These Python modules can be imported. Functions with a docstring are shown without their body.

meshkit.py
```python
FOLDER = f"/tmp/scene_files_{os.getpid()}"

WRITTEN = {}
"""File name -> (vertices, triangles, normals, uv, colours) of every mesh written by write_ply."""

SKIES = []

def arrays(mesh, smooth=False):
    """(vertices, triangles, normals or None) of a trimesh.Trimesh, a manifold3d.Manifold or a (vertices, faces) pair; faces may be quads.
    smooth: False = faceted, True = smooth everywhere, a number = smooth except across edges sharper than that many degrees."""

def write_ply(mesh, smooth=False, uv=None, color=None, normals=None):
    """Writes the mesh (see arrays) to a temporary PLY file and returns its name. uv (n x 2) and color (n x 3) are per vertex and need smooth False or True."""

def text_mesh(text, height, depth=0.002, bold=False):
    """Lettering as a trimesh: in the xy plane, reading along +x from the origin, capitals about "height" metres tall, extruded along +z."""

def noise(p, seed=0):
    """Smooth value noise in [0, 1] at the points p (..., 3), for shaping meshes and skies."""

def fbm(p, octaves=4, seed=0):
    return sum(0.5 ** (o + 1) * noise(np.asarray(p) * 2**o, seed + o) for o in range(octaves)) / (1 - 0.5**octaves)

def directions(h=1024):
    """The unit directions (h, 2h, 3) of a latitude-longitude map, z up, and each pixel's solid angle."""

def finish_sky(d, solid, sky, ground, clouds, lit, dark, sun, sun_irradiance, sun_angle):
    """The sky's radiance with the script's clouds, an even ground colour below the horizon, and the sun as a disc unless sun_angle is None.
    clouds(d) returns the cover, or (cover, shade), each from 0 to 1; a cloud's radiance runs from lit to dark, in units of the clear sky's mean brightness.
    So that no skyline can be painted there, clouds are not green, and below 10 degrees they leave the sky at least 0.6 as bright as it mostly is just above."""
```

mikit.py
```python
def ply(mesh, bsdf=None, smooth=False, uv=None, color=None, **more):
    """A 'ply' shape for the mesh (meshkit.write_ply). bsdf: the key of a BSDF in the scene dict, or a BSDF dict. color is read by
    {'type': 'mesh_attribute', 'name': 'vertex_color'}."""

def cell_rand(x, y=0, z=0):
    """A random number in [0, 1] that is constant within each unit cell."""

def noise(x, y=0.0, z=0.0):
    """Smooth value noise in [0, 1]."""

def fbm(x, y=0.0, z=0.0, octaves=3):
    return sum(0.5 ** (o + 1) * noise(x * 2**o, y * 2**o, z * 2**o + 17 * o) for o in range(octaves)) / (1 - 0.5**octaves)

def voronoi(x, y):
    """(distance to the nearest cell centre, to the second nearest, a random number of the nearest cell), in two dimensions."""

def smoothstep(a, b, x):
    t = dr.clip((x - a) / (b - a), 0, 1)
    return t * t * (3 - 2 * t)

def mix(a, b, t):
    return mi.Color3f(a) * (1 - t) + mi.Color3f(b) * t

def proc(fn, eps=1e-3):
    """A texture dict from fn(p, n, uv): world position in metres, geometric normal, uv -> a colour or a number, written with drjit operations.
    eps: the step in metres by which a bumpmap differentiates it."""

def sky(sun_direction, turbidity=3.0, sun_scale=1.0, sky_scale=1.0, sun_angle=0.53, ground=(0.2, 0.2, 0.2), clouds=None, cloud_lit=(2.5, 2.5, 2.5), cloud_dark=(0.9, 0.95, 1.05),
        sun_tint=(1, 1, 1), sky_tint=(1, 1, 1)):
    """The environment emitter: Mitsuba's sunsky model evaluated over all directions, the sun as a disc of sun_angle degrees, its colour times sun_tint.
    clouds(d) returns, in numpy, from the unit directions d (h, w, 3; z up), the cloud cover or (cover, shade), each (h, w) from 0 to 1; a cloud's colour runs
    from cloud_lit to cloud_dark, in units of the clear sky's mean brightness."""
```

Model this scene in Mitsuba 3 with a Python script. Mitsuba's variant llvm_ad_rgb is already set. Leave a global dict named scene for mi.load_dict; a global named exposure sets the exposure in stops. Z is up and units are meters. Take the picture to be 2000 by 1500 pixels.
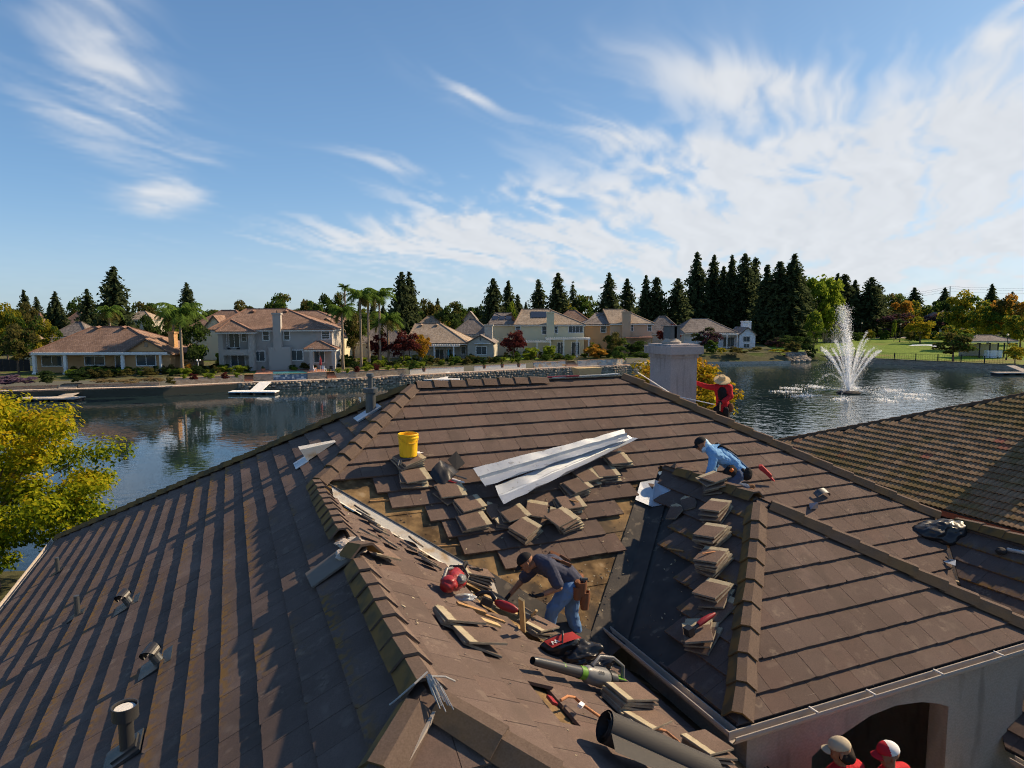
import math, random
import numpy as np, trimesh, drjit as dr, mitsuba as mi
import manifold3d as m3
import shapely.geometry as sg
import shapely.ops as so
import mikit, meshkit
from mikit import noise, fbm, mix, smoothstep, cell_rand

T = mi.ScalarTransform4f
scene, labels = {}, {}
rng = np.random.default_rng(7)

# ------------------------------------------------------------------ camera, sky, sun, exposure
# x runs along the roofers' main ridge (east), y is north, z = 0 is the level of the garden pads round the lake
ZA = 7.13                                   # height of the main ridge
CAM = np.array([-3.195, -12.404, ZA + 1.272])
YAW, PITCH, ROLL, FOC = 0.39664, 0.1012, -0.0024, 1312.3
FH = np.array([math.sin(YAW), math.cos(YAW), 0.0]); RH = np.array([math.cos(YAW), -math.sin(YAW), 0.0])
FW = FH * math.cos(PITCH) - np.array([0, 0, math.sin(PITCH)])
_U = np.cross(RH, FW)
RW = RH * math.cos(ROLL) + _U * math.sin(ROLL); UW = _U * math.cos(ROLL) - RH * math.sin(ROLL)
scene['camera'] = {'type': 'perspective', 'fov': math.degrees(2 * math.atan(1000 / FOC)), 'fov_axis': 'x', 'near_clip': 0.1, 'far_clip': 6000.0,
                   'to_world': T().look_at(origin=CAM.tolist(), target=(CAM + FW).tolist(), up=UW.tolist())}
exposure = 1.85
SUN_AZ, SUN_EL = math.radians(2.0), math.radians(35.3)
SUN = (math.cos(SUN_EL) * math.cos(SUN_AZ), math.cos(SUN_EL) * math.sin(SUN_AZ), math.sin(SUN_EL))


def sky_clouds(d):
    """Thin high cirrus: long wind-drawn streaks, thick towards the sun's side, a few loose wisps elsewhere."""
    rel = np.arctan2(d[..., 0], d[..., 1]) - YAW
    az = np.degrees((rel + np.pi) % (2 * np.pi) - np.pi)
    el = np.degrees(np.arcsin(np.clip(d[..., 2], -1, 1)))
    h = np.maximum(d[..., 2], 0.0) + 0.11
    q = np.stack([d[..., 0] / h, d[..., 1] / h, np.zeros_like(h)], -1)
    ca, sa = math.cos(0.72), math.sin(0.72)
    w = np.stack([q[..., 0] * ca + q[..., 1] * sa, -q[..., 0] * sa + q[..., 1] * ca, q[..., 2]], -1)
    warp = np.stack([meshkit.fbm(w * 1.1 + 3, 4, 1), meshkit.fbm(w * 1.1 + 9, 4, 2), 0 * h], -1) - 0.5
    w2 = w + warp * np.array([0.95, 0.6, 0])
    streak = meshkit.fbm(w2 * np.array([1.1, 4.2, 1]), 6, 3)
    fine = meshkit.fbm(w2 * np.array([3.6, 15.0, 1]) + 4, 6, 4)
    puff = meshkit.fbm(w2 * np.array([2.6, 3.4, 1]) + 8, 6, 5)

    def blob(a0, e0, ra, re, tilt=0.0):
        x, y = az - a0, el - e0
        t = math.radians(tilt); x, y = x * math.cos(t) + y * math.sin(t), -x * math.sin(t) + y * math.cos(t)
        return np.exp(-(x / ra) ** 2 - (y / re) ** 2)

    def sm(a, b, x):
        t = np.clip((x - a) / (b - a), 0, 1)
        return t * t * (3 - 2 * t)

    big = 1.0 * blob(32, 9.5, 24, 6.2, 12) + 0.9 * blob(72, 13, 34, 13) + 0.62 * blob(6, 8.0, 15, 3.6, -3) + 0.55 * blob(-8, 6.0, 13, 2.0, -2) + 0.6 * blob(12, 13.2, 10, 1.8, -16)
    big = big + 0.6 * blob(20, 16.8, 12, 2.2, -14) + 0.75 * blob(30, 27.5, 16, 1.5) + 0.45 * blob(38, 20, 8, 4, 30) + 0.5 * blob(-3, 17.5, 4, 0.9, -20) + 0.4 * blob(-9, 12.2, 5, 0.8, -10)
    wisp = 0.85 * blob(-30, 17.5, 3.6, 5.6, 22) + 0.75 * blob(-33.5, 13.6, 5.5, 1.5, -28) + 0.95 * blob(-26.5, 8.6, 3.0, 1.4, 8) + 0.45 * blob(-24, 12, 3, 1.2) + 0.4 * blob(-32, 24, 5, 2.2)
    wisp = wisp + 0.42 * blob(-140, 22, 60, 12) + 0.4 * blob(130, 30, 50, 14)
    base = 0.60 * streak + 0.24 * puff + 0.42 * fine - 0.06
    c = sm(0.53, 0.86, base + 0.30 * big - 0.06) * np.clip(big * 1.7, 0, 1)
    c2 = sm(0.34, 0.82, 0.45 * puff + 0.3 * streak + 0.40 * fine - 0.04 + 0.30 * wisp - 0.16) * np.clip(wisp * 1.3, 0, 1)
    milk = 0.42 * blob(48, 5, 30, 7) + 0.24 * blob(20, 3, 40, 5) + 0.40 * np.exp(-(el / 5.0) ** 2)
    cover = np.clip(c * 0.95 + c2 * 0.85 + milk * 0.7, 0, 0.95)
    return cover, 0.25 + 0.35 * (1 - fine)


scene['sky'] = mikit.sky(SUN, turbidity=2.6, clouds=sky_clouds, cloud_lit=(2.95, 3.02, 3.12), cloud_dark=(1.75, 1.86, 2.02), sun_scale=1.3, sun_tint=(1.0, 0.955, 0.885), sky_tint=(0.94, 1.07, 1.18), ground=(0.12, 0.12, 0.1))


# ------------------------------------------------------------------ helpers
def numbered(k):
    if k not in scene and k not in labels:
        return k
    i = _count.get(k, 0) + 1
    while f'{k}_{i:03d}' in scene or f'{k}_{i:03d}' in labels:
        i += 1
    _count[k] = i
    return f'{k}_{i:03d}'


_count = {}


def thing(name, label, cat, group=None):
    k = numbered(name); labels[k] = {'label': label, 'category': cat}
    if group: labels[k]['group'] = group
    return k


def part(parent, name, mesh, bsdf, smooth=False, **kw):
    k = numbered(parent + '__' + name if parent else name)
    scene[k] = mikit.ply(mesh, bsdf, smooth=smooth, **kw)
    return k


def struct(name, mesh, bsdf, smooth=False, kind='structure', **kw):
    k = part(None, name, mesh, bsdf, smooth, **kw); labels.setdefault(k, {})['kind'] = kind
    return k


def ray(u, v):
    d = FW + RW * (u - 1000) / FOC - UW * (v - 750) / FOC
    return d / np.linalg.norm(d)


def at(u, v, dist):
    """The point of the pixel's sight line that lies dist metres ahead, measured level."""
    d = ray(u, v); return CAM + d * dist / (d @ FH)


def on_z(u, v, z):
    d = ray(u, v); return CAM + d * (z - CAM[2]) / d[2]


def on_plane(u, v, p0, n):
    d = ray(u, v); return CAM + d * (((p0 - CAM) @ n) / (d @ n))


def G(r, d, z=0.0):
    """A point r metres to the right of and d metres ahead of the viewpoint, at height z."""
    return CAM * [1, 1, 0] + RH * r + FH * d + np.array([0, 0, z])


def merge(ms):
    vs, fs, n = [], [], 0
    for m in ms:
        v, f = (np.asarray(m.vertices), np.asarray(m.faces)) if hasattr(m, 'vertices') else (np.asarray(m[0], float), np.asarray(m[1]))
        if f.shape[1] == 4: f = np.vstack([f[:, [0, 1, 2]], f[:, [0, 2, 3]]])
        vs.append(v); fs.append(f + n); n += len(v)
    return np.vstack(vs), np.vstack(fs)


BOXF = np.array([[0, 2, 3, 1], [4, 5, 7, 6], [0, 1, 5, 4], [2, 6, 7, 3], [0, 4, 6, 2], [1, 3, 7, 5]])


def box(x0, x1, y0, y1, z0, z1):
    v = np.array([[x, y, z] for x in (x0, x1) for y in (y0, y1) for z in (z0, z1)], float)
    return v, BOXF


def obox(c, ax, ay, az, sx, sy, sz):
    """A box about c with half sizes along three axes."""
    v = np.array([c + ax * x * sx + ay * y * sy + az * z * sz for x in (-1, 1) for y in (-1, 1) for z in (-1, 1)])
    return v, BOXF


def bar(a, b, w, h=None, up=(0, 0, 1)):
    a, b = np.asarray(a, float), np.asarray(b, float); d = b - a; L = np.linalg.norm(d); d = d / L
    s = np.cross(d, up); s = s / (np.linalg.norm(s) + 1e-9) if np.linalg.norm(s) > 1e-6 else np.array([1.0, 0, 0])
    return obox((a + b) / 2, d, s, np.cross(s, d), L / 2, w / 2, (h or w) / 2)


def xf(m, M):
    v, f = (m.vertices, m.faces) if hasattr(m, 'vertices') else m
    return np.asarray(v) @ M[:3, :3].T + M[:3, 3], np.asarray(f)


def frame(o, x, y, z):
    M = np.eye(4); M[:3, 0], M[:3, 1], M[:3, 2], M[:3, 3] = x, y, z, o; return M


def tube(pts, rad, sides=8, closed=True):
    pts = np.asarray(pts, float); rad = np.broadcast_to(rad, len(pts)); vs, fs = [], []
    up = np.array([0, 0, 1.0]); ang = np.arange(sides) * 2 * np.pi / sides; s = None
    for i, p in enumerate(pts):
        d = pts[min(i + 1, len(pts) - 1)] - pts[max(i - 1, 0)]; d = d / (np.linalg.norm(d) + 1e-12)
        if s is None:
            s = np.cross(d, up if abs(d[2]) < 0.9 else [1, 0, 0])
        s = s - d * (s @ d); s = s / np.linalg.norm(s); t = np.cross(d, s)
        vs += [p + rad[i] * (math.cos(a) * s + math.sin(a) * t) for a in ang]
    for i in range(len(pts) - 1):
        for j in range(sides):
            a, b = i * sides + j, i * sides + (j + 1) % sides
            fs += [[a, b, b + sides], [a, b + sides, a + sides]]
    if closed:
        n = len(vs); vs += [pts[0], pts[-1]]; k = (len(pts) - 1) * sides
        for j in range(sides):
            fs += [[n, (j + 1) % sides, j], [n + 1, k + j, k + (j + 1) % sides]]
    return np.array(vs), np.array(fs)


def lathe(profile, sides=24, o=(0, 0, 0)):
    """Turns (radius, height) points about the upright axis through o."""
    vs, fs = [], []; o = np.asarray(o, float)
    for r, z in profile:
        vs += [o + [r * math.cos(a), r * math.sin(a), z] for a in np.arange(sides) * 2 * np.pi / sides]
    for i in range(len(profile) - 1):
        for j in range(sides):
            a, b = i * sides + j, i * sides + (j + 1) % sides
            fs += [[a, b, b + sides], [a, b + sides, a + sides]]
    return np.array(vs), np.array(fs)


def extrude(poly, z0, z1):
    m = trimesh.creation.extrude_polygon(poly, z1 - z0, engine='earcut'); return np.asarray(m.vertices) + [0, 0, z0], np.asarray(m.faces)


def ball(c, r, sub=2):
    m = trimesh.creation.icosphere(subdivisions=sub); return np.asarray(m.vertices) * r + np.asarray(c, float), np.asarray(m.faces)


def lump(c, r, seed, amp=0.25, sub=2, freq=1.5):
    v, f = ball((0, 0, 0), 1, sub); k = 1 + amp * 2 * (meshkit.fbm(v * freq + seed * 7.3, 3, seed) - 0.5)
    return v * k[:, None] * np.asarray(r) + np.asarray(c, float), f


def sheet(poly, z=0.0):
    v, f = trimesh.creation.triangulate_polygon(poly, engine='earcut'); v = np.c_[v, np.full(len(v), z)]
    nz = np.cross(v[f[:, 1]] - v[f[:, 0]], v[f[:, 2]] - v[f[:, 0]])[:, 2]; f = np.where((nz < 0)[:, None], f[:, ::-1], f)
    return v, f


# ------------------------------------------------------------------ materials
def mat(key, color, rough=0.85, spec=0.3, metal=0.0, two=True, **kw):
    c = color if isinstance(color, dict) else {'type': 'rgb', 'value': list(color)}
    b = {'type': 'principled', 'base_color': c, 'roughness': rough, 'specular': spec, 'metallic': metal, **kw}
    scene[key] = {'type': 'twosided', 'b': b} if two else b
    return key


VCOL = {'type': 'mesh_attribute', 'name': 'vertex_color'}
mat('m_paint', VCOL, 0.75, 0.3)                       # anything whose colours are given per vertex
mat('m_gloss', VCOL, 0.32, 0.5)
scene['m_leaf'] = {'type': 'twosided', 'b': {'type': 'diffuse', 'reflectance': VCOL}}
scene['m_leaf_thin'] = {'type': 'principledthin', 'base_color': VCOL, 'roughness': 0.6, 'spec_trans': 0.0, 'diff_trans': 1.05, 'spec_tint': 0.0, 'eta': 1.3}


def f_tile(p, n, uv):
    i, j = dr.floor(uv.x / 8), dr.floor(uv.y / 8)
    t = cell_rand(i, j, 1); hue = cell_rand(i, j, 5)
    c = mix((0.106, 0.078, 0.067), (0.128, 0.095, 0.082), t) * (0.92 + 0.16 * hue)
    c = mix(c, (0.125, 0.08, 0.066), 0.35 * smoothstep(0.8, 1.0, hue))
    blot = fbm(p.x * 1.3, p.y * 1.3, p.z * 1.3)
    c = c * (0.78 + 0.45 * blot)
    grit = noise(p.x * 130, p.y * 130, p.z * 130)
    c = c * (0.84 + 0.32 * grit)
    c = mix(c, (0.085, 0.066, 0.056), 0.5 * smoothstep(0.56, 0.75, fbm(p.x * 3.1, p.y * 3.1 + 5, p.z * 0.8)))
    c = mix(c, (0.20, 0.16, 0.13), 0.35 * smoothstep(0.6, 0.85, fbm(p.x * 9 + 2, p.y * 9, p.z * 2.5)))
    scuff = smoothstep(0.62, 0.8, fbm(p.x * 5 + 4, p.y * 5, p.z * 9)) * smoothstep(0.35, 0.8, noise(p.x * 40, p.y * 40, p.z * 40))
    c = mix(c, (0.27, 0.22, 0.17), 0.35 * scuff)
    side = smoothstep(0.12, 0.42, -n.x) * smoothstep(0.44, 0.66, fbm(p.x * 1.7, p.y * 0.8 + 3, p.z * 2))     # lichen likes the lake side
    edge = uv.y - dr.floor(uv.y / 8) * 8
    c = mix(c, (0.21, 0.115, 0.022), 0.75 * side * smoothstep(0.20, 0.37, edge) * smoothstep(0.35, 0.65, noise(p.x * 25, p.y * 25, p.z * 25)))
    return c


mat('m_tile', mikit.proc(f_tile), 0.93, 0.12)


def f_cap(p, n, uv):
    c = mix((0.097, 0.071, 0.057), (0.130, 0.096, 0.078), fbm(p.x * 3, p.y * 3, p.z * 3)) * (0.8 + 0.4 * noise(p.x * 110, p.y * 110, p.z * 110))
    west = smoothstep(0.18, 0.6, -n.x + 0.35 * (fbm(p.x * 2.3, p.y * 2.3, p.z * 2.3) - 0.5))
    ochre = smoothstep(0.30, 0.62, fbm(p.x * 6 + 1, p.y * 6, p.z * 6))
    c = mix(c, mix((0.10, 0.072, 0.026), (0.23, 0.128, 0.026), ochre), 0.62 * west)
    return c


mat('m_cap', mikit.proc(f_cap), 0.94, 0.12)


def f_felt(p, n, uv):
    a = fbm(p.x * 1.6, p.y * 1.6, p.z * 1.6, 4); b = fbm(p.x * 7 + 3, p.y * 7, p.z * 7, 4)
    c = mix((0.075, 0.05, 0.028), (0.27, 0.18, 0.088), smoothstep(0.36, 0.66, 0.5 * a + 0.5 * b))
    c = mix(c, (0.055, 0.048, 0.042), smoothstep(0.52, 0.72, fbm(p.x * 2.4 + 7, p.y * 2.4, p.z * 2.4)) * 0.75)
    return mix(c, (0.36, 0.29, 0.2), 0.5 * smoothstep(0.62, 0.8, b))


mat('m_felt', mikit.proc(f_felt), 0.95, 0.15)


def f_blackfelt(p, n, uv):
    b = fbm(p.x * 5, p.y * 5, p.z * 5, 4)
    c = mix((0.035, 0.034, 0.036), (0.085, 0.078, 0.07), b)
    return mix(c, (0.2, 0.17, 0.13), 0.5 * smoothstep(0.64, 0.8, fbm(p.x * 9 + 2, p.y * 9, p.z * 9)))


mat('m_blackfelt', mikit.proc(f_blackfelt), 0.9, 0.2)


def f_valley(p, n, uv):
    b = fbm(p.x * 6, p.y * 6, p.z * 6, 4); a = fbm(p.x * 1.8 + 2, p.y * 1.8, p.z * 1.8)
    c = mix((0.42, 0.41, 0.37), (0.62, 0.60, 0.55), b)
    c = mix(c, (0.34, 0.22, 0.09), 0.85 * smoothstep(0.50, 0.72, 0.5 * a + 0.5 * b))
    return c


mat('m_valley', mikit.proc(f_valley), 0.6, 0.4)


def f_zinc(p, n, uv):
    b = fbm(p.x * 4, p.y * 4, p.z * 4, 4)
    c = mix((0.34, 0.38, 0.43), (0.52, 0.56, 0.61), b)
    return mix(c, (0.2, 0.19, 0.18), 0.55 * smoothstep(0.66, 0.78, fbm(p.x * 17 + 5, p.y * 17, p.z * 17)))


mat('m_zinc', mikit.proc(f_zinc), 0.42, 0.5, 0.55)


def f_stucco(p, n, uv):
    a = fbm(p.x * 1.1, p.y * 1.1, p.z * 0.5); g = noise(p.x * 55, p.y * 55, p.z * 55)
    c = mix((0.33, 0.275, 0.22), (0.43, 0.365, 0.295), a) * (0.86 + 0.26 * g)
    return mix(c, (0.14, 0.115, 0.09), 0.45 * smoothstep(0.55, 0.75, fbm(p.x * 5, p.y * 5, p.z * 0.9)))


mat('m_stucco', mikit.proc(f_stucco), 0.95, 0.1)


def f_chimney(p, n, uv):
    a = fbm(p.x * 2.2, p.y * 2.2, p.z * 2.2); g = noise(p.x * 60, p.y * 60, p.z * 60)
    c = mix((0.30, 0.265, 0.26), (0.42, 0.38, 0.37), a) * (0.88 + 0.24 * g)
    c = mix(c, (0.2, 0.18, 0.175), 0.5 * smoothstep(0.52, 0.75, fbm(p.x * 12, p.y * 12, p.z * 1.2)))
    return mix(c, (0.55, 0.53, 0.52), 0.6 * smoothstep(0.70, 0.80, fbm(p.x * 10 + 3, p.y * 10, p.z * 5)))


mat('m_chimney', mikit.proc(f_chimney), 0.95, 0.1)


def f_far_roof(c0, c1, barrel):
    def fn(p, n, uv):
        row = dr.floor(uv.y / 0.36); f = uv.y / 0.36 - row
        col = uv.x / 0.30 + 0.5 * (row - 2 * dr.floor(row / 2)); cc = dr.floor(col); g = col - cc
        c = mix(c0, c1, cell_rand(cc, row, 3)) * (0.78 + 0.44 * fbm(uv.x * 0.5, uv.y * 0.5))
        gap = smoothstep(0.80, 0.93, f)
        if barrel: gap = dr.maximum(gap, smoothstep(0.74, 0.9, g) * 0.8)
        return c * (1 - 0.55 * gap)
    return mikit.proc(fn)


mat('m_roof_red', f_far_roof((0.21, 0.135, 0.10), (0.31, 0.205, 0.155), True), 0.9, 0.15)
mat('m_roof_tan', f_far_roof((0.27, 0.21, 0.155), (0.38, 0.31, 0.24), False), 0.9, 0.15)
mat('m_roof_grey', f_far_roof((0.15, 0.13, 0.12), (0.27, 0.235, 0.21), False), 0.9, 0.15)


def f_water(p, n, uv):
    r = dr.sqrt(dr.square(p.x - FOUNT[0]) + dr.square(p.y - FOUNT[1]))
    k = smoothstep(66, 30, r)
    calm = 0.0042 * (noise(p.x * 1.1 + 0.5 * p.y, p.y * 2.4 - 0.3 * p.x) + 0.45 * noise(p.x * 2.9, p.y * 5.4 + p.x * 0.6))
    chop = 0.030 * noise(p.x * 1.2 + 3, p.y * 1.3) + 0.016 * noise(p.x * 2.7 - p.y, p.y * 2.5 + p.x) + 0.006 * noise(p.x * 6, p.y * 6)
    ring = 0.006 * dr.sin(r * 2.2 + 3 * noise(p.x * 0.3, p.y * 0.3)) * dr.exp(-r / 30)
    return calm + k * (chop * (0.45 + 0.9 * noise(p.x * 0.07, p.y * 0.07 + 3)) + ring)


FOUNT = at(1657, 768, 94.5)
scene['m_water'] = {'type': 'bumpmap', 'arbitrary': mikit.proc(f_water, 0.03), 'scale': 1.0,
                    'b': {'type': 'principled', 'base_color': {'type': 'rgb', 'value': [0.010, 0.020, 0.024]}, 'roughness': 0.02, 'specular': 0.5}}


def f_lawn(p, n, uv):
    a = fbm(p.x * 0.25, p.y * 0.25); b = noise(p.x * 3, p.y * 3)
    c = mix((0.10, 0.16, 0.022), (0.18, 0.25, 0.042), a) * (0.8 + 0.4 * b)
    return mix(c, (0.22, 0.15, 0.07), 0.6 * smoothstep(0.62, 0.8, fbm(p.x * 0.12 + 5, p.y * 0.12)))


mat('m_lawn', mikit.proc(f_lawn), 0.95, 0.1)


def f_soil(p, n, uv):
    a = fbm(p.x * 0.35, p.y * 0.35); b = noise(p.x * 4, p.y * 4)
    c = mix((0.045, 0.052, 0.022), (0.10, 0.09, 0.05), a) * (0.7 + 0.6 * b)
    return mix(c, (0.06, 0.085, 0.02), smoothstep(0.5, 0.7, fbm(p.x * 0.2 + 9, p.y * 0.2)))


mat('m_soil', mikit.proc(f_soil), 0.95, 0.1)


def f_stone(p, n, uv):
    c = mix((0.12, 0.105, 0.085), (0.36, 0.31, 0.25), cell_rand(dr.floor(p.x / 0.5), dr.floor(p.y / 0.5), dr.floor(p.z / 0.35)))
    return c * (0.6 + 0.8 * noise(p.x * 6, p.y * 6, p.z * 6))


mat('m_stone', mikit.proc(f_stone), 0.95, 0.1)


def f_concrete(p, n, uv):
    a = fbm(p.x * 0.7, p.y * 0.7, p.z * 0.7, 4)
    return mix((0.30, 0.26, 0.22), (0.46, 0.41, 0.36), a) * (0.85 + 0.3 * noise(p.x * 9, p.y * 9, p.z * 9))


mat('m_concrete', mikit.proc(f_concrete), 0.95, 0.1)
mat('m_flue', (0.035, 0.036, 0.038), 0.4, 0.5)
for key, c in dict(m_white=(0.72, 0.71, 0.69), m_gutter=(0.36, 0.32, 0.28), m_trim=(0.62, 0.60, 0.56), m_brick=(0.36, 0.17, 0.11), m_wood=(0.34, 0.2, 0.09), m_bark=(0.14, 0.10, 0.075), m_palmbark=(0.27, 0.21, 0.15),
                   m_wall_orange=(0.50, 0.30, 0.15), m_wall_grey=(0.37, 0.34, 0.31), m_wall_cream=(0.58, 0.52, 0.36), m_wall_tan=(0.46, 0.33, 0.22), m_wall_sage=(0.42, 0.39, 0.33), m_wall_blue=(0.62, 0.66, 0.72), m_dark=(0.03, 0.03, 0.032)).items():
    mat(key, c, 0.85, 0.2)
mat('m_plastic_black', (0.02, 0.02, 0.021), 0.35, 0.5)
mat('m_bag', (0.016, 0.016, 0.018), 0.36, 0.5)
mat('m_iron', (0.10, 0.11, 0.12), 0.5, 0.5, 0.6)
mat('m_pane', (0.055, 0.075, 0.085), 0.08, 0.6)
mat('m_red', (0.26, 0.016, 0.018), 0.4, 0.5)
mat('m_yellow', (0.80, 0.46, 0.012), 0.38, 0.45)

# ------------------------------------------------------------------ the house whose roof is being worked on
TP = 0.574; PA = math.atan(TP); CP, SP = math.cos(PA), math.sin(PA)
L1, A1, B1, X2, H2_, B2, S3 = 4.661, 2.084, 8.186, 3.939, 2.40, 4.805, 4.219
X3 = L1 + S3


class Slope:
    """A roof plane: down = level direction in which it falls; it passes through the point p0."""

    def __init__(s, p0, down):
        s.p0 = np.array(p0, float); s.h = np.array([*down, 0.0]); s.a = np.array([-s.h[1], s.h[0], 0.0])
        s.d = s.h * CP - np.array([0, 0, SP]); s.n = s.h * SP + np.array([0, 0, CP])

    def P(s, t, q, n=0.0):
        return s.p0 + s.a * t + s.d * q + s.n * n

    def ts(s, x, y):
        r = np.array([x, y, 0]) - s.p0; return r @ s.a, (r @ s.h) / CP

    def poly(s, plan):
        return sg.Polygon([s.ts(x, y) for x, y in plan])

    def hit(s, u, v, n=-0.05):
        return on_plane(u, v, s.p0 + s.n * n, s.n)

    def hts(s, u, v, n=-0.05):
        p = s.hit(u, v, n); return s.ts(p[0], p[1])

    def M(s, t, q, n=-0.03, turn=0.0):
        """A frame on the slope: x along the rows, y up the slope, z off it, turned about z."""
        c, k = math.cos(turn), math.sin(turn); x, y = s.a, -s.d
        return frame(s.P(t, q, n), x * c + y * k, y * c - x * k, s.n)


SL = dict(S=Slope((0, 0, ZA), (0, -1)), W=Slope((0, 0, ZA), (-1, 0)), E1=Slope((-A1, 0, ZA - A1 * TP), (1, 0)), N=Slope((0, 0, ZA), (0, 1)), E=Slope((L1, 0, ZA), (1, 0)),
          W2=Slope((X2, 0, ZA - H2_ * TP), (-1, 0)), E2=Slope((X2, 0, ZA - H2_ * TP), (1, 0)), S2=Slope((X2, -B2, ZA - H2_ * TP), (0, -1)),
          S1=Slope((-A1, -B1, ZA - A1 * TP), (0, -1)), W3=Slope((X3, 0, ZA - S3 * TP), (-1, 0)))
EX = 5.75
PLAN = dict(S=[(0, 0), (L1, 0), (X3, -S3), (6.65, -6.45), (6.45, -6.45), (6.45, -4.91), (X2, -H2_), (1.09, -5.25), (-A1, -A1)],
            W=[(0, 0), (-A1, -A1), (-A1, -B1), (-7.5, -B1 - 7.5 + A1), (-7.5, 7.5)],
            E1=[(-A1, -A1), (1.09, -5.25), (1.72, -5.25), (1.72, -B1 - 1.72 - A1), (-A1, -B1)],
            N=[(0, 0), (-7.5, 7.5), (L1 + 6.8, 7.5), (L1 + 6.8, 6.8), (L1, 0)], E=[(L1, 0), (L1 + 6.8, 6.8), (L1 + 6.8, -14), (X3, -14), (X3, -S3)],
            W2=[(X2, -H2_), (X2, -B2), (1.38, -7.364), (1.38, -4.96)], S2=[(X2, -B2), (6.5, -7.364), (1.38, -7.364)], E2=[(X2, -H2_), (6.5, -4.96), (6.5, -7.364), (X2, -B2)],
            S1=[(-A1, -B1), (1.72, -B1 - 1.72 - A1), (1.72, -13.6), (-7.5, -13.6)], W3=[(X3, -S3), (X3, -14), (EX, -14), (EX, -S3 - X3 + EX)])
WT = 0.332


def lies(M, x, y):
    return M[:3, 3] + M[:3, 0] * x + M[:3, 1] * y


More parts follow.
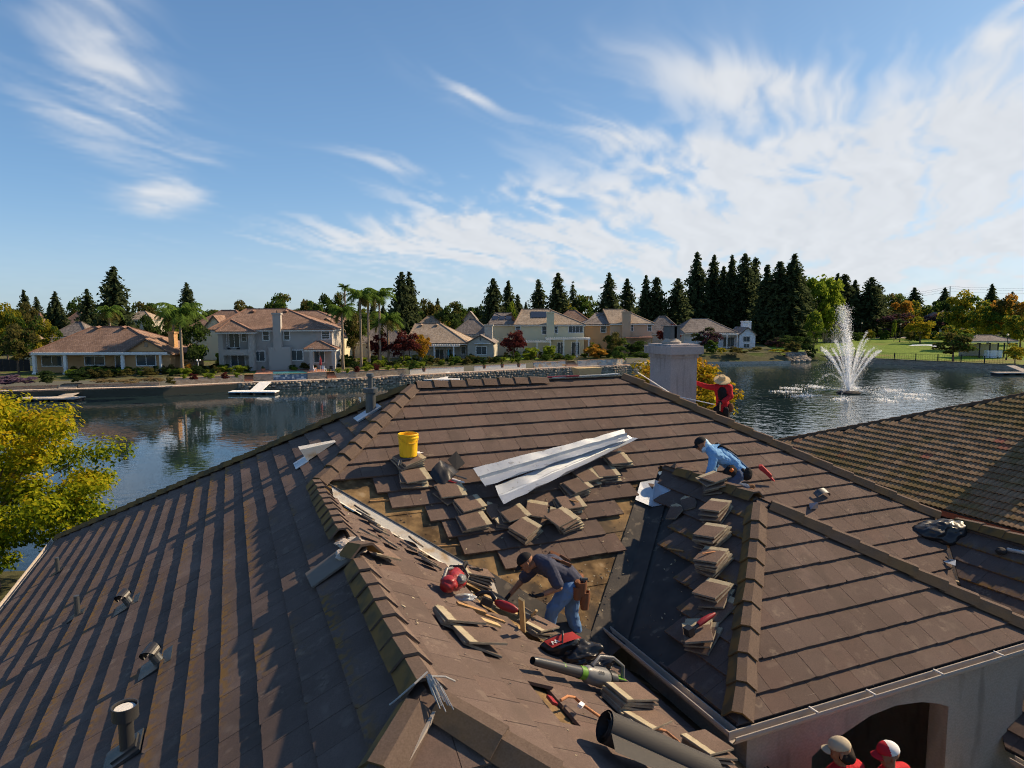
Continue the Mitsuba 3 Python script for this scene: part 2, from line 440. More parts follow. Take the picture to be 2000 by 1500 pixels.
def tile_mesh(sl, ring, q0, q1, tid):
    """One laid tile: the ring of (t, q) corners, its head tucked under the row above, its butt raised on the row below."""
    k = len(ring); e = q1 - q0
    j = rng.normal(0, 0.0008); tw = rng.normal(0, 0.0025)
    tc = np.mean([r[0] for r in ring])
    up = lambda t, q: -0.071 + 0.036 * (q - q0) / e + j + tw * (t - tc)
    top = [sl.P(t, q, up(t, q)) for t, q in ring]; bot = [sl.P(t, q, up(t, q) - 0.030) for t, q in ring]
    v = np.array(top + bot)
    f = [[0, i, i + 1] for i in range(1, k - 1)] + [[i, (i + 1) % k + k, (i + 1) % k] for i in range(k)] + [[i, i + k, (i + 1) % k + k] for i in range(k)]
    uv = np.array([[tid[0] * 8 + 3 + (t - tc), tid[1] * 8 + min(max(q - q0, 0.01), 1)] for t, q in ring] * 2)
    return v, np.array(f), uv


def lay(name, s0, ex, keep=None, phase=0.0, wob=0.0022):
    sl = SL[name]; poly = sl.poly(PLAN[name]).buffer(-0.012); t0, q0, t1, q1 = poly.bounds; out = []
    if not poly.exterior.is_ccw: pass
    nrow = int((q1 - s0) / ex) + 2
    for r in range(nrow):
        qa, qb = s0 + (r - 1) * ex, s0 + r * ex
        if qb < 0.05: continue
        dq = rng.normal(0, 0.004); off = t0 + ((r * 0.5 + phase + 0.06 * rng.random()) % 1.0) * WT - WT
        for c in range(int((t1 - t0) / WT) + 3):
            ta, tb = off + c * WT + 0.0022, off + (c + 1) * WT - 0.0022
            if tb < t0 or ta > t1: continue
            tm, qm = (ta + tb) / 2, (qa + qb) / 2
            if keep and not keep(r, tm, qm): continue
            jq = dq + rng.normal(0, 0.0018)
            ring = [(ta, qa - 0.02), (tb, qa - 0.02)] + [(tb - (tb - ta) * i / 4, qb + jq + rng.normal(0, wob)) for i in range(5)]
            if rng.random() < 0.07:
                k_ = rng.uniform(0.015, 0.045); ring[2] = (tb - k_, ring[2][1]); ring.insert(2, (tb, qb - k_ * rng.uniform(0.5, 1.2)))
            pg = sg.Polygon(ring)
            if not poly.contains(pg):
                pg = pg.intersection(poly)
                if pg.is_empty or pg.geom_type != 'Polygon' or pg.area < 0.004: continue
                pg = pg.simplify(0.004); ring = list(pg.exterior.coords)[:-1]
                if pg.exterior.is_ccw: pass
            if sg.LinearRing(ring).is_ccw: ring = ring[::-1]
            v, f, uv = tile_mesh(sl, ring, qa, qb, (int(rng.integers(1, 900)), int(rng.integers(1, 900))))
            out.append((v, f, uv))
    return out


def pix(p):
    p = np.asarray(p, float) - CAM; w = p @ FW
    return 1000 + FOC * (p @ RW) / w, 750 - FOC * (p @ UW) / w, w


def screen_area(v, f):
    u, vv, w = pix(v)
    if (w < 0.3).any(): return 0.0
    c = sg.MultiPoint(np.c_[u, vv]).convex_hull.intersection(sg.box(0, 0, 2000, 1500)).area
    return c


s_left = {7: -1.10, 8: -0.95, 9: -0.60, 10: -0.27, 11: -0.12, 12: 0.22}
s_right = {9: 2.98, 10: 2.62, 11: 2.08, 12: 2.14}


def keep_s(r, t, q):
    if t > X2 - 0.4: return r < 30
    k = r
    if k <= 6: return True
    if k > 12: return False
    return s_left[k] < t < s_right.get(k, 9)


w2_lim = {0: -2.4, 1: -2.4, 2: -3.05, 3: -3.80, 4: -4.18, 5: -4.87, 6: -5.53, 7: -5.67, 8: -6.05, 9: -6.1}


def keep_w2(r, t, q):
    y = -t  # the row direction of a slope falling west is (0,-1)
    return y < w2_lim.get(r, -9)


def keep_e1(r, t, q):
    p = SL['E1'].P(t, q); k = p[0] + A1                       # valley: y = -A1 - k
    if p[1] > -A1 - k - 0.42: return False
    if p[0] > 1.32: return False
    if p[1] > -5.6 - 0.25 * math.sin(7 * k) and k > 1.55: return False
    u, v, _ = pix(p)
    return not (1040 < u < 1115 and 1310 < v < 1392 and abs((u - 1050) - (v - 1318) * 0.75) < 26)


house = thing('tile_roof_house', 'near stucco house with brown flat tile roof, half stripped round its valleys by roofers', 'house')
roof = house + '__roof'


def slab_mesh(name, n0, plan=None):
    sl = SL[name]; v2, f = trimesh.creation.triangulate_polygon(sl.poly(plan or PLAN[name]), engine='earcut')
    v = np.array([sl.P(t, q, n0) for t, q in v2]); nz = np.cross(v[f[:, 1]] - v[f[:, 0]], v[f[:, 2]] - v[f[:, 0]])
    f = np.where(((nz @ sl.n) < 0)[:, None], f[:, ::-1], f)
    return v, f


scene[roof] = mikit.ply(merge([slab_mesh(k, -0.03) for k in ('N', 'E', 'E2')]), 'm_tile')
for k, b in dict(S='m_felt', W='m_blackfelt', E1='m_felt', W2='m_blackfelt', S2='m_blackfelt', S1='m_felt', W3='m_blackfelt').items():
    part(roof, 'underlayment', slab_mesh(k, -0.116), b)
# courses of felt overlap down the bare slope by the valleys
for q0, q1 in ((2.2, 3.2), (3.15, 4.1), (4.05, 5.0), (4.95, 6.2)):
    pg = SL['S'].poly(PLAN['S']).intersection(sg.box(-3, q0, 3.9, q1))
    v2, f = trimesh.creation.triangulate_polygon(pg, engine='earcut')
    v = np.array([SL['S'].P(t, q, -0.112 + 0.012 * (q - q0)) for t, q in v2]); nz = np.cross(v[f[:, 1]] - v[f[:, 0]], v[f[:, 2]] - v[f[:, 0]])
    part(roof, 'felt_course', (v, np.where(((nz @ SL['S'].n) < 0)[:, None], f[:, ::-1], f)), 'm_felt')
# battens left lying in the bare slope
for q, t0, t1 in ((2.86, -1.35, -0.9), (3.9, -0.62, -0.2), (3.52, 2.9, 3.15)):
    part(roof, 'batten', bar(SL['S'].P(t0, q, -0.10), SL['S'].P(t1, q + 0.03, -0.095), 0.035, 0.02), 'm_wood')

tiles = []
tiles += lay('S', 0.27 - 0.354 * 0, 0.354, keep_s)
tiles += lay('W', 0.07, 0.352, None, 0.2, 0.0028)
tiles += lay('E1', 0.30, 0.352, keep_e1, 0.3, 0.002)
tiles += lay('W2', 0.10, 0.354, keep_w2, 0.1)
tiles += lay('S2', 0.22, 0.354, None, 0.4, 0.003)
tiles += lay('S1', 0.25, 0.354, None, 0.0)
tiles += lay('W3', 0.18, 0.354, None, 0.5)
area = np.array([screen_area(v, f) for v, f, _ in tiles]); order = np.argsort(-area, kind='stable')
for i in order[:300]:
    v, f, uv = tiles[i]; part(roof, 'tile', (v, f), 'm_tile', uv=uv)
rest = [tiles[i] for i in order[300:]]
k = part(roof, 'tile_courses', merge([(v, f) for v, f, _ in rest]), 'm_tile', uv=np.vstack([u for *_, u in rest])); labels[k] = {'kind': 'stuff', 'label': 'remaining courses of brown concrete roof tiles'}


def cap_mesh(a, b, side, up, k0=0.95, k1=1.06, lift=0.034, jit=0.0):
    """A three-faced cap tile from its head a to its butt b."""
    prof = np.array([[-0.155, -0.098], [-0.052, 0.012], [0.052, 0.012], [0.155, -0.098]]); inn = np.array([[-0.138, -0.104], [-0.047, -0.010], [0.047, -0.010], [0.138, -0.104]])
    vs = []
    for p, k, l in ((a, k0, 0.0), (b, k1, lift)):
        for pr in (prof, inn):
            vs += [p + side * (x * k + jit) + up * (y * k + l) for x, y in pr]
    f = []
    for i in range(3):
        f += [[i, i + 1, i + 9], [i, i + 9, i + 8], [i + 4, i + 13, i + 5], [i + 4, i + 12, i + 13], [i + 8, i + 9, i + 13], [i + 8, i + 13, i + 12]]
    f += [[0, 8, 12], [0, 12, 4], [3, 7, 15], [3, 15, 11]]
    vs, f = np.array(vs), np.array(f); n = np.cross(vs[f[2, 1]] * 0 + vs[f[6, 1]] - vs[f[6, 0]], vs[f[6, 2]] - vs[f[6, 0]])
    return vs, (f if n @ up > 0 else f[:, ::-1])


def caps(p_lo, p_hi, ex, nm, skip=(), over=0.08, jit=0.006, count=None):
    """Cap tiles laid from p_lo, where the first butt shows, up to p_hi."""
    p_lo, p_hi = np.array(p_lo, float), np.array(p_hi, float); d = p_hi - p_lo; L = np.linalg.norm(d); d = d / L
    side = np.cross(d, [0, 0, 1.0]); side = side / np.linalg.norm(side); up = np.cross(side, d)
    n = count or int(L / ex)
    for i in range(n):
        if i in skip: continue
        b = p_lo + d * (i * ex) + side * rng.normal(0, jit) + up * rng.normal(0, 0.004)
        a = p_lo + d * min((i + 1) * ex + over, L + 0.05) + side * rng.normal(0, jit)
        part(roof, nm, cap_mesh(a, b, side, up), 'm_cap')


def rz(x, y, z): return np.array([x, y, ZA + z])


caps(rz(0.02, 0, 0), rz(2.75, 0, 0), 0.335, 'ridge_tile')                                                  # the main ridge, its far half already bare
caps(rz(-A1 + 0.02, -A1 + 0.02, -A1 * TP), rz(-0.02, -0.02, 0), 0.335, 'hip_tile')
caps(rz(-7.45, 7.45, -7.45 * TP), rz(-0.05, 0.05, 0), 0.36, 'hip_tile')
caps(rz(X3, -S3, -S3 * TP), rz(L1, 0, 0), 0.40, 'hip_tile')
caps(rz(X3, -13.4, -S3 * TP), rz(X3, -S3, -S3 * TP), 0.40, 'ridge_tile')
caps(rz(-A1, -4.72, -A1 * TP), rz(-A1, -2.02, -A1 * TP), 0.293, 'ridge_tile')
caps(rz(-A1, -8.20, -A1 * TP), rz(-A1, -5.40, -A1 * TP), 0.352, 'ridge_tile')
caps(rz(-A1 - 4.6, -B1 - 4.6, (-A1 - 4.6) * TP), rz(-A1, -B1, -A1 * TP), 0.40, 'hip_tile')
caps(rz(-A1 + 3.3, -B1 - 3.3, (-A1 - 3.3) * TP), rz(-A1, -B1, -A1 * TP), 0.40, 'hip_tile')
caps(rz(X2, -B2 + 0.02, -H2_ * TP), rz(X2, -H2_ - 0.25, -H2_ * TP), 0.36, 'ridge_tile')
caps(rz(1.45, -7.29, -H2_ * TP - 2.49 * TP), rz(X2, -B2, -H2_ * TP), 0.392, 'hip_tile', over=0.06)
caps(rz(6.45, -7.31, -H2_ * TP - 2.5 * TP), rz(X2, -B2, -H2_ * TP), 0.392, 'hip_tile')
# pale mortar along the foot of the hip caps
off = np.array([0.13, -0.02, -0.085])
part(roof, 'mortar', bar(rz(-A1, -A1, -A1 * TP) + off, rz(0, 0, 0) + off, 0.02, 0.03), 'm_concrete')
off = np.array([0.13, 0.05, -0.085])
part(roof, 'mortar', bar(rz(1.6, -7.14, -H2_ * TP - 2.33 * TP) + off, rz(X2, -B2, -H2_ * TP) + off, 0.018, 0.03), 'm_concrete')
part(roof, 'mortar', bar(rz(-A1 - 3.5, -B1 - 3.5, (-A1 - 3.5) * TP) + [0.15, 0.0, -0.08], rz(-A1, -B1, -A1 * TP) + [0.1, -0.1, -0.08], 0.02, 0.03), 'm_concrete')


def valley(sa, sb, p0, p1, wa, wb, bsdf, nm, n=-0.09, seg=6):
    """A valley sheet, folded along the line from p0 to p1, reaching wa up one slope and wb up the other."""
    vs, fs = [], []
    for i in range(seg + 1):
        p = p0 + (p1 - p0) * i / seg; p = p + np.array([0, 0, n / CP])
        for s, w in ((sa, wa), (None, 0), (sb, wb)):
            vs.append(p if s is None else p - s.d * w + s.n * (0.006 + 0.006 * rng.random()) + np.array([0, 0, 0]))
    for i in range(seg):
        a = i * 3
        for j in (0, 1): fs += [[a + j, a + j + 1, a + j + 4], [a + j, a + j + 4, a + j + 3]]
    return part(roof, nm, (np.array(vs), np.array(fs)), bsdf)


vE = lambda k: rz(-A1 + k, -A1 - k, (-A1 - k) * TP)
v2 = lambda m: rz(X2 - m, -H2_ - m, (-H2_ - m) * TP)
k = valley(SL['E1'], SL['S'], vE(0.22), vE(2.12), 0.20, 0.26, 'm_valley', 'valley_flashing'); labels[k] = {'label': 'pale rusted sheet metal valley flashing'}
valley(SL['E1'], SL['S'], vE(2.06), vE(3.3), 0.30, 0.42, 'm_blackfelt', 'valley_felt', -0.094)
part(roof, 'flashing_edge', tube([vE(0.15) - SL['S'].d * 0.24 - [0, 0, 0.09], vE(2.15) - SL['S'].d * 0.27 - [0, 0, 0.09]], 0.013, 6), 'm_iron')
valley(SL['W2'], SL['S'], v2(0.15), v2(2.9), 0.42, 0.40, 'm_blackfelt', 'valley_felt', -0.094)
# sheet of bare metal at the head of the other valley
p = SL['S'].hit(1272, 968); t, q = SL['S'].ts(p[0], p[1])
fl = [SL['S'].P(*SL['S'].hts(u, v), -0.07 + 0.01 * i) for i, (u, v) in enumerate(((1253, 942), (1281, 938), (1275, 992), (1242, 979)))] + [SL['W2'].P(*SL['W2'].hts(u, v), -0.07) for u, v in ((1308, 952), (1298, 985))]
k = part(roof, 'flashing', (np.array(fl), np.array([[0, 1, 2], [0, 2, 3], [1, 4, 5], [1, 5, 2]])), 'm_zinc'); labels[k] = {'label': 'bent grey metal sheet at the head of the valley'}

# eaves, gutters and walls
def gutter(a, b, out, nm='gutter', par=house):
    a, b, out = np.array(a, float), np.array(b, float), np.array(out, float)
    pr = [(0, 0), (0.0, -0.10), (0.07, -0.10), (0.115, -0.035), (0.115, 0.0), (0.103, 0.0), (0.103, -0.035), (0.065, -0.09), (0.012, -0.09), (0.012, 0)]
    vs = [p + out * x + np.array([0, 0, z]) for p in (a, b) for x, z in pr]; n = len(pr)
    fs = [[i, (i + 1) % n, (i + 1) % n + n] for i in range(n)] + [[i, (i + 1) % n + n, i + n] for i in range(n)]
    return part(par, nm, (np.array(vs), np.array(fs)), 'm_gutter')


ze = ZA - H2_ * TP - 2.559 * TP - 0.05
gutter((1.38, -4.90, ze), (1.38, -7.364, ze), (-1, 0, 0)); gutter((1.265, -7.364, ze), (6.6, -7.364, ze), (0, -1, 0))
part(house, 'gutter_bracket', merge([box(x - 0.008, x + 0.008, -7.48, -7.36, ze - 0.004, ze + 0.012) for x in (2.35, 3.2, 4.3, 5.4)]), 'm_trim')
zw = ZA - 7.5 * TP - 0.06; gutter((-7.5, -13.4, zw), (-7.5, 7.5, zw), (-1, 0, 0))
zw3 = ZA - S3 * TP - (X3 - EX) * TP - 0.06; gutter((EX, -14, zw3), (EX, -7.5, zw3), (-1, 0, 0))
yw = -7.25
hit = lambda u, v: on_plane(u, v, np.array([0, yw, 0]), np.array([0, -1.0, 0]))
arch = [hit(u, v) for u, v in ((1586, 1478), (1602, 1463), (1650, 1432), (1700, 1398), (1750, 1378), (1800, 1371), (1830, 1374), (1853, 1380))]
ring = [(p[0], p[2]) for p in arch]
wall = sg.Polygon([(1.62, 0.0), (6.28, 0.0), (6.28, ze + 0.05), (1.62, ze + 0.05)]).difference(sg.Polygon([(ring[0][0], -0.1)] + ring + [(ring[-1][0], -0.1)]))
v, f = extrude(wall, 0, 0.24)
part(house, 'wall', (np.c_[v[:, 0], yw + v[:, 2], v[:, 1]], f[:, ::-1]), 'm_stucco')
part(house, 'wall', merge([box(1.62, 1.86, yw + 0.24, -4.4, 0, ze + 0.05), box(6.04, 6.28, yw + 0.24, -4.0, 0, ze - 0.02), box(1.86, 6.04, -4.9, -4.7, 0, 3.6), box(-6.9, -6.7, -12.8, 6.9, 0, zw), box(-6.7, 10.8, 6.7, 6.9, 0, zw), box(10.7, 10.9, -13.4, 6.7, 0, zw), box(-6.7, 1.6, -12.8, -12.6, 0, zw)]), 'm_stucco')
part(house, 'soffit', box(1.42, 6.4, -7.34, -4.6, ze - 0.10, ze - 0.07), 'm_stucco')
fd = hit(1597, 1470)
part(house, 'door_frame', merge([box(fd[0] - 0.05, fd[0] - 0.012, yw + 0.26, yw + 0.32, 0, fd[2] + 0.0), box(fd[0] + 0.02, fd[0] + 0.05, yw + 0.26, yw + 0.32, 0, fd[2])]), 'm_trim')
# chimney beyond the hip
c0 = at(1311, 700, 16.9); cx, cy = c0[0], c0[1]; cw, cd = 0.80, 0.92; ztop = at(1311, 677, 16.9)[2]
ch = house + '__chimney'
scene[ch] = mikit.ply(box(cx, cx + cw, cy, cy + cd, ZA - 2.6, ztop - 0.30), 'm_chimney')
o = 0.03; part(ch, 'band', box(cx - o, cx + cw + o, cy - o, cy + cd + o, ztop - 0.30, ztop - 0.205), 'm_chimney')
o = 0.115; part(ch, 'crown', merge([box(cx - o, cx + cw + o, cy - o, cy + cd + o, ztop - 0.205, ztop + 0.0), box(cx - 0.04, cx + cw + 0.04, cy - 0.04, cy + cd + 0.04, ztop, ztop + 0.045)]), 'm_chimney')
fc = np.array([cx + 0.36, cy + 0.5, ztop + 0.045])
part(ch, 'flue_base', lathe([(0.24, 0), (0.25, 0.06), (0.19, 0.09), (0.17, 0.14), (0, 0.14)], 20, fc), 'm_concrete', smooth=40)
part(ch, 'flue_cap', merge([box(fc[0] - 0.15, fc[0] - 0.03, fc[1] - 0.16, fc[1] - 0.145, fc[2] + 0.13, fc[2] + 0.46), box(fc[0] + 0.05, fc[0] + 0.15, fc[1] - 0.16, fc[1] - 0.145, fc[2] + 0.13, fc[2] + 0.46), box(fc[0] - 0.15, fc[0] - 0.135, fc[1] - 0.145, fc[1] + 0.15, fc[2] + 0.13, fc[2] + 0.46), box(fc[0] + 0.135, fc[0] + 0.15, fc[1] - 0.145, fc[1] + 0.15, fc[2] + 0.13, fc[2] + 0.46), box(fc[0] - 0.13, fc[0] + 0.13, fc[1] + 0.135, fc[1] + 0.15, fc[2] + 0.13, fc[2] + 0.46),
      box(fc[0] - 0.2, fc[0] + 0.2, fc[1] - 0.2, fc[1] + 0.2, fc[2] + 0.46, fc[2] + 0.475)]), 'm_iron')
part(ch, 'cord', tube([rz(4.9, -0.1, 0.05), np.array([cx + 0.1, cy - 0.02, ZA - 0.75]), at(1395, 790, 15.2)], 0.012, 5), 'm_white')

# vents on the lake-side slope
def vent(u, v, kind):
    sl = SL['W']; t, q = sl.hts(u, v); M = sl.M(t, q, -0.05, 1.05 if kind == 'cap' else 0.0); o = M[:3, 3]; s_ = 0.74; M[:3, :3] = M[:3, :3] * (s_ if kind == 'cap' else 1.0); L_ = lambda pr: [(r * 0.70, z * 0.70) for r, z in pr]
    k = numbered(house + '__vent')
    if kind == 'cap':      # a half-round hood, open down the slope
        r, ln = 0.115, 0.24; vs, fs = [], []
        for j, y in enumerate((-ln / 2, ln / 2)):
            for rr in (r, r - 0.012):
                for a in np.linspace(-0.25, math.pi + 0.25, 13): vs.append([rr * math.cos(a), y + 0.05 * (1 - math.sin(max(a, 0))) * (1 if j == 0 else -1), 0.17 + rr * math.sin(a)])
        for b0, b1, fl in ((0, 26, False), (13, 39, True)):
            for i in range(12):
                q4 = [b0 + i, b0 + i + 1, b1 + i + 1, b1 + i]; q4 = q4[::-1] if fl else q4; fs += [[q4[0], q4[1], q4[2]], [q4[0], q4[2], q4[3]]]
        back = [[0, ln / 2 - 0.02, 0.17]] + [[r * math.cos(a), ln / 2 - 0.02, 0.17 + r * math.sin(a)] for a in np.linspace(-0.25, math.pi + 0.25, 13)]
        scene[k] = mikit.ply(xf(merge([(np.array(vs), np.array(fs)), (np.array(back), np.array([[0, i, i + 1] for i in range(1, 13)]))]), M), 'm_hood')
        part(k, 'neck', xf(tube([(0, 0.02, -0.02), (0, 0.02, 0.14)], 0.075, 14), M), 'm_iron')
        part(k, 'flashing', xf(box(-0.17, 0.17, -0.2, 0.16, -0.03, 0.012), sl.M(t, q, -0.05)), 'm_flue')
    elif kind == 'pipe':
        scene[k] = mikit.ply(tube([o - [0, 0, 0.05], o + [0, 0, 0.30]], 0.038, 12), 'm_iron')
        part(k, 'flashing', xf(box(-0.11, 0.11, -0.14, 0.11, -0.03, 0.012), M), 'm_flue')
    elif kind == 'flue':
        scene[k] = mikit.ply(lathe(L_([(0.085, -0.1), (0.085, 0.42), (0.15, 0.44), (0.15, 0.60), (0.137, 0.60), (0.137, 0.54), (0, 0.53)]), 22, o), 'm_flue', smooth=40)
        part(k, 'plate', lathe(L_([(0.118, 0.565), (0.0, 0.567)]), 18, o), 'm_trim')
        part(k, 'flashing', xf(merge([box(-0.16, 0.16, -0.19, 0.14, 0.0, 0.03), box(-0.10, 0.10, -0.11, 0.11, 0.03, 0.05)]), M), 'm_flue')
    else:
        scene[k] = mikit.ply(lathe([(0.10, -0.1), (0.09, 0.36), (0.14, 0.37), (0.14, 0.45), (0.05, 0.46), (0.05, 0.66), (0.075, 0.67), (0.07, 0.72), (0, 0.72)], 18, o), 'm_iron', smooth=40)
        part(k, 'flashing', xf(box(-0.25, 0.2, -0.32, 0.2, 0.0, 0.03), M), 'm_zinc')
    labels[k] = {'label': dict(cap='black hooded vent cap', pipe='short dark plumbing vent pipe', flue='wide-topped dark flue pipe', tall='tall grey flue pipe with a collar')[kind]}


def f_hood(p, n, uv):
    return mix((0.03, 0.03, 0.033), (0.42, 0.41, 0.4), 0.8 * smoothstep(0.58, 0.66, fbm(p.x * 14, p.y * 14, p.z * 14)) * smoothstep(0.2, 0.7, n.z))


mat('m_hood', mikit.proc(f_hood), 0.45, 0.5)
vent(248, 1182, 'cap'); vent(304, 1297, 'cap'); vent(148, 1203, 'pipe'); vent(110, 1119, 'pipe'); vent(243, 1472, 'flue'); vent(722, 806, 'tall')
# wedge-shaped sheet metal vent on the same slope
sl = SL['W']; t, q = sl.hts(618, 886); M = sl.M(t, q, -0.04)
v = np.array([(-0.16, -0.22, 0), (0.16, -0.22, 0), (-0.16, -0.22, 0.24), (0.16, -0.22, 0.24), (-0.10, 0.36, 0.0), (0.10, 0.36, 0.0)])
k = part(house, 'roof_vent', xf((v, np.array([[2, 3, 5], [2, 5, 4], [0, 2, 4], [1, 5, 3], [0, 1, 3], [0, 3, 2]])), M), 'm_valley'); labels[k] = {'label': 'pale wedge-shaped sheet metal roof vent'}
part(k, 'flashing', xf(box(-0.25, 0.25, -0.45, -0.2, 0.0, 0.012), M), 'm_zinc')

# ------------------------------------------------------------------ lake, banks, lawns
ZG, ZP, ZWAT = -0.4, -1.4, -2.6
shore_px = [(-260, 781), (-120, 772), (0, 765), (160, 760), (315, 756), (472, 748), (590, 744), (700, 739), (790, 734), (900, 728), (1035, 721), (1120, 717), (1200, 714), (1290, 707), (1370, 702), (1545, 700)]
shore = [on_z(u, v, ZP)[:2] for u, v in shore_px]
park_px = [(1590, 702.5), (1650, 704), (1703, 709), (1850, 716.5), (2000, 724), (2300, 741), (2700, 760)]
park = [on_z(u, v, ZWAT)[:2] for u, v in park_px]
g2 = lambda r, d: G(r, d)[:2]
near_bank = [g2(170, 60), g2(110, 42), g2(60, 34), g2(25, 30), g2(0, 25), g2(-12, 23.2), g2(-22, 22.2), g2(-40, 22), g2(-75, 38)]
lake_poly = sg.Polygon(shore + park + near_bank).buffer(0)
struct('lake', sheet(lake_poly.buffer(1.2), ZWAT), 'm_water')
back = sg.LineString(shore).buffer(0.01)


def offset_line(pts, k):
    pts = np.array(pts); d = np.gradient(pts, axis=0); d /= np.linalg.norm(d, axis=1, keepdims=True); return pts + np.c_[-d[:, 1], d[:, 0]] * k


sh = np.array(shore); terrace = offset_line(sh, 2.1)
shp, trp = sh[:-2], terrace[:-2]
path_poly = sg.Polygon(list(map(tuple, shp)) + list(map(tuple, trp[::-1]))).buffer(0)
bank_poly = sg.Polygon(list(map(tuple, sh[-3:])) + list(map(tuple, offset_line(sh, 5.0)[-3:][::-1]))).buffer(0)
b5 = offset_line(sh, 5.2)[-3:]; bk_v = np.vstack([np.c_[sh[-3:], np.full(3, -1.98)], np.c_[b5, np.full(3, ZG)]]); struct('bank', (bk_v, np.array([[0, 1, 4, 3], [1, 2, 5, 4]])), 'm_soil')
struct('lakeside_path', sheet(path_poly, ZP), 'm_concrete')
park_zone = sg.Polygon([tuple(p) for p in park] + [tuple(g2(420, 150)), tuple(g2(420, 300)), tuple(g2(95, 275)), tuple(g2(66, 168))]).buffer(0)
cut = so.unary_union([lake_poly, path_poly, bank_poly, park_zone, sg.Polygon([tuple(sh[-1]), tuple(terrace[-1]), tuple(g2(66, 168)), tuple(park[0])]).buffer(0.5)])
bigbox = sg.Polygon([g2(-2600, -300), g2(2600, -300), g2(2600, 3800), g2(-2600, 3800)])
struct('ground', sheet(bigbox.difference(cut.buffer(0.05)), ZG), 'm_soil')
# the park lawn climbs gently from its lake wall
gx, gy = [], []
def lawn_z(p):
    dist = sg.LineString(park).distance(sg.Point(*p)); k = min(dist / 60.0, 1.0); return -1.45 + (1.45 + ZG + 0.05) * (k * k * (3 - 2 * k))
pz = park_zone.buffer(0.3)
pts = [(x, y) for x, y in pz.exterior.coords]
minx, miny, maxx, maxy = pz.bounds
step = 6.0; cols = int((maxx - minx) / step) + 1; rows = int((maxy - miny) / step) + 1
grid = np.array([[minx + i * step, miny + j * step] for j in range(rows + 1) for i in range(cols + 1)])
inside = np.array([pz.buffer(step * 0.2).contains(sg.Point(*p)) for p in grid])
ext = [pz.exterior.interpolate(s) for s in np.arange(0, pz.exterior.length, 4.0)]; bp = np.array([(p.x, p.y) for p in ext])
inner = np.array([p for p, k in zip(grid, inside) if k and pz.exterior.distance(sg.Point(*p)) > 2.0])
allp = np.vstack([bp, inner])
from scipy.spatial import Delaunay
tri = Delaunay(allp).simplices; cen = allp[tri].mean(1); tri = tri[[pz.contains(sg.Point(*c)) for c in cen]]
lv = np.c_[allp, [lawn_z(p) for p in allp]]; nz = np.cross(lv[tri[:, 1]] - lv[tri[:, 0]], lv[tri[:, 2]] - lv[tri[:, 0]])[:, 2]
struct('lawn', (lv, np.where((nz < 0)[:, None], tri[:, ::-1], tri)), 'm_lawn', smooth=True)


def wall_strip(pts, z0, z1, th=0.3):
    """An upright wall along plan points; tops and bottoms may vary."""
    pts = np.array([np.asarray(p)[:2] for p in pts], float); o = offset_line(pts, th); n = len(pts); z0 = np.broadcast_to(z0, n); z1 = np.broadcast_to(z1, n); vs, fs = [], []
    for i in range(n): vs += [[*pts[i], z0[i]], [*pts[i], z1[i]], [*o[i], z1[i]], [*o[i], z0[i]]]
    for i in range(n - 1):
        a = i * 4
        for j in range(4): fs += [[a + j, a + (j + 1) % 4, a + (j + 1) % 4 + 4], [a + j, a + (j + 1) % 4 + 4, a + j + 4]]
    e = (n - 1) * 4; fs += [[0, 2, 1], [0, 3, 2], [e, e + 1, e + 2], [e, e + 2, e + 3]]
    return np.array(vs, float), np.array(fs)


def along(pts, a, b, n=12):
    """Plan points of the polyline between the view columns a and b."""
    us = np.array([pix([*p, ZP])[0] for p in pts]); out = []
    for u in np.linspace(a, b, n): out.append([np.interp(u, us, pts[:, 0]), np.interp(u, us, pts[:, 1])])
    return np.array(out)


sw = thing('shore_wall', 'long rough stone wall holding the far bank between the paved path and the water', 'wall')
part(sw, 'footing', wall_strip(along(sh, 465, 1250, 40), ZWAT - 0.6, ZP - 0.1, 0.6), 'm_stone'); part(sw, 'smooth_stretch', wall_strip(along(sh, -250, 466, 30), ZWAT - 0.6, ZP - 0.1, 0.6), 'm_darkwall'); mat('m_darkwall', (0.07, 0.07, 0.055), 0.9, 0.2)
st = []; ln = along(sh, 470, 1235, 320); seg = np.r_[0, np.cumsum(np.linalg.norm(np.diff(ln, axis=0), axis=1))]
nrm = offset_line(ln, 1) - ln; srng = np.random.default_rng(3); proto = [lump((0, 0, 0), (1, 1, 1), s, 0.3, 1) for s in range(8)]
for row in range(3):
    s = srng.random() * 0.4
    while s < seg[-1]:
        w = srng.uniform(0.32, 0.72); x, y = np.interp(s, seg, ln[:, 0]), np.interp(s, seg, ln[:, 1]); o = np.array([np.interp(s, seg, nrm[:, 0]), np.interp(s, seg, nrm[:, 1])])
        v, f = proto[int(srng.integers(8))]; z = ZWAT + 0.12 + row * 0.42 + srng.normal(0, 0.05)
        st.append((v * [w * 0.62, w * 0.5, srng.uniform(0.19, 0.29)] + [x + o[0] * 0.05, y + o[1] * 0.05, z], f)); s += w * 1.02
k = part(sw, 'stones', merge(st), 'm_stone', smooth=50); labels[k] = {'kind': 'stuff', 'label': 'rough fieldstones of the wall'}
part(sw, 'coping', wall_strip(along(sh, -250, 1250, 60), ZP - 0.12, ZP + 0.05, 0.35), 'm_coping')
mat('m_coping', (0.42, 0.27, 0.19), 0.9, 0.1)
lw = thing('lake_wall', 'low plain concrete lake wall below the white gabled house', 'wall'); part(lw, 'wall', wall_strip(along(sh, 1300, 1560, 12), ZWAT - 0.6, -1.96, 0.4), 'm_concrete')
pw_ = np.array(park[1:]); pwall = thing('lake_wall', 'long concrete wall along the edge of the park lawn', 'wall')
part(pwall, 'wall', wall_strip(pw_, ZWAT - 0.6, -1.42, 0.5), 'm_wallblock')
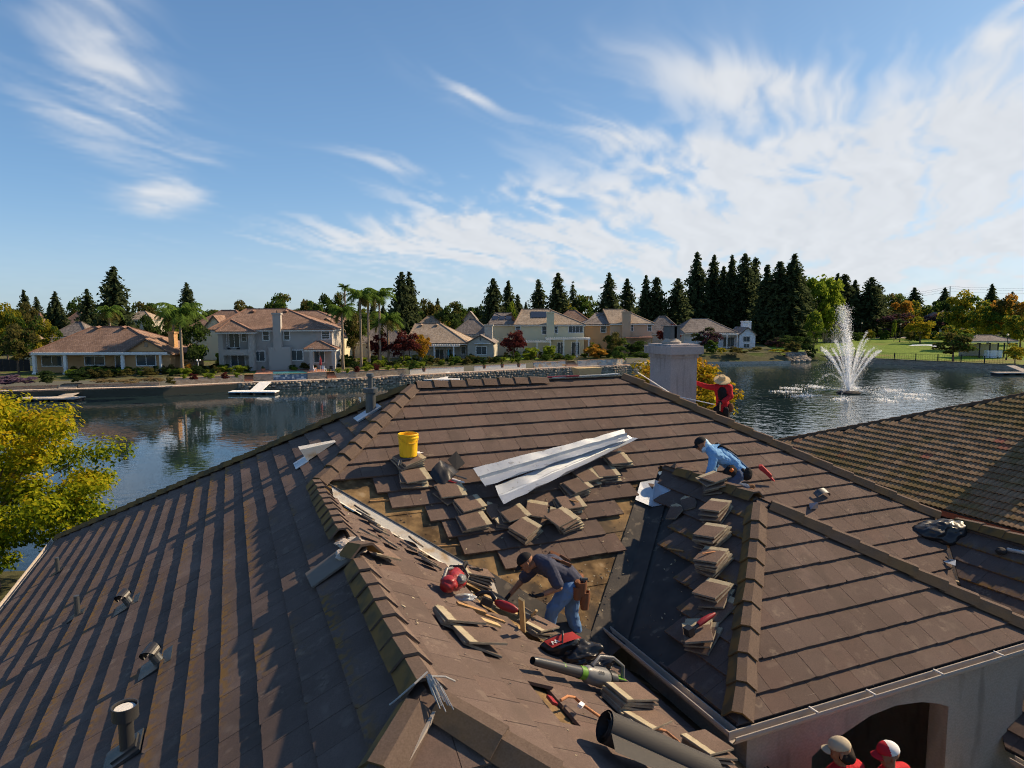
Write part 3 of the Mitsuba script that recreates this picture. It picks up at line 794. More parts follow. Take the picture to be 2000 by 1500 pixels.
# riprap point between the gardens and the park
rp = thing('riprap', 'heap of pale rocks on the point beside the park lawn', 'rocks'); st = []
for i in range(170):
    u, v = srng.uniform(1538, 1582), srng.uniform(690, 706); p = on_z(u, v, ZWAT + 0.1 + (706 - v) * 0.10); s = srng.uniform(0.35, 0.8); vv, ff = proto[i % 8]
    st.append((vv * [s, s, s * 0.7] + p, ff))
k = part(rp, 'rocks', merge(st), 'm_stone', smooth=50); labels[k] = {'kind': 'stuff', 'label': 'pale rocks'}
struct('bank', (lambda m: m)(lump(on_z(1563, 703, ZWAT - 0.4), (6.5, 9, 2.2), 4, 0.1, 3)), 'm_soil', smooth=True)
struct('bank', lump(on_z(1600, 703, ZWAT - 0.6), (9, 8, 1.7), 6, 0.1, 3), 'm_soil', smooth=True)

# retaining walls and steps of the gardens
def garden_wall(a, b, z1, label, bsdf='m_wallblock', k=2.1, n=8):
    t = thing('garden_wall', label, 'wall'); part(t, 'wall', wall_strip(along(offset_line(sh, k), a, b, n), ZP - 0.05, z1, 0.3), bsdf)
    part(t, 'coping', wall_strip(along(offset_line(sh, k - 0.05), a, b, n), z1, z1 + 0.06, 0.42), 'm_coping'); return t


def f_block(p, n, uv):
    return mix((0.24, 0.20, 0.165), (0.33, 0.285, 0.235), cell_rand(dr.floor((p.x + p.y) / 0.45), dr.floor(p.z / 0.2))) * (0.8 + 0.4 * noise(p.x * 5, p.y * 5, p.z * 5))


mat('m_wallblock', mikit.proc(f_block), 0.95, 0.1)
garden_wall(-260, 112, -1.0, 'low block edging below the lavender bed left of the grey dock')
garden_wall(152, 312, -1.0, 'low block edging below the dry flower bed of the single-storey orange house')
garden_wall(340, 474, -0.42, 'block garden wall left of the brick steps below the grey two-storey house')
garden_wall(495, 533, -0.36, 'short block garden wall between the left brick steps and the pool')
garden_wall(601, 637, -0.36, 'short block garden wall between the pool and the right brick steps')
garden_wall(656, 792, -0.42, 'long block garden wall below the row of clipped shrubs')
garden_wall(800, 905, -0.55, 'curved pale garden wall below the tan-roofed house', 'm_trim')
garden_wall(925, 1027, -0.55, 'pale garden wall with terracotta pots on its foot below the burgundy tree', 'm_trim')


def f_mosaic(p, n, uv):
    a, b, w = mikit.voronoi((p.x + p.y) * 1.6, p.z * 2.2)
    c = mix((0.30, 0.34, 0.36), (0.46, 0.30, 0.16), smoothstep(0.35, 0.7, w)); c = mix(c, (0.5, 0.46, 0.4), smoothstep(0.75, 0.8, w))
    return mix((0.5, 0.47, 0.42), c, smoothstep(0.05, 0.12, b - a))


mat('m_mosaic', mikit.proc(f_mosaic), 0.9, 0.2)
garden_wall(1042, 1104, -0.35, 'garden wall faced in coloured stone mosaic below the cream house', 'm_mosaic')
garden_wall(1128, 1222, -0.35, 'grey stone mosaic garden wall right of the wide steps', 'm_mosaic')


def steps(a, b, label, n=5, z0=ZP, z1=ZG, bsdf='m_brick'):
    t = thing('garden_steps', label, 'steps'); q = along(terrace, a, b, 2); d = q[1] - q[0]; w = np.linalg.norm(d); d /= w; nn = np.array([-d[1], d[0]]); c = q.mean(0)
    for i in range(n):
        z = z0 + (z1 - z0) * (i + 1) / n
        part(t, 'step', obox(np.array([*(c + nn * (i * 0.32 + 1.0 - 0.4)), (z0 + z) / 2]), np.array([*d, 0]), np.array([*nn, 0]), np.array([0, 0, 1.0]), w / 2, 1.0, (z - z0) / 2), bsdf)


steps(477, 494, 'narrow brick garden steps left of the pool'); steps(638, 655, 'narrow brick garden steps right of the pool, by the pavilion'); steps(1105, 1127, 'wide stone steps between the two mosaic walls', 6, bsdf='m_coping'); steps(114, 150, 'broad shadowed steps between the beds behind the grey dock', 4, z1=-0.95, bsdf='m_concrete')

# pool behind the wall
pl = thing('swimming_pool', 'small garden pool spilling over a blue tiled front edge toward the lake', 'pool')
pc = along(offset_line(sh, 2.4), 533, 601, 6); pb = offset_line(pc, 5.0)
part(pl, 'front', wall_strip(pc, ZP - 0.02, -0.5, 0.2), 'm_pooltile'); part(pl, 'water', sheet(sg.Polygon(list(map(tuple, pc)) + list(map(tuple, pb[::-1]))), -0.37), 'm_poolwater')
mat('m_poolwater', (0.06, 0.22, 0.26), 0.06, 0.6)


def f_pooltile(p, n, uv):
    c = cell_rand(dr.floor((p.x - p.y) / 0.35), dr.floor(p.z / 0.3)); return mix((0.06, 0.13, 0.24), (0.42, 0.52, 0.6), smoothstep(0.3, 0.9, c))


mat('m_pooltile', mikit.proc(f_pooltile), 0.25, 0.5)
pd = offset_line(pc, 5.02); pe = offset_line(along(offset_line(sh, 2.4), 500, 650, 6), 9.0)
struct('patio', sheet(sg.Polygon(list(map(tuple, along(offset_line(sh, 2.45), 498, 532, 3))) + list(map(tuple, pd)) + list(map(tuple, along(offset_line(sh, 2.45), 602, 640, 3))) + list(map(tuple, pe[::-1]))).buffer(0), ZG + 0.03), 'm_brick')
# docks
def dock(u, v, w, dep, label, bsdf='m_white', stem=2.6, sx=0.0, sl_=2.2):
    t = thing('dock', label, 'dock'); c = on_z(u, v, ZWAT + 0.45); M = frame(np.array([c[0], c[1], 0]), RH, FH, [0, 0, 1.0])
    part(t, 'deck', xf(box(-w / 2, w / 2, 0, dep, ZWAT + 0.30, ZWAT + 0.45), M), bsdf)
    part(t, 'ramp', xf(np.array([(sx - stem / 2, dep, ZWAT + 0.46), (sx + stem / 2, dep, ZWAT + 0.46), (sx + stem / 2, dep + sl_ + 3.6, ZP + 0.06), (sx - stem / 2, dep + sl_ + 3.6, ZP + 0.06)]) if False else
         (np.array([[sx + a, y, z + dz] for y, z in ((dep - 0.05, ZWAT + 0.40), (dep + sl_, ZP + 0.06)) for a in (-stem / 2, stem / 2) for dz in (0, 0.08)]), np.array([[0, 2, 3, 1], [4, 5, 7, 6], [0, 1, 5, 4], [2, 6, 7, 3], [0, 4, 6, 2], [1, 3, 7, 5]])), M), bsdf)
    for x in (-w * 0.42, -w * 0.14, w * 0.14, w * 0.42): part(t, 'float', xf(box(x - w * 0.07, x + w * 0.07, 0.1, dep - 0.1, ZWAT - 0.2, ZWAT + 0.30), M), 'm_dark')


dock(491, 765, 6.6, 1.9, 'white T-shaped dock below the grey two-storey house', stem=1.75, sl_=3.6); dock(88, 778, 7.6, 2.4, 'weathered grey T-shaped dock in front of the orange house', 'm_concrete', 1.9, 1.0, 5.2)
dock(862, 741, 6.0, 1.6, 'small white dock just behind the near ridge', stem=1.8, sl_=4.0); dock(1165, 717, 7.0, 2.0, 'tan floating dock carrying the covered boats', 'm_wood', 1.8, -1, 4.0); dock(1990, 728, 7.5, 2.2, 'pale low dock by the park wall at the right edge', 'm_concrete', 1.6, 3.0, 4.0)
# boats on the dock
def boat(u, v, L, col, label):
    t = thing('boat', label, 'boat'); c = on_z(u, v, ZWAT + 0.45); M = frame(c, RH * 0.96 + FH * 0.28, FH * 0.96 - RH * 0.28, [0, 0, 1.0]); vs, fs = [], []
    for i, x in enumerate(np.linspace(-L / 2, L / 2, 9)):
        k = (1 - abs(2 * x / L) ** 3) if x > 0 else 1 - 0.15 * (2 * x / L) ** 2
        vs += [[x, -0.8 * k, 0.55], [x, -0.5 * k, 0.0], [x, 0.5 * k, 0.0], [x, 0.8 * k, 0.55], [x, 0.0, 0.55 + 0.28 * k]]
    for i in range(8):
        a = i * 5
        for j in range(5): fs += [[a + j, a + (j + 1) % 5, a + (j + 1) % 5 + 5], [a + j, a + (j + 1) % 5 + 5, a + j + 5]]
    fs += [[0, 1, 4], [1, 2, 4], [2, 3, 4]]
    hull = [f for f in fs]; part(t, 'hull', xf((np.array(vs), np.array(hull)), M), 'm_white', smooth=40)
    part(t, 'cover', xf((np.array([[x, y, 0.56 + 0.3 * (1 - abs(y) / 0.8) * (1 - (2 * x / L) ** 4)] for x in np.linspace(-L * 0.42, L * 0.36, 7) for y in (-0.7, -0.35, 0, 0.35, 0.7)]), np.array([[i * 5 + j, i * 5 + j + 1, i * 5 + j + 6, i * 5 + j + 5] for i in range(6) for j in range(4)])), M), col, smooth=True)


mat('m_cover_grey', (0.50, 0.52, 0.55), 0.7); mat('m_cover_red', (0.25, 0.025, 0.035), 0.5)
boat(1152, 713, 5.0, 'm_cover_grey', 'covered white boat with a grey cover, left of the red one'); boat(1195, 714, 4.6, 'm_cover_red', 'small white boat with a dark red cover beside the grey covered boat')
# the near bank: slab and dock edge by the yellow tree
nd = thing('dock', 'pale concrete slab at the near bank beneath the yellow tree', 'dock'); c = on_z(36, 1142, -1.9)
part(nd, 'deck', xf(merge([box(-2.2, 0.75, -0.9, 0.62, -2.2, -1.9), box(-2.4, 0.9, -2.6, -0.86, -2.5, -2.05)]), frame(np.array([c[0], c[1], 0]), RH, FH, [0, 0, 1.0])), 'm_concrete')

# ------------------------------------------------------------------ houses across the lake
class House:
    def __init__(s, u, d, label, name='lakeside_house', yaw=0.0):
        s.k = thing(name, label, 'house'); o = at(u, 640, d); c, n = math.cos(yaw), math.sin(yaw)
        s.x = RH * c + FH * n; s.y = FH * c - RH * n; s.o = np.array([o[0], o[1], 0.0]); s.M = frame(s.o, s.x, s.y, [0, 0, 1.0])

    def px(s, u, v, y=0.0):
        p = on_plane(u, v, s.o + s.y * y, s.y) - s.o; return p @ s.x, p[2]

    def X(s, u, y=0.0): return s.px(u, 650, y)[0]

    def Z(s, v, y=0.0): return s.px(1000, v, y)[1]

    def add(s, nm, m, bsdf, par=None, **k): return part(par or s.k, nm, xf(m, s.M), bsdf, **k)

    def wall(s, u0, u1, vtop, y0, y1, bsdf, z0=ZG - 0.1):
        s.add('wall', box(s.X(u0, y0), s.X(u1, y0), y0, y1, z0, s.Z(vtop, y0)), bsdf)

    def window(s, u0, v0, u1, v1, y=0.0, n=1, frame='m_white', pane='m_pane', cross=0, fw=0.13):
        x0, z1 = s.px(u0, v0, y); x1, z0 = s.px(u1, v1, y)
        b = [box(x0, x0 + fw, y - 0.07, y + 0.02, z0, z1), box(x1 - fw, x1, y - 0.07, y + 0.02, z0, z1), box(x0 + fw, x1 - fw, y - 0.07, y + 0.02, z1 - fw, z1), box(x0 + fw, x1 - fw, y - 0.10, y + 0.02, z0, z0 + fw)]
        k = s.add('window', merge(b), frame)
        xs = np.linspace(x0 + fw, x1 - fw, n + 1)
        for a, b_ in zip(xs[:-1], xs[1:]):
            s.add('pane', box(a + 0.025, b_ - 0.025, y - 0.03, y - 0.01, z0 + fw, z1 - fw), pane, k)
            for c in range(1, cross + 1): s.add('bar', box(a, b_, y - 0.05, y - 0.032, z0 + fw + (z1 - z0 - 2 * fw) * c / (cross + 1) - 0.025, z0 + fw + (z1 - z0 - 2 * fw) * c / (cross + 1) + 0.025), frame, k)
        for a in xs[1:-1]: s.add('mullion', box(a - 0.035, a + 0.035, y - 0.06, y - 0.0, z0 + fw, z1 - fw), frame, k)
        return k

    def faces(s, polys, nm, bsdf, par=None, th=0.16):
        vs, fs, uvs = [], [], []
        for pg in polys:
            pg = np.array(pg, float); n = np.cross(pg[1] - pg[0], pg[2] - pg[0]); n /= np.linalg.norm(n); pg = pg if n[2] > 0 else pg[::-1]; n = n if n[2] > 0 else -n
            a = np.cross([0, 0, 1.0], n); a = a / np.linalg.norm(a); d = np.cross(a, n); k = len(vs)
            off = 100 * rng.random()
            vs += list(pg); uvs += [[p @ a + off, p @ d + off] for p in pg]; m = len(pg); fs += [[k, k + i, k + i + 1] for i in range(1, m - 1)]
            k2 = len(vs); vs += [p - [0, 0, th] for p in pg]; uvs += [[p @ a + off, p @ d + off] for p in pg]; fs += [[k2, k2 + i + 1, k2 + i] for i in range(1, m - 1)]
            for i in range(m): j = (i + 1) % m; fs += [[k + i, k2 + i, k2 + j], [k + i, k2 + j, k + j]]
        return part(par or s.k, nm, xf((np.array(vs), np.array(fs)), s.M), bsdf, uv=np.array(uvs))

    def hip(s, x0, x1, y0, y1, ze, rise, bsdf, nm='roof', rx0=None, rx1=None):
        ym = (y0 + y1) / 2; rx0 = x0 + (y1 - y0) / 2 if rx0 is None else rx0; rx1 = x1 - (y1 - y0) / 2 if rx1 is None else rx1; zr = ze + rise
        A, B, C, D, E, F = (x0, y0, ze), (x1, y0, ze), (x1, y1, ze), (x0, y1, ze), (rx0, ym, zr), (rx1, ym, zr)
        k = s.faces([[A, B, F, E], [B, C, F], [C, D, E, F], [D, A, E]], nm, bsdf)
        rr = []
        for a, b in ((A, E), (B, F), (E, F), (C, F), (D, E)): rr.append(bar(np.array(a) + [0, 0, 0.04], np.array(b) + [0, 0, 0.04], 0.26, 0.12))
        s.add('ridge_tiles', merge(rr), bsdf + '_cap', k)
        s.add('fascia', merge([box(x0 + 0.06, x1 - 0.06, y0 + 0.06, y0 + 0.12, ze - 0.36, ze - 0.16), box(x0 + 0.06, x0 + 0.12, y0 + 0.12, y1 - 0.06, ze - 0.36, ze - 0.16), box(x1 - 0.12, x1 - 0.06, y0 + 0.12, y1 - 0.06, ze - 0.36, ze - 0.16), box(x0 + 0.12, x1 - 0.12, y0 + 0.12, y1 - 0.1, ze - 0.30, ze - 0.22)]), 'm_trim')
        return k

    def gable(s, x0, x1, y0, y1, ze, rise, bsdf, wallmat, zb=None, ov=0.35):
        xm = (x0 + x1) / 2
        k = s.faces([[(x0 - ov, y0 - ov, ze - rise * ov / (xm - x0)), (xm, y0 - ov, ze + rise), (xm, y1, ze + rise), (x0 - ov, y1, ze - rise * ov / (xm - x0))], [(x1 + ov, y0 - ov, ze - rise * ov / (xm - x0)), (x1 + ov, y1, ze - rise * ov / (xm - x0)), (xm, y1, ze + rise), (xm, y0 - ov, ze + rise)]], 'roof', bsdf)
        v = np.array([(x0, y0, ze - 0.17), (x1, y0, ze - 0.17), (xm, y0, ze + rise - 0.17), (x0, y1, ze - 0.17), (x1, y1, ze - 0.17), (xm, y1, ze + rise - 0.17)]); s.add('gable', (v, np.array([[0, 1, 2], [3, 5, 4], [0, 2, 5], [0, 5, 3], [1, 4, 5], [1, 5, 2]])), wallmat)
        if zb is not None: s.add('wall', box(x0, x1, y0, y1, zb, ze - 0.17), wallmat)
        s.add('bargeboard', merge([bar((x0 - ov, y0 - ov - 0.05, ze - rise * ov / (xm - x0) - 0.12), (xm, y0 - ov - 0.05, ze + rise - 0.12), 0.07, 0.22), bar((x1 + ov, y0 - ov - 0.05, ze - rise * ov / (xm - x0) - 0.12), (xm, y0 - ov - 0.05, ze + rise - 0.12), 0.07, 0.22)]), 'm_bark')
        return k

    def column(s, u, vtop, y, w=0.3, bsdf='m_white', z0=ZG, nm='column'):
        x, z = s.px(u, vtop, y); s.add(nm, merge([box(x - w / 2, x + w / 2, y - w / 2, y + w / 2, z0, z), box(x - w * 0.75, x + w * 0.75, y - w * 0.75, y + w * 0.75, z0, z0 + 0.25), box(x - w * 0.7, x + w * 0.7, y - w * 0.7, y + w * 0.7, z - 0.15, z)]), bsdf)

    def chimney(s, u0, u1, vtop, vbot, y, dep, bsdf, cap=True):
        x0, z1 = s.px(u0, vtop, y); x1, z0 = s.px(u1, vbot, y); k = s.add('chimney', box(x0, x1, y, y + dep, z0, z1 - 0.3), bsdf)
        o = 0.12; s.add('crown', box(x0 - o, x1 + o, y - o, y + dep + o, z1 - 0.3, z1), bsdf, k)
        s.add('flue', tube([((x0 + x1) / 2, y + dep / 2, z1), ((x0 + x1) / 2, y + dep / 2, z1 + 0.4)], 0.12, 8), 'm_bark', k)

    def roof_vents(s, pts, y, bsdf):
        for u, v in pts:
            x, z = s.px(u, v, y); s.add('roof_vent', xf((np.array([(-0.45, -0.1, 0), (0.45, -0.1, 0), (0, -0.1, 0.28), (-0.45, 0.9, 0.25), (0.45, 0.9, 0.25), (0, 0.9, 0.4)]), np.array([[0, 1, 2], [0, 2, 5], [0, 5, 3], [1, 4, 5], [1, 5, 2]])), frame((x, y, z), (1, 0, 0), (0, 1, 0), (0, 0, 1))), bsdf)


mat('m_roof_red_cap', (0.23, 0.135, 0.10), 0.9); mat('m_roof_tan_cap', (0.30, 0.22, 0.155), 0.9); mat('m_roof_grey_cap', (0.16, 0.14, 0.125), 0.9)

# 1: single-storey orange house with a white porch
h = House(195, 104, 'single-storey orange stucco house with red tile roof and white porch columns')
x0, x1, ze = h.X(58), h.X(334), h.Z(687)
h.hip(x0, x1, -0.6, 12.5, ze, h.Z(636, 6) - ze, 'm_roof_red', rx0=h.X(182, 6), rx1=h.X(251, 6))
h.wall(68, 241, 690, 2.4, 11.5, 'm_wall_orange'); h.wall(241, 330, 690, 0.2, 11.4, 'm_wall_orange')
xa, za = h.px(284, 661, -0.4); xg0, xg1 = h.X(238, -0.4), h.X(331, -0.4); h.gable(xg0, xg1, -0.3, 6, ze + 0.02, za - ze, 'm_roof_red', 'm_wall_orange')
h.add('gable_vent', box(xa - 0.25, xa + 0.25, -0.36, -0.31, ze + 0.9, ze + 1.6), 'm_roof_tan_cap')
h.add('porch_beam', merge([box(h.X(58, -0.8), h.X(324, -0.8), -0.95, -0.7, h.Z(691, -0.8), h.Z(686, -0.8)), box(h.X(70, -0.5), h.X(240, -0.5), -0.68, 2.35, h.Z(690.4, -0.5), h.Z(689.6, -0.5))]), 'm_white')
for u in (66, 126.5, 239): h.column(u, 690, -0.5, 0.42)
h.column(313, 690, -0.5, 0.3)
h.window(80, 694, 123, 716, 2.4, 2); h.window(164, 695, 206, 714, 2.4, 2); h.window(224, 694, 238, 721, 2.4, 1); h.window(265, 691, 306, 715, 0.2, 2)
h.chimney(328, 342, 648, 704, 3, 1.2, 'm_wall_orange'); h.roof_vents([(188, 641), (239, 641)], 4.9, 'm_roof_red_cap')
sofa = thing('outdoor_sofa', 'long dark outdoor sofa on the porch of the orange house', 'sofa')
X, Z = h.px(188, 722, 1.2); part(sofa, 'seat', xf(box(X - 2.0, X + 2.0, 0.9, 1.7, ZG, ZG + 0.45), h.M), 'm_dark'); part(sofa, 'backrest', xf(box(X - 2.0, X + 2.0, 1.7, 1.9, ZG, ZG + 0.95), h.M), 'm_dark')
for q in (-1.4, -0.5, 0.5, 1.4): part(sofa, 'cushion', xf(box(X + q - 0.4, X + q + 0.4, 1.35, 1.68, ZG + 0.45, ZG + 0.85), h.M), 'm_wall_blue' if abs(q) < 1 else 'm_iron')

# 2: grey two-storey house
h = House(540, 111, 'grey two-storey stucco house with red tile roof, tall chimney and left balcony', yaw=0.10)
W = 'm_wall_grey'; ze = h.Z(641)
h.hip(h.X(408), h.X(652), -0.6, 14, ze, h.Z(602.5, 6.7) - ze, 'm_roof_red', rx0=h.X(484, 6.7), rx1=h.X(561, 6.7))
h.wall(492, 648, 642, 0.2, 13, W); x0, x1 = h.X(425, -1.6), h.X(493, -1.6)
zt, zb2, zb1 = h.Z(646, -1.6), h.Z(679, -1.6), h.Z(690, -1.6); xa, xb = h.X(434, -1.6), h.X(484, -1.6)
h.add('wall', merge([box(x0, xa, -1.6, 0.2, ZG, zt), box(xb, x1, -1.6, 0.2, ZG, zt), box(xa, xb, -1.6, -1.3, zb1, zb2), box(x0, x1, 0.2, 12.8, ZG, zt), box(xa, xb, -1.3, 0.2, zb1, zb1 + 0.3), box(xa, xb, -1.6, 0.2, zt - 0.15, zt)]), W)
h.window(437, 650, 444, 676, 0.2, 1, cross=1, fw=0.1); h.window(446, 649, 469, 679, 0.2, 2, fw=0.1, pane='m_pane'); h.window(471, 650, 482, 667, 0.2, 1, cross=1, fw=0.1); h.window(450, 692, 480, 718, 0.2, 2, fw=0.1)
h.hip(h.X(421, -2), h.X(498, -2), -2.2, 3.4, h.Z(645, -2), h.Z(623, 0.5) - h.Z(645, -2), 'm_roof_red', rx0=h.X(452, 0.5) - 0.05, rx1=h.X(452, 0.5) + 0.05)
h.window(512, 644, 527, 665.5, 0.2, 1, cross=1); h.window(553, 644, 567, 665, 0.2, 1, cross=1); h.window(627, 642.5, 645, 663, 0.2, 1, cross=3); h.window(494, 685, 519, 706, 0.2, 2); h.window(566, 683, 593, 704.5, 0.2, 2)
h.chimney(531.5, 551, 611, 719, -0.9, 1.1, W)
a0, a1, zc = h.X(523, -0.92), h.X(566, -0.92), h.Z(675, -0.92); h.add('chimney_base', box(a0, a1, -0.93, 0.2, ZG, zc), W)
h.hip(h.X(592, -3), h.X(657, -3), -3.2, 0.3, h.Z(679, -3), h.Z(664, -1.5) - h.Z(679, -3), 'm_roof_red', nm='pavilion_roof', rx0=h.X(618, -1.5), rx1=h.X(626, -1.5))
for u in (608, 651): h.column(u, 680, -2.8, 0.55, W)
h.window(612, 684, 635, 709, 0.2, 2, fw=0.12); h.roof_vents([(493, 609), (557, 609)], 5.2, 'm_roof_red_cap')
def umbrella(p, hgt, label, bsdf='m_red'):
    t = thing('patio_umbrella', label, 'umbrella'); part(t, 'pole', tube([p, p + [0, 0, hgt]], 0.03, 6), 'm_white'); part(t, 'canopy', lathe([(0.05, hgt * 0.38), (0.2, hgt * 0.42), (0.17, hgt * 0.7), (0.05, hgt * 0.98), (0, hgt)], 10, p), bsdf, smooth=30)


X, _ = h.px(626, 712, -4.2); umbrella((h.M @ [X, -4.2, ZG, 1])[:3], 2.5, 'furled red patio umbrella in front of the pavilion of the grey house')
def chair(p, bsdf, label, yaw=0.0, group=None):
    t = thing('garden_chair', label, 'chair', group); M = frame(p, RH * math.cos(yaw) + FH * math.sin(yaw), FH * math.cos(yaw) - RH * math.sin(yaw), [0, 0, 1.0])
    part(t, 'seat', xf(box(-0.25, 0.25, -0.25, 0.25, 0.40, 0.46), M), bsdf); part(t, 'backrest', xf(box(-0.25, 0.25, 0.2, 0.26, 0.46, 0.95), M), bsdf)
    for a in (-0.22, 0.22):
        for b in (-0.22, 0.22): part(t, 'leg', xf(box(a - 0.025, a + 0.025, b - 0.025, b + 0.025, 0, 0.40), M), bsdf)


for u, yv, c, lb in ((446, -0.7, 'm_dark', 'dark chair at the left of the balcony'), (464, -0.7, 'm_dark', 'dark chair at the right of the balcony')):
    X, _ = h.px(u, 679, yv); chair((h.M @ [X, yv, zb1 + 0.3, 1])[:3], c, lb)
for i, (u, yv, c, lb) in enumerate(((458, -3.6, 'm_white', 'white chair left of the round shrub before the grey house'), (471, -3.4, 'm_white', 'white chair below the balcony post'), (615, -5, 'm_wall_blue', 'pale chair left of the red umbrella'), (633, -5, 'm_wall_blue', 'pale chair right of the red umbrella'), (646, -5, 'm_dark', 'dark chair by the right pavilion column'))):
    X, _ = h.px(u, 715, yv); chair((h.M @ [X, yv, ZG, 1])[:3], c, lb, i * 0.9)

# the neighbours behind it
h = House(425, 138, 'red-roofed house half hidden behind the palm, left of the grey house'); ze = h.Z(646); h.hip(h.X(352), h.X(500), -0.5, 12, ze, h.Z(604.5, 5.7) - ze, 'm_roof_red'); h.wall(356, 495, 648, 0, 11.5, 'm_wall_cream')
h.gable(h.X(398, -1), h.X(440, -1), -1, 5, h.Z(640, -1), h.Z(614, -1) - h.Z(640, -1), 'm_roof_red', 'm_wall_cream', ZG)
h = House(620, 136, 'cream two-storey house with red roof showing behind the right end of the grey house'); ze = h.Z(629); h.hip(h.X(560), h.X(674), -0.5, 12, ze, h.Z(606.5, 5.7) - ze, 'm_roof_red', rx0=h.X(578, 5.7), rx1=h.X(622, 5.7)); h.wall(566, 672, 631, 0, 11.5, 'm_wall_cream'); h.window(651, 633, 664, 644, 0, 2)
h.gable(h.X(625, -1.4), h.X(652, -1.4), -1.4, 4, h.Z(629, -1.4), h.Z(620, -1.4) - h.Z(629, -1.4), 'm_roof_red', 'm_wall_cream', ZG); h.hip(h.X(645, -3), h.X(684, -3), -3, 0, h.Z(657, -3), h.Z(646, -1.5) - h.Z(657, -3), 'm_roof_red', nm='porch_roof'); h.column(668, 657, -2.6, 0.3); h.window(652, 660, 666, 690, 0, 2)

# 3: tan-roofed single-storey house with a side gable
h = House(865, 134, 'single-storey sage house with tan flat-tile roof, white pergola and right-hand gable', yaw=-0.06); ze = h.Z(670)
h.hip(h.X(792), h.X(915), -0.4, 14, ze, h.Z(631.5, 6.8) - ze, 'm_roof_tan', rx0=h.X(812, 6.8), rx1=h.X(860, 6.8)); h.wall(800, 914, 672, 2.2, 13, 'm_wall_sage')
h.gable(h.X(914), h.X(964), -0.8, 9, h.Z(668, -0.8), h.Z(653.5, -0.8) - h.Z(668, -0.8), 'm_roof_grey', 'm_wall_sage', ZG); h.window(929, 676, 951, 693, -0.8, 2); h.add('gable_vent', box(h.X(937.5), h.X(940.5), -0.86, -0.81, h.Z(665), h.Z(659)), 'm_iron')
h.add('trellis', box(h.X(926, -1.4), h.X(958, -1.4), -1.7, -0.85, h.Z(671.6, -1), h.Z(671, -1)), 'm_white')
def pergola(h, u0, u1, v, ya, yb, cols, par=None):
    x0, z = h.px(u0, v, ya); x1, _ = h.px(u1, v, ya); h.add('pergola', merge([box(x0, x1, ya - 0.08, ya + 0.08, z - 0.28, z), box(x0, x1, yb - 0.16, yb, z - 0.28, z)] + [box(a - 0.05, a + 0.05, ya - 0.5, yb, z, z + 0.17) for a in np.linspace(x0 + 0.1, x1 - 0.1, max(6, int((x1 - x0) / 0.45)))]), 'm_white')
    for u in cols: h.column(u, v + 2, ya, 0.24)


pergola(h, 836, 898, 674.5, -0.6, 2.1, (848, 886)); h.window(850, 681, 868, 703, 2.2, 2); h.window(872, 681, 884, 703, 2.2, 1); h.window(900, 676, 910, 692, 2.2, 1)
h.chimney(946, 962, 634, 665, 3.5, 1.2, 'm_wall_sage'); h.roof_vents([(822, 636), (852, 636)], 5.6, 'm_roof_tan_cap')
X, _ = h.px(876, 702, -0.2); umbrella((h.M @ [X, -0.2, ZG, 1])[:3], 2.3, 'furled blue-green umbrella under the white pergola', 'm_teal'); mat('m_teal', (0.08, 0.3, 0.36), 0.7)
# 4: cream two-storey house
h = House(1050, 146, 'cream two-storey house with tan roof, solar panels and long white pergola'); ze = h.Z(634)
h.hip(h.X(1004), h.X(1144), -0.6, 13, ze, h.Z(604, 6.2) - ze, 'm_roof_tan', rx0=h.X(1020, 6.2), rx1=h.X(1072, 6.2)); h.wall(1006, 1141, 636, 0, 12.5, 'm_wall_cream')
h.hip(h.X(952, 4), h.X(1012, 4), 3.4, 14, h.Z(633, 4), h.Z(611, 8.7) - h.Z(633, 4), 'm_roof_grey'); h.wall(955, 1008, 634, 4, 13, 'm_wall_cream')
for a in ((1006.5, 637, 1017, 645, 1), (1058, 636.5, 1068, 653, 1), (1083, 636.5, 1090, 651, 1), (1110, 635.5, 1139, 650.5, 4)): h.window(*a[:4], 0, a[4], frame='m_wall_blue', fw=0.1, cross=1 if a[4] == 1 else 0)
h.chimney(1068, 1082, 609, 664, -0.8, 1.0, 'm_wall_cream'); pergola(h, 1023, 1076, 666.5, -3.6, -0.05, (1049, 1075)); pergola(h, 1066, 1153, 661, -3.0, -0.05, (1101, 1127, 1150))
h.window(1088, 668, 1100, 693, 0, 2, fw=0.1); h.window(1116, 668, 1132, 693, 0, 2, fw=0.1)
k = h.add('solar_panel', (np.array([(h.X(1037, 2.4), 2.2, 0), (h.X(1068, 2.4), 2.2, 0), (h.X(1068, 2.4), 4.9, 0), (h.X(1037, 2.4), 4.9, 0)]) + np.array([[0, 0, ze + 0.14 + (y + 0.6) * (h.Z(604, 6.2) - ze) / 6.8] for y in (2.2, 2.2, 4.9, 4.9)]), np.array([[0, 1, 2, 3]])), 'm_solar'); mat('m_solar', (0.025, 0.03, 0.045), 0.15, 0.6)
for q in range(3): h.add('solar_panel', (np.array([(h.X(962 + q * 13, 6), 5.2, 0), (h.X(973 + q * 13, 6), 5.2, 0), (h.X(973 + q * 13, 6), 7.0, 0), (h.X(962 + q * 13, 6), 7.0, 0)]) + np.array([[0, 0, h.Z(633, 4) + 0.14 + (y - 3.4) * (h.Z(611, 8.7) - h.Z(633, 4)) / 5.3] for y in (5.2, 5.2, 7.0, 7.0)]), np.array([[0, 1, 2, 3]])), 'm_solar')
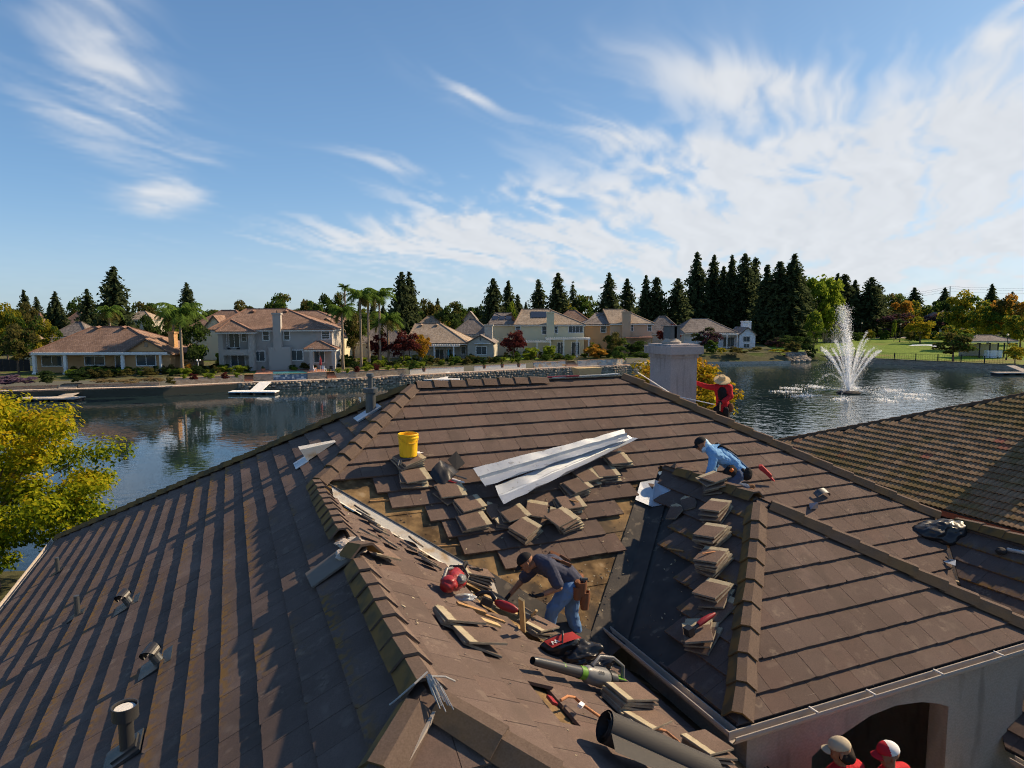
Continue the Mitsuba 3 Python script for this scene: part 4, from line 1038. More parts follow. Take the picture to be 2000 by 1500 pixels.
# 5: orange and tan two-storey house
h = House(1210, 152, 'tan and orange two-storey house with grey-tan roof next right of the cream house'); ze = h.Z(632)
h.hip(h.X(1190), h.X(1277), -0.5, 13, ze, h.Z(604.5, 6.2) - ze, 'm_roof_tan', rx0=h.X(1178, 6.2), rx1=h.X(1216, 6.2)); h.hip(h.X(1138, 1), h.X(1223, 1), 0.4, 13, h.Z(633.5, 1), h.Z(611, 6.6) - h.Z(633.5, 1), 'm_roof_grey'); h.wall(1192, 1274, 634, 0, 12.5, 'm_wall_tan'); h.wall(1142, 1192, 634, 1.0, 12.5, 'm_wall_orange')
for a in ((1173, 636, 1184, 650, 1.0), (1232, 633.5, 1237.5, 647, 0), (1264.5, 632.5, 1273, 647, 0)): h.window(*a[:4], a[4], 1, fw=0.1, cross=1)
h.chimney(1216, 1231, 608, 690, -0.9, 1.0, 'm_wall_tan'); h.add('patio_roof', box(h.X(1222, -3), h.X(1276, -3), -3.4, 0, h.Z(661, -3), h.Z(659, -3)), 'm_brick'); h.column(1273, 661, -3.1, 0.2, 'm_wood')
# 6: white house with the gable toward the lake
h = House(1430, 180, 'white cottage with grey roof, gable toward the lake and white chimney, before the dark conifers'); ze = h.Z(650)
h.hip(h.X(1326), h.X(1440), -0.4, 13, ze, h.Z(623, 6.2) - ze, 'm_roof_grey', rx0=h.X(1350, 6.2), rx1=h.X(1381, 6.2)); h.wall(1330, 1443, 652, 2, 12.5, 'm_wall_blue'); h.gable(h.X(1443), h.X(1474), -0.6, 9, h.Z(653, -0.6), h.Z(640, -0.6) - h.Z(653, -0.6), 'm_roof_grey', 'm_wall_blue', ZG)
h.window(1451, 656.5, 1465, 668, -0.6, 2, frame='m_trim'); h.window(1452, 671, 1464, 680, -0.6, 2, frame='m_trim'); pergola(h, 1397, 1443, 652.5, -0.5, 1.95, (1400, 1420, 1440)); h.chimney(1451, 1467, 627, 645, 4, 1.6, 'm_wall_blue'); h.window(1412, 658, 1434, 678, 2, 3, frame='m_trim')
# roofs farther back
for u0, u1, vr, ve, d, rb, wb, lb in ((118, 172, 607, 632, 178, 'm_roof_red', 'm_wall_cream', 'far red-roofed house between the two left conifers'), (66, 86, 609, 630, 185, 'm_roof_red', 'm_wall_cream', 'sliver of a far red roof left of the conifers'), (96, 176, 627, 654, 128, 'm_roof_grey', 'm_wall_cream', 'grey-roofed house behind the left end of the orange house'),
                                      (238, 300, 606, 622, 200, 'm_roof_tan', 'm_wall_sage', 'far tan roof just right of the tall left conifer'), (30, 84, 652, 676, 122, 'm_roof_tan', 'm_wall_cream', 'low tan roof among the trees at the left edge'), (690, 800, 632, 668, 142, 'm_roof_grey', 'm_wall_sage', 'grey-roofed house behind the cluster of palms'), (880, 962, 623, 652, 158, 'm_roof_grey', 'm_wall_sage', 'grey hipped roof behind the sage gable'),
                                      (806, 870, 617, 640, 165, 'm_roof_tan', 'm_wall_cream', 'far tan roof behind the single-storey sage house'), (1080, 1160, 606, 632, 178, 'm_roof_red', 'm_wall_tan', 'brown-red roof between the cream and the tan house'), (1262, 1338, 618, 652, 176, 'm_roof_grey', 'm_wall_sage', 'grey roof left of the white cottage, behind the near chimney'), (1826, 1880, 604, 622, 260, 'm_roof_grey', 'm_wall_sage', 'far grey roof among the autumn trees')):
    h = House((u0 + u1) / 2, d, lb, 'background_house'); ze = h.Z(ve); w = h.X(u1) - h.X(u0); dep = min(12, w * 0.8); h.hip(h.X(u0), h.X(u1), -0.4, dep, ze, h.Z(vr, dep / 2) - ze, rb); h.wall(u0 + 2, u1 - 2, ve + 1, 0, dep - 0.5, wb)
    h.window(u0 + (u1 - u0) * 0.3, ve + 3, u0 + (u1 - u0) * 0.5, ve + 11, 0, 2)
h = House(918, 172, 'small grey gabled dormer house far behind the sage house', 'background_house'); h.gable(h.X(906), h.X(930), 0, 8, h.Z(622), h.Z(607) - h.Z(622), 'm_roof_grey', 'm_wall_grey', ZG)

# ------------------------------------------------------------------ the park
def lamp_post(u, vt, vb, label, z):
    t = thing('street_lamp', label, 'street lamp'); p = on_z(u, vb, z); d = (p - CAM) @ FH; top = at(u, vt, d)[2]; hh = top - p[2]
    part(t, 'post', lathe([(0.16, 0), (0.16, 0.5), (0.07, 0.6), (0.06, hh - 0.35), (0.12, hh - 0.3), (0, hh - 0.3)], 8, p), 'm_dark'); part(t, 'globe', ball(p + [0, 0, hh - 0.12], 0.24, 2), 'm_globe', smooth=True)


mat('m_globe', (0.75, 0.6, 0.38), 0.3)
for u, vt, vb, z, lb in ((1610, 643, 672, -0.7, 'globe lamp left of the fountain plume'), (1682, 631, 662, -0.3, 'globe lamp just right of the fountain top'), (1738, 630, 660, -0.3, 'globe lamp behind the slim green tree'), (1757, 633, 668, -0.35, 'globe lamp right of the slim green tree'), (1774, 629, 661, -0.3, 'white globe lamp left of the yellow tree'), (1965, 653, 703, -1.2, 'tall globe lamp in front of the gazebo')):
    lamp_post(u, vt, vb, lb, z)
gz = thing('gazebo', 'dark-roofed open gazebo with grey hip roof and white counter on the park shore', 'gazebo'); h = House(1945, 150, 'x'); del labels[h.k]; h.k = gz
x0, x1 = h.X(1898), h.X(1990); h.hip(x0, x1, -0.2, 7, h.Z(668), h.Z(656.5, 3.4) - h.Z(668), 'm_roof_grey')
for u in (1914, 1934, 1950, 1962, 1986): h.column(u, 670, 0.3, 0.2, 'm_dark', -1.2, 'post')
for u in (1910, 1985): h.column(u, 670, 6.4, 0.2, 'm_dark', -1.2, 'post')
h.add('counter', box(h.X(1933), h.X(1962), 0.2, 1.4, -1.3, h.Z(687)), 'm_wall_blue'); h.add('back_wall', box(h.X(1912), h.X(1990), 6.2, 6.4, -1.3, h.Z(676)), 'm_wall_grey')
rb = House(1632, 214, 'low brown park building behind the fountain plume', 'park_building'); rb.wall(1624, 1664, 648, 0, 6, 'm_wall_tan'); rb.hip(rb.X(1622), rb.X(1666), -0.4, 6.4, rb.Z(648), 0.5, 'm_roof_grey')
fe = thing('fence', 'thin black metal fence along the park lawn', 'fence'); fl_ = np.array([on_z(u, v, -1.45)[:2] for u, v in ((1583, 687), (1640, 692), (1700, 700), (1800, 704), (1900, 708), (1960, 711))]); seg = np.r_[0, np.cumsum(np.linalg.norm(np.diff(fl_, axis=0), axis=1))]
for s in np.arange(0, seg[-1], 4.2):
    x, y = np.interp(s, seg, fl_[:, 0]), np.interp(s, seg, fl_[:, 1]); part(fe, 'post', box(x - 0.07, x + 0.07, y - 0.07, y + 0.07, -1.6, 0.05), 'm_dark')
for z in (-0.1, -1.2): part(fe, 'rail', merge([bar([*a, z], [*b, z], 0.05, 0.05) for a, b in zip(fl_[:-1], fl_[1:])]), 'm_dark')
k = part(fe, 'pickets', merge([box(x - 0.012, x + 0.012, y - 0.012, y + 0.012, -1.4, -0.1) for s in np.arange(0, seg[-1], 0.45) for x, y in [(np.interp(s, seg, fl_[:, 0]), np.interp(s, seg, fl_[:, 1]))]]), 'm_dark'); labels[k] = {'kind': 'stuff'}
for u0, u1, v0, v1, nm, b in ((1660, 1830, 657.5, 660.5, 'park_path', 'm_concrete'), (1758, 1835, 673, 680, 'court', 'm_wall_blue')):
    pg = [on_z(u, v, lawn_z(on_z(u, v, -0.5)[:2]) + 0.06) for u, v in ((u0, v1), (u1, v1), (u1 - 10, v0), (u0 + 25, v0))]; struct(nm, (np.array(pg), np.array([[0, 1, 2, 3]])), b)
# power line far behind the park
pp = thing('power_pole', 'grey steel power pole far beyond the autumn trees', 'pole'); p = at(1856, 600, 420); part(pp, 'pole', tube([[p[0], p[1], -1], at(1856, 559, 420)], [0.5, 0.25], 8), 'm_trim')
for i, (dv, z) in enumerate(((0, 0), (4, -1), (9, -2.4))):
    a, b = at(1720, 578 + dv * 0.7, 470), at(1856, 560 + dv, 420); c = at(2300, 556 + dv * 1.4, 380)
    t = thing('power_line', ('upper', 'middle', 'lower')[i] + ' wire of the power line above the autumn trees', 'power line'); part(t, 'wire', tube([a, (a + b) / 2 - [0, 0, 1.2], b, b * 0.7 + c * 0.3 - [0, 0, 1.4], (b + c) / 2 - [0, 0, 1.6], c], 0.05, 4), 'm_iron')

# the fountain
ft = thing('fountain', 'floating lake fountain with one tall plume and a fan of white jets', 'fountain')
frng = np.random.default_rng(12); B = FOUNT.copy(); B[2] = ZWAT
part(ft, 'float', lathe([(1.55, 0.02), (1.6, 0.12), (1.25, 0.3), (0.6, 0.34), (0, 0.34)], 24, B), 'm_dark', smooth=40)
scene['m_spray'] = {'type': 'principledthin', 'base_color': {'type': 'rgb', 'value': [0.92, 0.94, 0.96]}, 'roughness': 0.5, 'diff_trans': 1.1, 'spec_trans': 0.0, 'eta': 1.33}


def drops(P, s):
    """Small tilted diamonds, one for each drop."""
    n = len(P); a = frng.normal(size=(n, 3)); a /= np.linalg.norm(a, axis=1, keepdims=True); b = np.cross(a, frng.normal(size=(n, 3))); b /= np.linalg.norm(b, axis=1, keepdims=True); s = np.broadcast_to(s, n)[:, None]
    v = np.stack([P - a * s, P - b * s * 0.7, P + a * s, P + b * s * 0.7], 1).reshape(-1, 3); k = np.arange(n)[:, None] * 4
    return v, np.vstack([k + [0, 1, 2], k + [0, 2, 3]])


def jet(az, R, Hh, n, w0, w1, s0, s1):
    t = frng.random(n) ** 0.8 * 0.98; x = t * R * 1.0; z = 0.3 + 4 * Hh * (t * 0.5 + 0.0) * (1 - t * 0.5) if R < 7.5 else 0.3 + 4 * Hh * t * (1 - t)
    w = (w0 + (w1 - w0) * t)[:, None]; P = np.c_[x * math.cos(az), x * math.sin(az), z] + frng.normal(size=(n, 3)) * w
    P[:, 2] = np.maximum(P[:, 2], 0.03); return drops(P + B, frng.uniform(s0, s1, n))


n = 7600; t = frng.random(n) ** 0.7; zz = 0.3 + t * 11.9; wd = 0.05 + 0.46 * np.clip(t - 0.12, 0, 1) ** 0.9
P = np.c_[np.zeros((n, 2)), zz] - RH * (0.11 * zz * np.clip(t, 0.1, 1))[:, None] + frng.normal(size=(n, 3)) * np.c_[wd, wd, wd * 0.5]
part(ft, 'plume', drops(P + B, frng.uniform(0.03, 0.08, n) * (1.0 - 0.3 * t)), 'm_spray')
n = 9000; zz = frng.uniform(0.1, 6.8, n); rr = np.sqrt(frng.random(n)) * (0.6 + 0.55 * zz); aa = frng.random(n) * 6.283; P = np.c_[rr * np.cos(aa), rr * np.sin(aa), zz]
labels[part(ft, 'mist', drops(P + B, frng.uniform(0.012, 0.03, n)), 'm_spray')] = {'kind': 'stuff'}
n = 3600; zz = frng.uniform(0.3, 11.4, n); P = np.c_[np.zeros((n, 2)), zz] - RH * (1.3 + 0.16 * (11.6 - zz))[:, None] + np.c_[frng.normal(size=(n, 2)) * (0.30 + 0.09 * (11.6 - zz))[:, None], np.zeros(n)]
labels[part(ft, 'falling_spray', drops(P + B, frng.uniform(0.015, 0.04, n)), 'm_spray')] = {'kind': 'stuff'}


def arc(az, R, Hh, n, w0, w1, s0, s1, t1=0.95):
    t = frng.random(n) ** 0.9 * t1; x = R * t; z = 0.3 + 4 * Hh * t * (1 - t)
    w = (w0 + (w1 - w0) * t ** 1.5)[:, None]; P = np.c_[x * math.cos(az), x * math.sin(az), z] + frng.normal(size=(n, 3)) * w
    P[:, 2] = np.maximum(P[:, 2], 0.03); return drops(P + B, frng.uniform(s0, s1, n))


for i in range(16): labels[part(ft, 'jet', arc(i * 2 * math.pi / 16 + 0.2, 11.6, 6.7 + frng.normal(0, 0.3), 1000, 0.04, 0.30, 0.02, 0.05, 0.33), 'm_spray')] = {'kind': 'stuff'}
for i in range(10): labels[part(ft, 'inner_jet', arc(i * 2 * math.pi / 10, 6.2, 8.4 + frng.normal(0, 0.5), 800, 0.04, 0.30, 0.02, 0.05, 0.34), 'm_spray')] = {'kind': 'stuff'}
for i in range(10): labels[part(ft, 'low_jet', arc(i * 2 * math.pi / 10, 9.0, 0.42 + (1.5 if i in (2, 6) else 0), 300, 0.04, 0.14, 0.02, 0.06), 'm_spray')] = {'kind': 'stuff'}
n = 1300; a_ = frng.integers(0, 10, n) * 2 * np.pi / 10 + frng.normal(0, 0.055, n); rr = 8.3 + frng.normal(0, 1.0, n); P = np.c_[rr * np.cos(a_), rr * np.sin(a_), 0.02 + 0.08 * frng.random(n)]
k = part(ft, 'splash', drops(P + B, frng.uniform(0.05, 0.12, n)), 'm_spray'); labels[k] = {'kind': 'stuff'}

# ------------------------------------------------------------------ trees and plants
trng = np.random.default_rng(21)
PAL = dict(green=((0.055, 0.10, 0.02), (0.105, 0.165, 0.036)), lime=((0.14, 0.21, 0.022), (0.27, 0.33, 0.04)), yellow=((0.22, 0.19, 0.018), (0.40, 0.30, 0.025)), gold=((0.30, 0.20, 0.02), (0.42, 0.24, 0.03)), orange=((0.34, 0.16, 0.03), (0.44, 0.26, 0.04)),
           burgundy=((0.085, 0.022, 0.026), (0.15, 0.045, 0.035)), purple=((0.055, 0.032, 0.045), (0.11, 0.06, 0.075)), olive=((0.085, 0.085, 0.028), (0.14, 0.125, 0.04)), dark=((0.032, 0.058, 0.02), (0.065, 0.095, 0.034)), conifer=((0.036, 0.060, 0.030), (0.10, 0.125, 0.055)),
           lavender=((0.16, 0.10, 0.16), (0.24, 0.17, 0.22)), straw=((0.22, 0.16, 0.08), (0.3, 0.24, 0.13)), autumn=((0.17, 0.18, 0.02), (0.34, 0.28, 0.03)), bright=((0.32, 0.30, 0.02), (0.42, 0.36, 0.04)))


def leaf_quads(P, N, size, cols, rg, cup=0.35):
    """Leaf-sized bent quads at the points P, roughly facing along N."""
    n = len(P); N = N + rg.normal(0, 0.55, (n, 3)); N /= np.linalg.norm(N, axis=1, keepdims=True) + 1e-9
    a = np.cross(N, rg.normal(size=(n, 3))); a /= np.linalg.norm(a, axis=1, keepdims=True) + 1e-9; b = np.cross(N, a)
    s = (size * rg.uniform(0.65, 1.25, n))[:, None]
    v = np.stack([P - a * s, P + b * s * 0.55 + N * s * cup * 0.3, P + a * s, P - b * s * 0.55 + N * s * cup * 0.3], 1).reshape(-1, 3)
    k = np.arange(n)[:, None] * 4; f = np.vstack([k + [0, 1, 2], k + [0, 2, 3]])
    return v, f, np.repeat(cols, 4, 0)


def crown_mesh(seed, pal, n=2600, blobs=26, leaf=0.035, shape=(0.5, 0.5, 0.42), zc=0.58, pal2=None, squash=1.0):
    """A broadleaf crown for a tree one unit tall: leaves over many uneven clumps with gaps between them."""
    rg = np.random.default_rng(seed); C = []
    while len(C) < blobs:
        p = rg.uniform(-1, 1, 3)
        if 0.25 < np.linalg.norm(p) < 0.92: C.append(p)
    C = np.array(C); R = rg.uniform(0.20, 0.40, blobs); which = rg.integers(0, blobs, n); q = rg.normal(size=(n, 3)); q /= np.linalg.norm(q, axis=1, keepdims=True)
    q[:, 2] = np.where(q[:, 2] < -0.3, -q[:, 2] * 0.6, q[:, 2]); rad = R[which] * rg.uniform(0.55, 1.08, n) ** 0.6
    P = (C[which] + q * rad[:, None]) * shape + [0, 0, zc]
    tone = np.clip(0.5 + 0.35 * rg.normal(size=blobs)[which] * 0.6 + rg.normal(0, 0.22, n), 0, 1)[:, None]
    c0, c1 = map(np.array, PAL[pal]); col = c0 * (1 - tone) + c1 * tone
    if pal2:
        d0, d1 = map(np.array, PAL[pal2]); m = (rg.random(blobs)[which] + rg.normal(0, 0.2, n) > 0.62)[:, None]; col = np.where(m, d0 * (1 - tone) + d1 * tone, col)
    return leaf_quads(P, q * shape, leaf, col, rg)


def trunk_mesh(seed, h=0.55, r=0.022, spread=0.26, n=6, zb=0.0):
    rg = np.random.default_rng(seed); ms = [tube([(0, 0, zb - 0.03), (0.01, 0, h * 0.4), (0, 0.01, h)], [r * 1.3, r, r * 0.6], 7)]
    for i in range(n):
        a = i * 2.4 + rg.random(); z = h * rg.uniform(0.5, 0.95); e = np.array([math.cos(a) * spread * rg.uniform(0.6, 1.1), math.sin(a) * spread * rg.uniform(0.6, 1.1), min(z + rg.uniform(0.12, 0.32), 0.92)])
        ms.append(tube([(0, 0, z), e * 0.5 + np.array([0, 0, z]) * 0.5 + [0, 0, 0.03], e], [r * 0.5, r * 0.33, r * 0.12], 5))
    return merge(ms)


def conifer_mesh(seed, wid=0.16, n_t=44, sparse=0.0, pal='conifer', ex=0.7):
    """A tall conifer one unit high: drooping sprays in whorls, uneven in length, open toward the tip."""
    rg = np.random.default_rng(seed); P, N, S, Cc = [], [], [], []; c0, c1 = map(np.array, PAL[pal])
    for i in range(n_t):
        z = 0.06 + 0.94 * (i / n_t) ** 0.92; base = 1.7 * wid * (1 - z) ** ex * (0.86 + 0.28 * meshkit.noise(np.array([z * 7.0, seed * 3.1, 0.5]))) * (1.0 if z > 0.14 else 0.6 + 2.8 * z) + 0.004
        nb = max(4, int(15 * (1 - z) ** 0.5)); a0 = rg.random() * 6.3; lenk = rg.uniform(0.78, 1.15)
        for b in range(nb):
            if rg.random() < sparse: continue
            a = a0 + b * 6.283 / nb + rg.normal(0, 0.2); ln = base * lenk * rg.uniform(0.6, 1.18); d = np.array([math.cos(a), math.sin(a), 0]); m = 5 if ln > 0.05 else 3; tone = rg.random()
            for j in range(m):
                t = (j + 0.6) / m; P.append(d * ln * t + [0, 0, z + 0.02 - ln * 0.42 * t * t + rg.normal(0, 0.003)]); N.append([d[0] * 0.3, d[1] * 0.3, 1.0]); S.append((0.018 + 0.115 * ln) * (1.25 - 0.6 * t)); Cc.append(c0 + (c1 - c0) * np.clip(0.25 + 0.5 * t + 0.4 * (tone - 0.5) + rg.normal(0, 0.12), 0, 1))
    P = np.vstack([P, P]); N = np.vstack([N, N]) ; S = np.array(S + S); Cc = np.vstack([Cc, Cc])
    N[len(N) // 2:] = rg.normal(size=(len(N) // 2, 3)); P = P + rg.normal(0, 0.004, P.shape)
    return leaf_quads(np.array(P), np.array(N), S, Cc, rg)


def palm_mesh(seed, n=17, L=0.24, droop=1.0, pal='palm'):
    """Feathery fronds about the origin of a palm one unit tall."""
    rg = np.random.default_rng(seed); vs, fs, cs = [], [], []; k = 0
    for i in range(n):
        a = i * 2.399 + rg.normal(0, 0.15); el = rg.uniform(-0.15, 1.25); ln = L * rg.uniform(0.8, 1.15); d = np.array([math.cos(a), math.sin(a), 0]); s = np.array([-d[1], d[0], 0])
        pts = []
        p = np.zeros(3); e = el
        for j in range(11):
            pts.append(p.copy()); p = p + (d * math.cos(e) + np.array([0, 0, 1]) * math.sin(e)) * ln / 10; e -= 0.19 * droop
        old = el < 0.1
        for j in range(1, 11):
            for side in (-1, 1):
                for q in range(3):
                    c = pts[j - 1] + (pts[j] - pts[j - 1]) * (q + rg.random()) / 3; l = ln * 0.42 * math.sin(0.35 + 2.5 * j / 11) * rg.uniform(0.8, 1.1)
                    tip = c + s * side * l * 0.62 + d * l * 0.28 - np.array([0, 0, l * rg.uniform(0.35, 0.85) * droop]); w = (pts[j] - pts[j - 1]) * 0.26
                    vs += [c - w, c + w, tip]; fs.append([k, k + 1, k + 2]); k += 3
                    col = np.array([0.11, 0.18, 0.035]) * rg.uniform(0.7, 1.5) if not old else np.array([0.14, 0.13, 0.04]) * rg.uniform(0.7, 1.2)
                    cs += [col] * 3
    return np.array(vs), np.array(fs), np.array(cs)


GROUPS = {}


def proto(name, m, bsdf='m_leaf'):
    scene['group_' + name] = {'type': 'shapegroup', 'shape': mikit.ply((m[0], m[1]), bsdf, color=m[2]) if len(m) == 3 else mikit.ply(m, bsdf)}
    GROUPS[name] = True


def put(key, name, M):
    scene[key] = {'type': 'instance', 'r': {'type': 'ref', 'id': 'group_' + name}, 'to_world': M}


def place(p, s, yaw, sx=1.0):
    return T().translate(list(map(float, p))).rotate([0, 0, 1], math.degrees(yaw)).scale([float(s * sx), float(s * sx), float(s)])


BROAD = dict(green=('green', 'olive'), greenb=('green', None), lime=('lime', 'green'), yellow=('yellow', 'lime'), orange=('orange', 'olive'), burgundy=('burgundy', None), purple=('purple', 'dark'), olive=('olive', 'green'), dark=('dark', 'green'), autumn=('autumn', 'green'), gold=('gold', 'orange'))
for i, (nm, (a, b)) in enumerate(BROAD.items()):
    for v in (0, 1): proto(f'crown_{nm}_{v}', crown_mesh(40 + i * 2 + v, a, 3000, 26 + 4 * v, 0.036, (0.44, 0.44, 0.40), 0.58, b), 'm_leaf_thin')
proto('crown_full_0', crown_mesh(333, 'lime', 5200, 46, 0.034, (0.40, 0.40, 0.47), 0.52, 'lime'), 'm_leaf_thin'); proto('crown_full_1', crown_mesh(334, 'lime', 5200, 46, 0.034, (0.40, 0.40, 0.47), 0.52, 'lime'), 'm_leaf_thin')
proto('trunk_0', trunk_mesh(1), 'm_bark'); proto('trunk_1', trunk_mesh(2, 0.5, 0.02, 0.24, 7), 'm_bark')
for v in range(8): proto(f'conifer_{v}', conifer_mesh(60 + v, (0.155, 0.175, 0.20, 0.165, 0.15, 0.18, 0.19, 0.16)[v], (44, 40, 48, 38, 46, 42, 36, 50)[v], (0, 0.06, 0, 0.12, 0.05, 0.1, 0.15, 0)[v], 'conifer', (0.7, 0.55, 0.8, 0.62, 0.5, 0.75, 0.6, 0.66)[v]), 'm_leaf_thin')
proto('conifer_bare', conifer_mesh(70, 0.16, 26, 0.35), 'm_leaf_thin'); proto('conifer_trunk', tube([(0, 0, -0.02), (0, 0, 0.5), (0, 0, 0.97)], [0.013, 0.008, 0.001], 7), 'm_bark')
for v in range(3): proto(f'palm_{v}', palm_mesh(80 + v, 24, 0.27, 0.9), 'm_leaf_thin')
proto('palm_fan', palm_mesh(90, 26, 0.13, 0.7)); proto('palm_trunk', tube([(0, 0, -0.02), (0.004, 0, 0.2), (0.0, 0.004, 0.6), (0, 0, 1.0)], [0.022, 0.017, 0.014, 0.013], 8), 'm_palmbark')
for i, nm in enumerate(('green', 'lime', 'burgundy', 'olive', 'lavender', 'straw', 'bright', 'dark', 'orange', 'gold')):
    proto('shrub_' + nm, crown_mesh(200 + i, nm, 1100, 22, 0.075, (0.50, 0.50, 0.46), 0.46), 'm_leaf_thin')
proto('tuft', palm_mesh(91, 30, 0.75, 0.8))


def hgt(u, vt, d, z0=ZG):
    return at(u, vt, d)[2] - z0


def tree(u, vt, d, wpx, kind, label, group, z0=ZG, name=None, cat='tree'):
    """One tree whose top shows at (u, vt), d metres ahead, and whose crown is about wpx wide in the picture."""
    p = at(u, vt, d); H = p[2] - z0; yaw = trng.random() * 6.28; v = int(trng.integers(0, 97))
    if kind.startswith('conifer'):
        k = thing(name or 'conifer', label, cat, group); g = 'conifer_bare' if kind == 'conifer_bare' else f'conifer_{v % 8}'; w = 1.32 * wpx * d / FOC / H / 0.34
        w *= trng.uniform(0.85, 1.2); la, lb_ = trng.normal(0, 1.3, 2); ln_ = lambda sx: T().translate([float(p[0]), float(p[1]), z0]).rotate([1, 0, 0], float(la)).rotate([0, 1, 0], float(lb_)).rotate([0, 0, 1], math.degrees(yaw)).scale([float(H * sx), float(H * sx), float(H)]); put(k + '__crown', g, ln_(w)); put(k + '__trunk', 'conifer_trunk', ln_(1.0))
    elif kind.startswith('palm'):
        k = thing(name or 'palm_tree', label, 'palm tree', group); w = wpx * d / FOC; s = 1.05 * w / (0.42 if kind == 'palm' else 0.24); top = H - s * (0.13 if kind == 'palm' else 0.08)
        put(k + '__fronds', f'palm_{v % 3}' if kind == 'palm' else 'palm_fan', place([p[0], p[1], z0 + top], s, yaw)); put(k + '__trunk', 'palm_trunk', place([p[0], p[1], z0], top, yaw, 0.22 / 0.016 / top if top > 2 else 1.0))
    else:
        k = thing(name or 'tree', label, cat, group); w = wpx * d / FOC / H / 0.86
        put(k + '__crown', f'crown_{kind}_{v % 2}', place([p[0], p[1], z0], H, yaw, w)); put(k + '__trunk', f'trunk_{v % 2}', place([p[0], p[1], z0], H, yaw, min(w, 1.2)))
    return k


def shrub(u, vb, wpx, hpx, kind, label, group=None, z0=ZG, d=None):
    p = on_z(u, vb, z0) if d is None else at(u, vb, d) * [1, 1, 0] + [0, 0, z0]; dd = (p - CAM) @ FH; s = hpx * dd / FOC / 0.92; k = thing('shrub', label, 'shrub', group)
    put(k + '__foliage', 'shrub_' + kind, place(p, s, trng.random() * 6.28, wpx * dd / FOC / s)); return k


GC = 'tall dark conifers'
for u, vt, d, w, lb in ((47, 567, 175, 26, 'slim dark conifer nearest the left edge'), (107, 571, 165, 34, 'bushy dark conifer left of the far red roof'), (173, 565, 165, 30, 'dark conifer between the far red roof and the tallest left conifer'), (217, 522, 150, 52, 'tallest dark conifer on the left, behind the orange house'), (366, 553, 190, 38, 'dark conifer behind the palm beside the orange house'), (783, 533, 165, 40, 'left half of the twin dark conifers behind the palm cluster'), (801, 532, 168, 44, 'right half of the twin dark conifers behind the palm cluster'),
                        (963, 545, 190, 34, 'dark conifer behind the left end of the cream house'), (993, 549, 195, 32, 'second dark conifer behind the cream house'), (1012, 576, 200, 24, 'small dark conifer behind the ridge of the cream house'), (1052, 547, 190, 38, 'dark conifer above the solar panels of the cream house'), (1091, 535, 188, 36, 'dark conifer above the chimney of the cream house'), (1190, 535, 195, 34, 'dark conifer above the tan house'), (1227, 545, 200, 32, 'dark conifer just right of the tan house chimney'), (1262, 539, 205, 32, 'dark conifer left of the near chimney flue'),
                        (1286, 543, 205, 34, 'dark conifer straight above the near chimney crown'), (1323, 545, 205, 34, 'dark conifer above the near chimney flue'), (1362, 494, 222, 40, 'leftmost tall redwood of the grove behind the white cottage'), (1394, 500, 226, 36, 'second redwood from the left in the grove behind the cottage'), (1413, 522, 230, 30, 'lower redwood tucked between taller ones behind the cottage'), (1430, 500, 224, 36, 'redwood above the roof of the white cottage'), (1457, 497, 222, 40, 'redwood above the gable of the white cottage'), (1472, 505, 226, 36, 'redwood just right of the cottage chimney'), (1502, 518, 205, 44, 'broad redwood right of the white cottage'), (1524, 512, 202, 44, 'redwood in the middle of the grove on the point'), (1549, 497, 200, 50, 'tallest redwood on the point beside the park lawn'),
                        (1570, 545, 204, 36, 'shorter redwood right of the tallest one on the point'), (1632, 535, 260, 36, 'dark conifer right of the big lime tree'), (1655, 537, 262, 38, 'dark conifer behind the top of the fountain plume'), (1673, 548, 264, 30, 'dark conifer just right of the fountain plume'), (1701, 543, 262, 44, 'broad dark conifer right of the fountain'), (1716, 557, 266, 34, 'dark conifer at the right end of the park row'), (1791, 562, 300, 30, 'dark conifer above the yellow park tree'), (1939, 556, 310, 34, 'dark conifer above the gazebo'), (1976, 570, 330, 18, 'slim conifer near the right edge'), (1846, 563, 320, 26, 'dark conifer beside the steel power pole'), (72, 580, 230, 24, 'small far conifer between the two left ones')):
    tree(u, vt, d, w, 'conifer', lb, GC)
tree(1119, 549, 215, 30, 'conifer_bare', 'thin half-bare conifer behind the cream house chimney', GC)
GP = 'queen palms in the lakeside gardens'
for u, vt, d, w, lb in ((350, 588, 103, 74, 'large drooping palm between the orange and the grey house'), (336, 596, 108, 50, 'smaller palm crown tucked behind the large one by the orange house'), (667, 592, 112, 46, 'palm at the right corner of the grey house'), (702, 562, 116, 50, 'left tall palm of the cluster by the grey house'), (718, 563, 118, 46, 'middle tall palm of the cluster'), (740, 560, 120, 52, 'right tall palm of the cluster'), (757, 604, 122, 56, 'lower palm in front of the tan roof'), (212, 592, 128, 44, 'palm behind the left part of the orange roof')):
    tree(u, vt, d, w, 'palm', lb, GP)
tree(673, 553, 150, 24, 'palm_fan', 'tall round-headed palm behind the cluster', GP)
GB = 'garden and street trees'
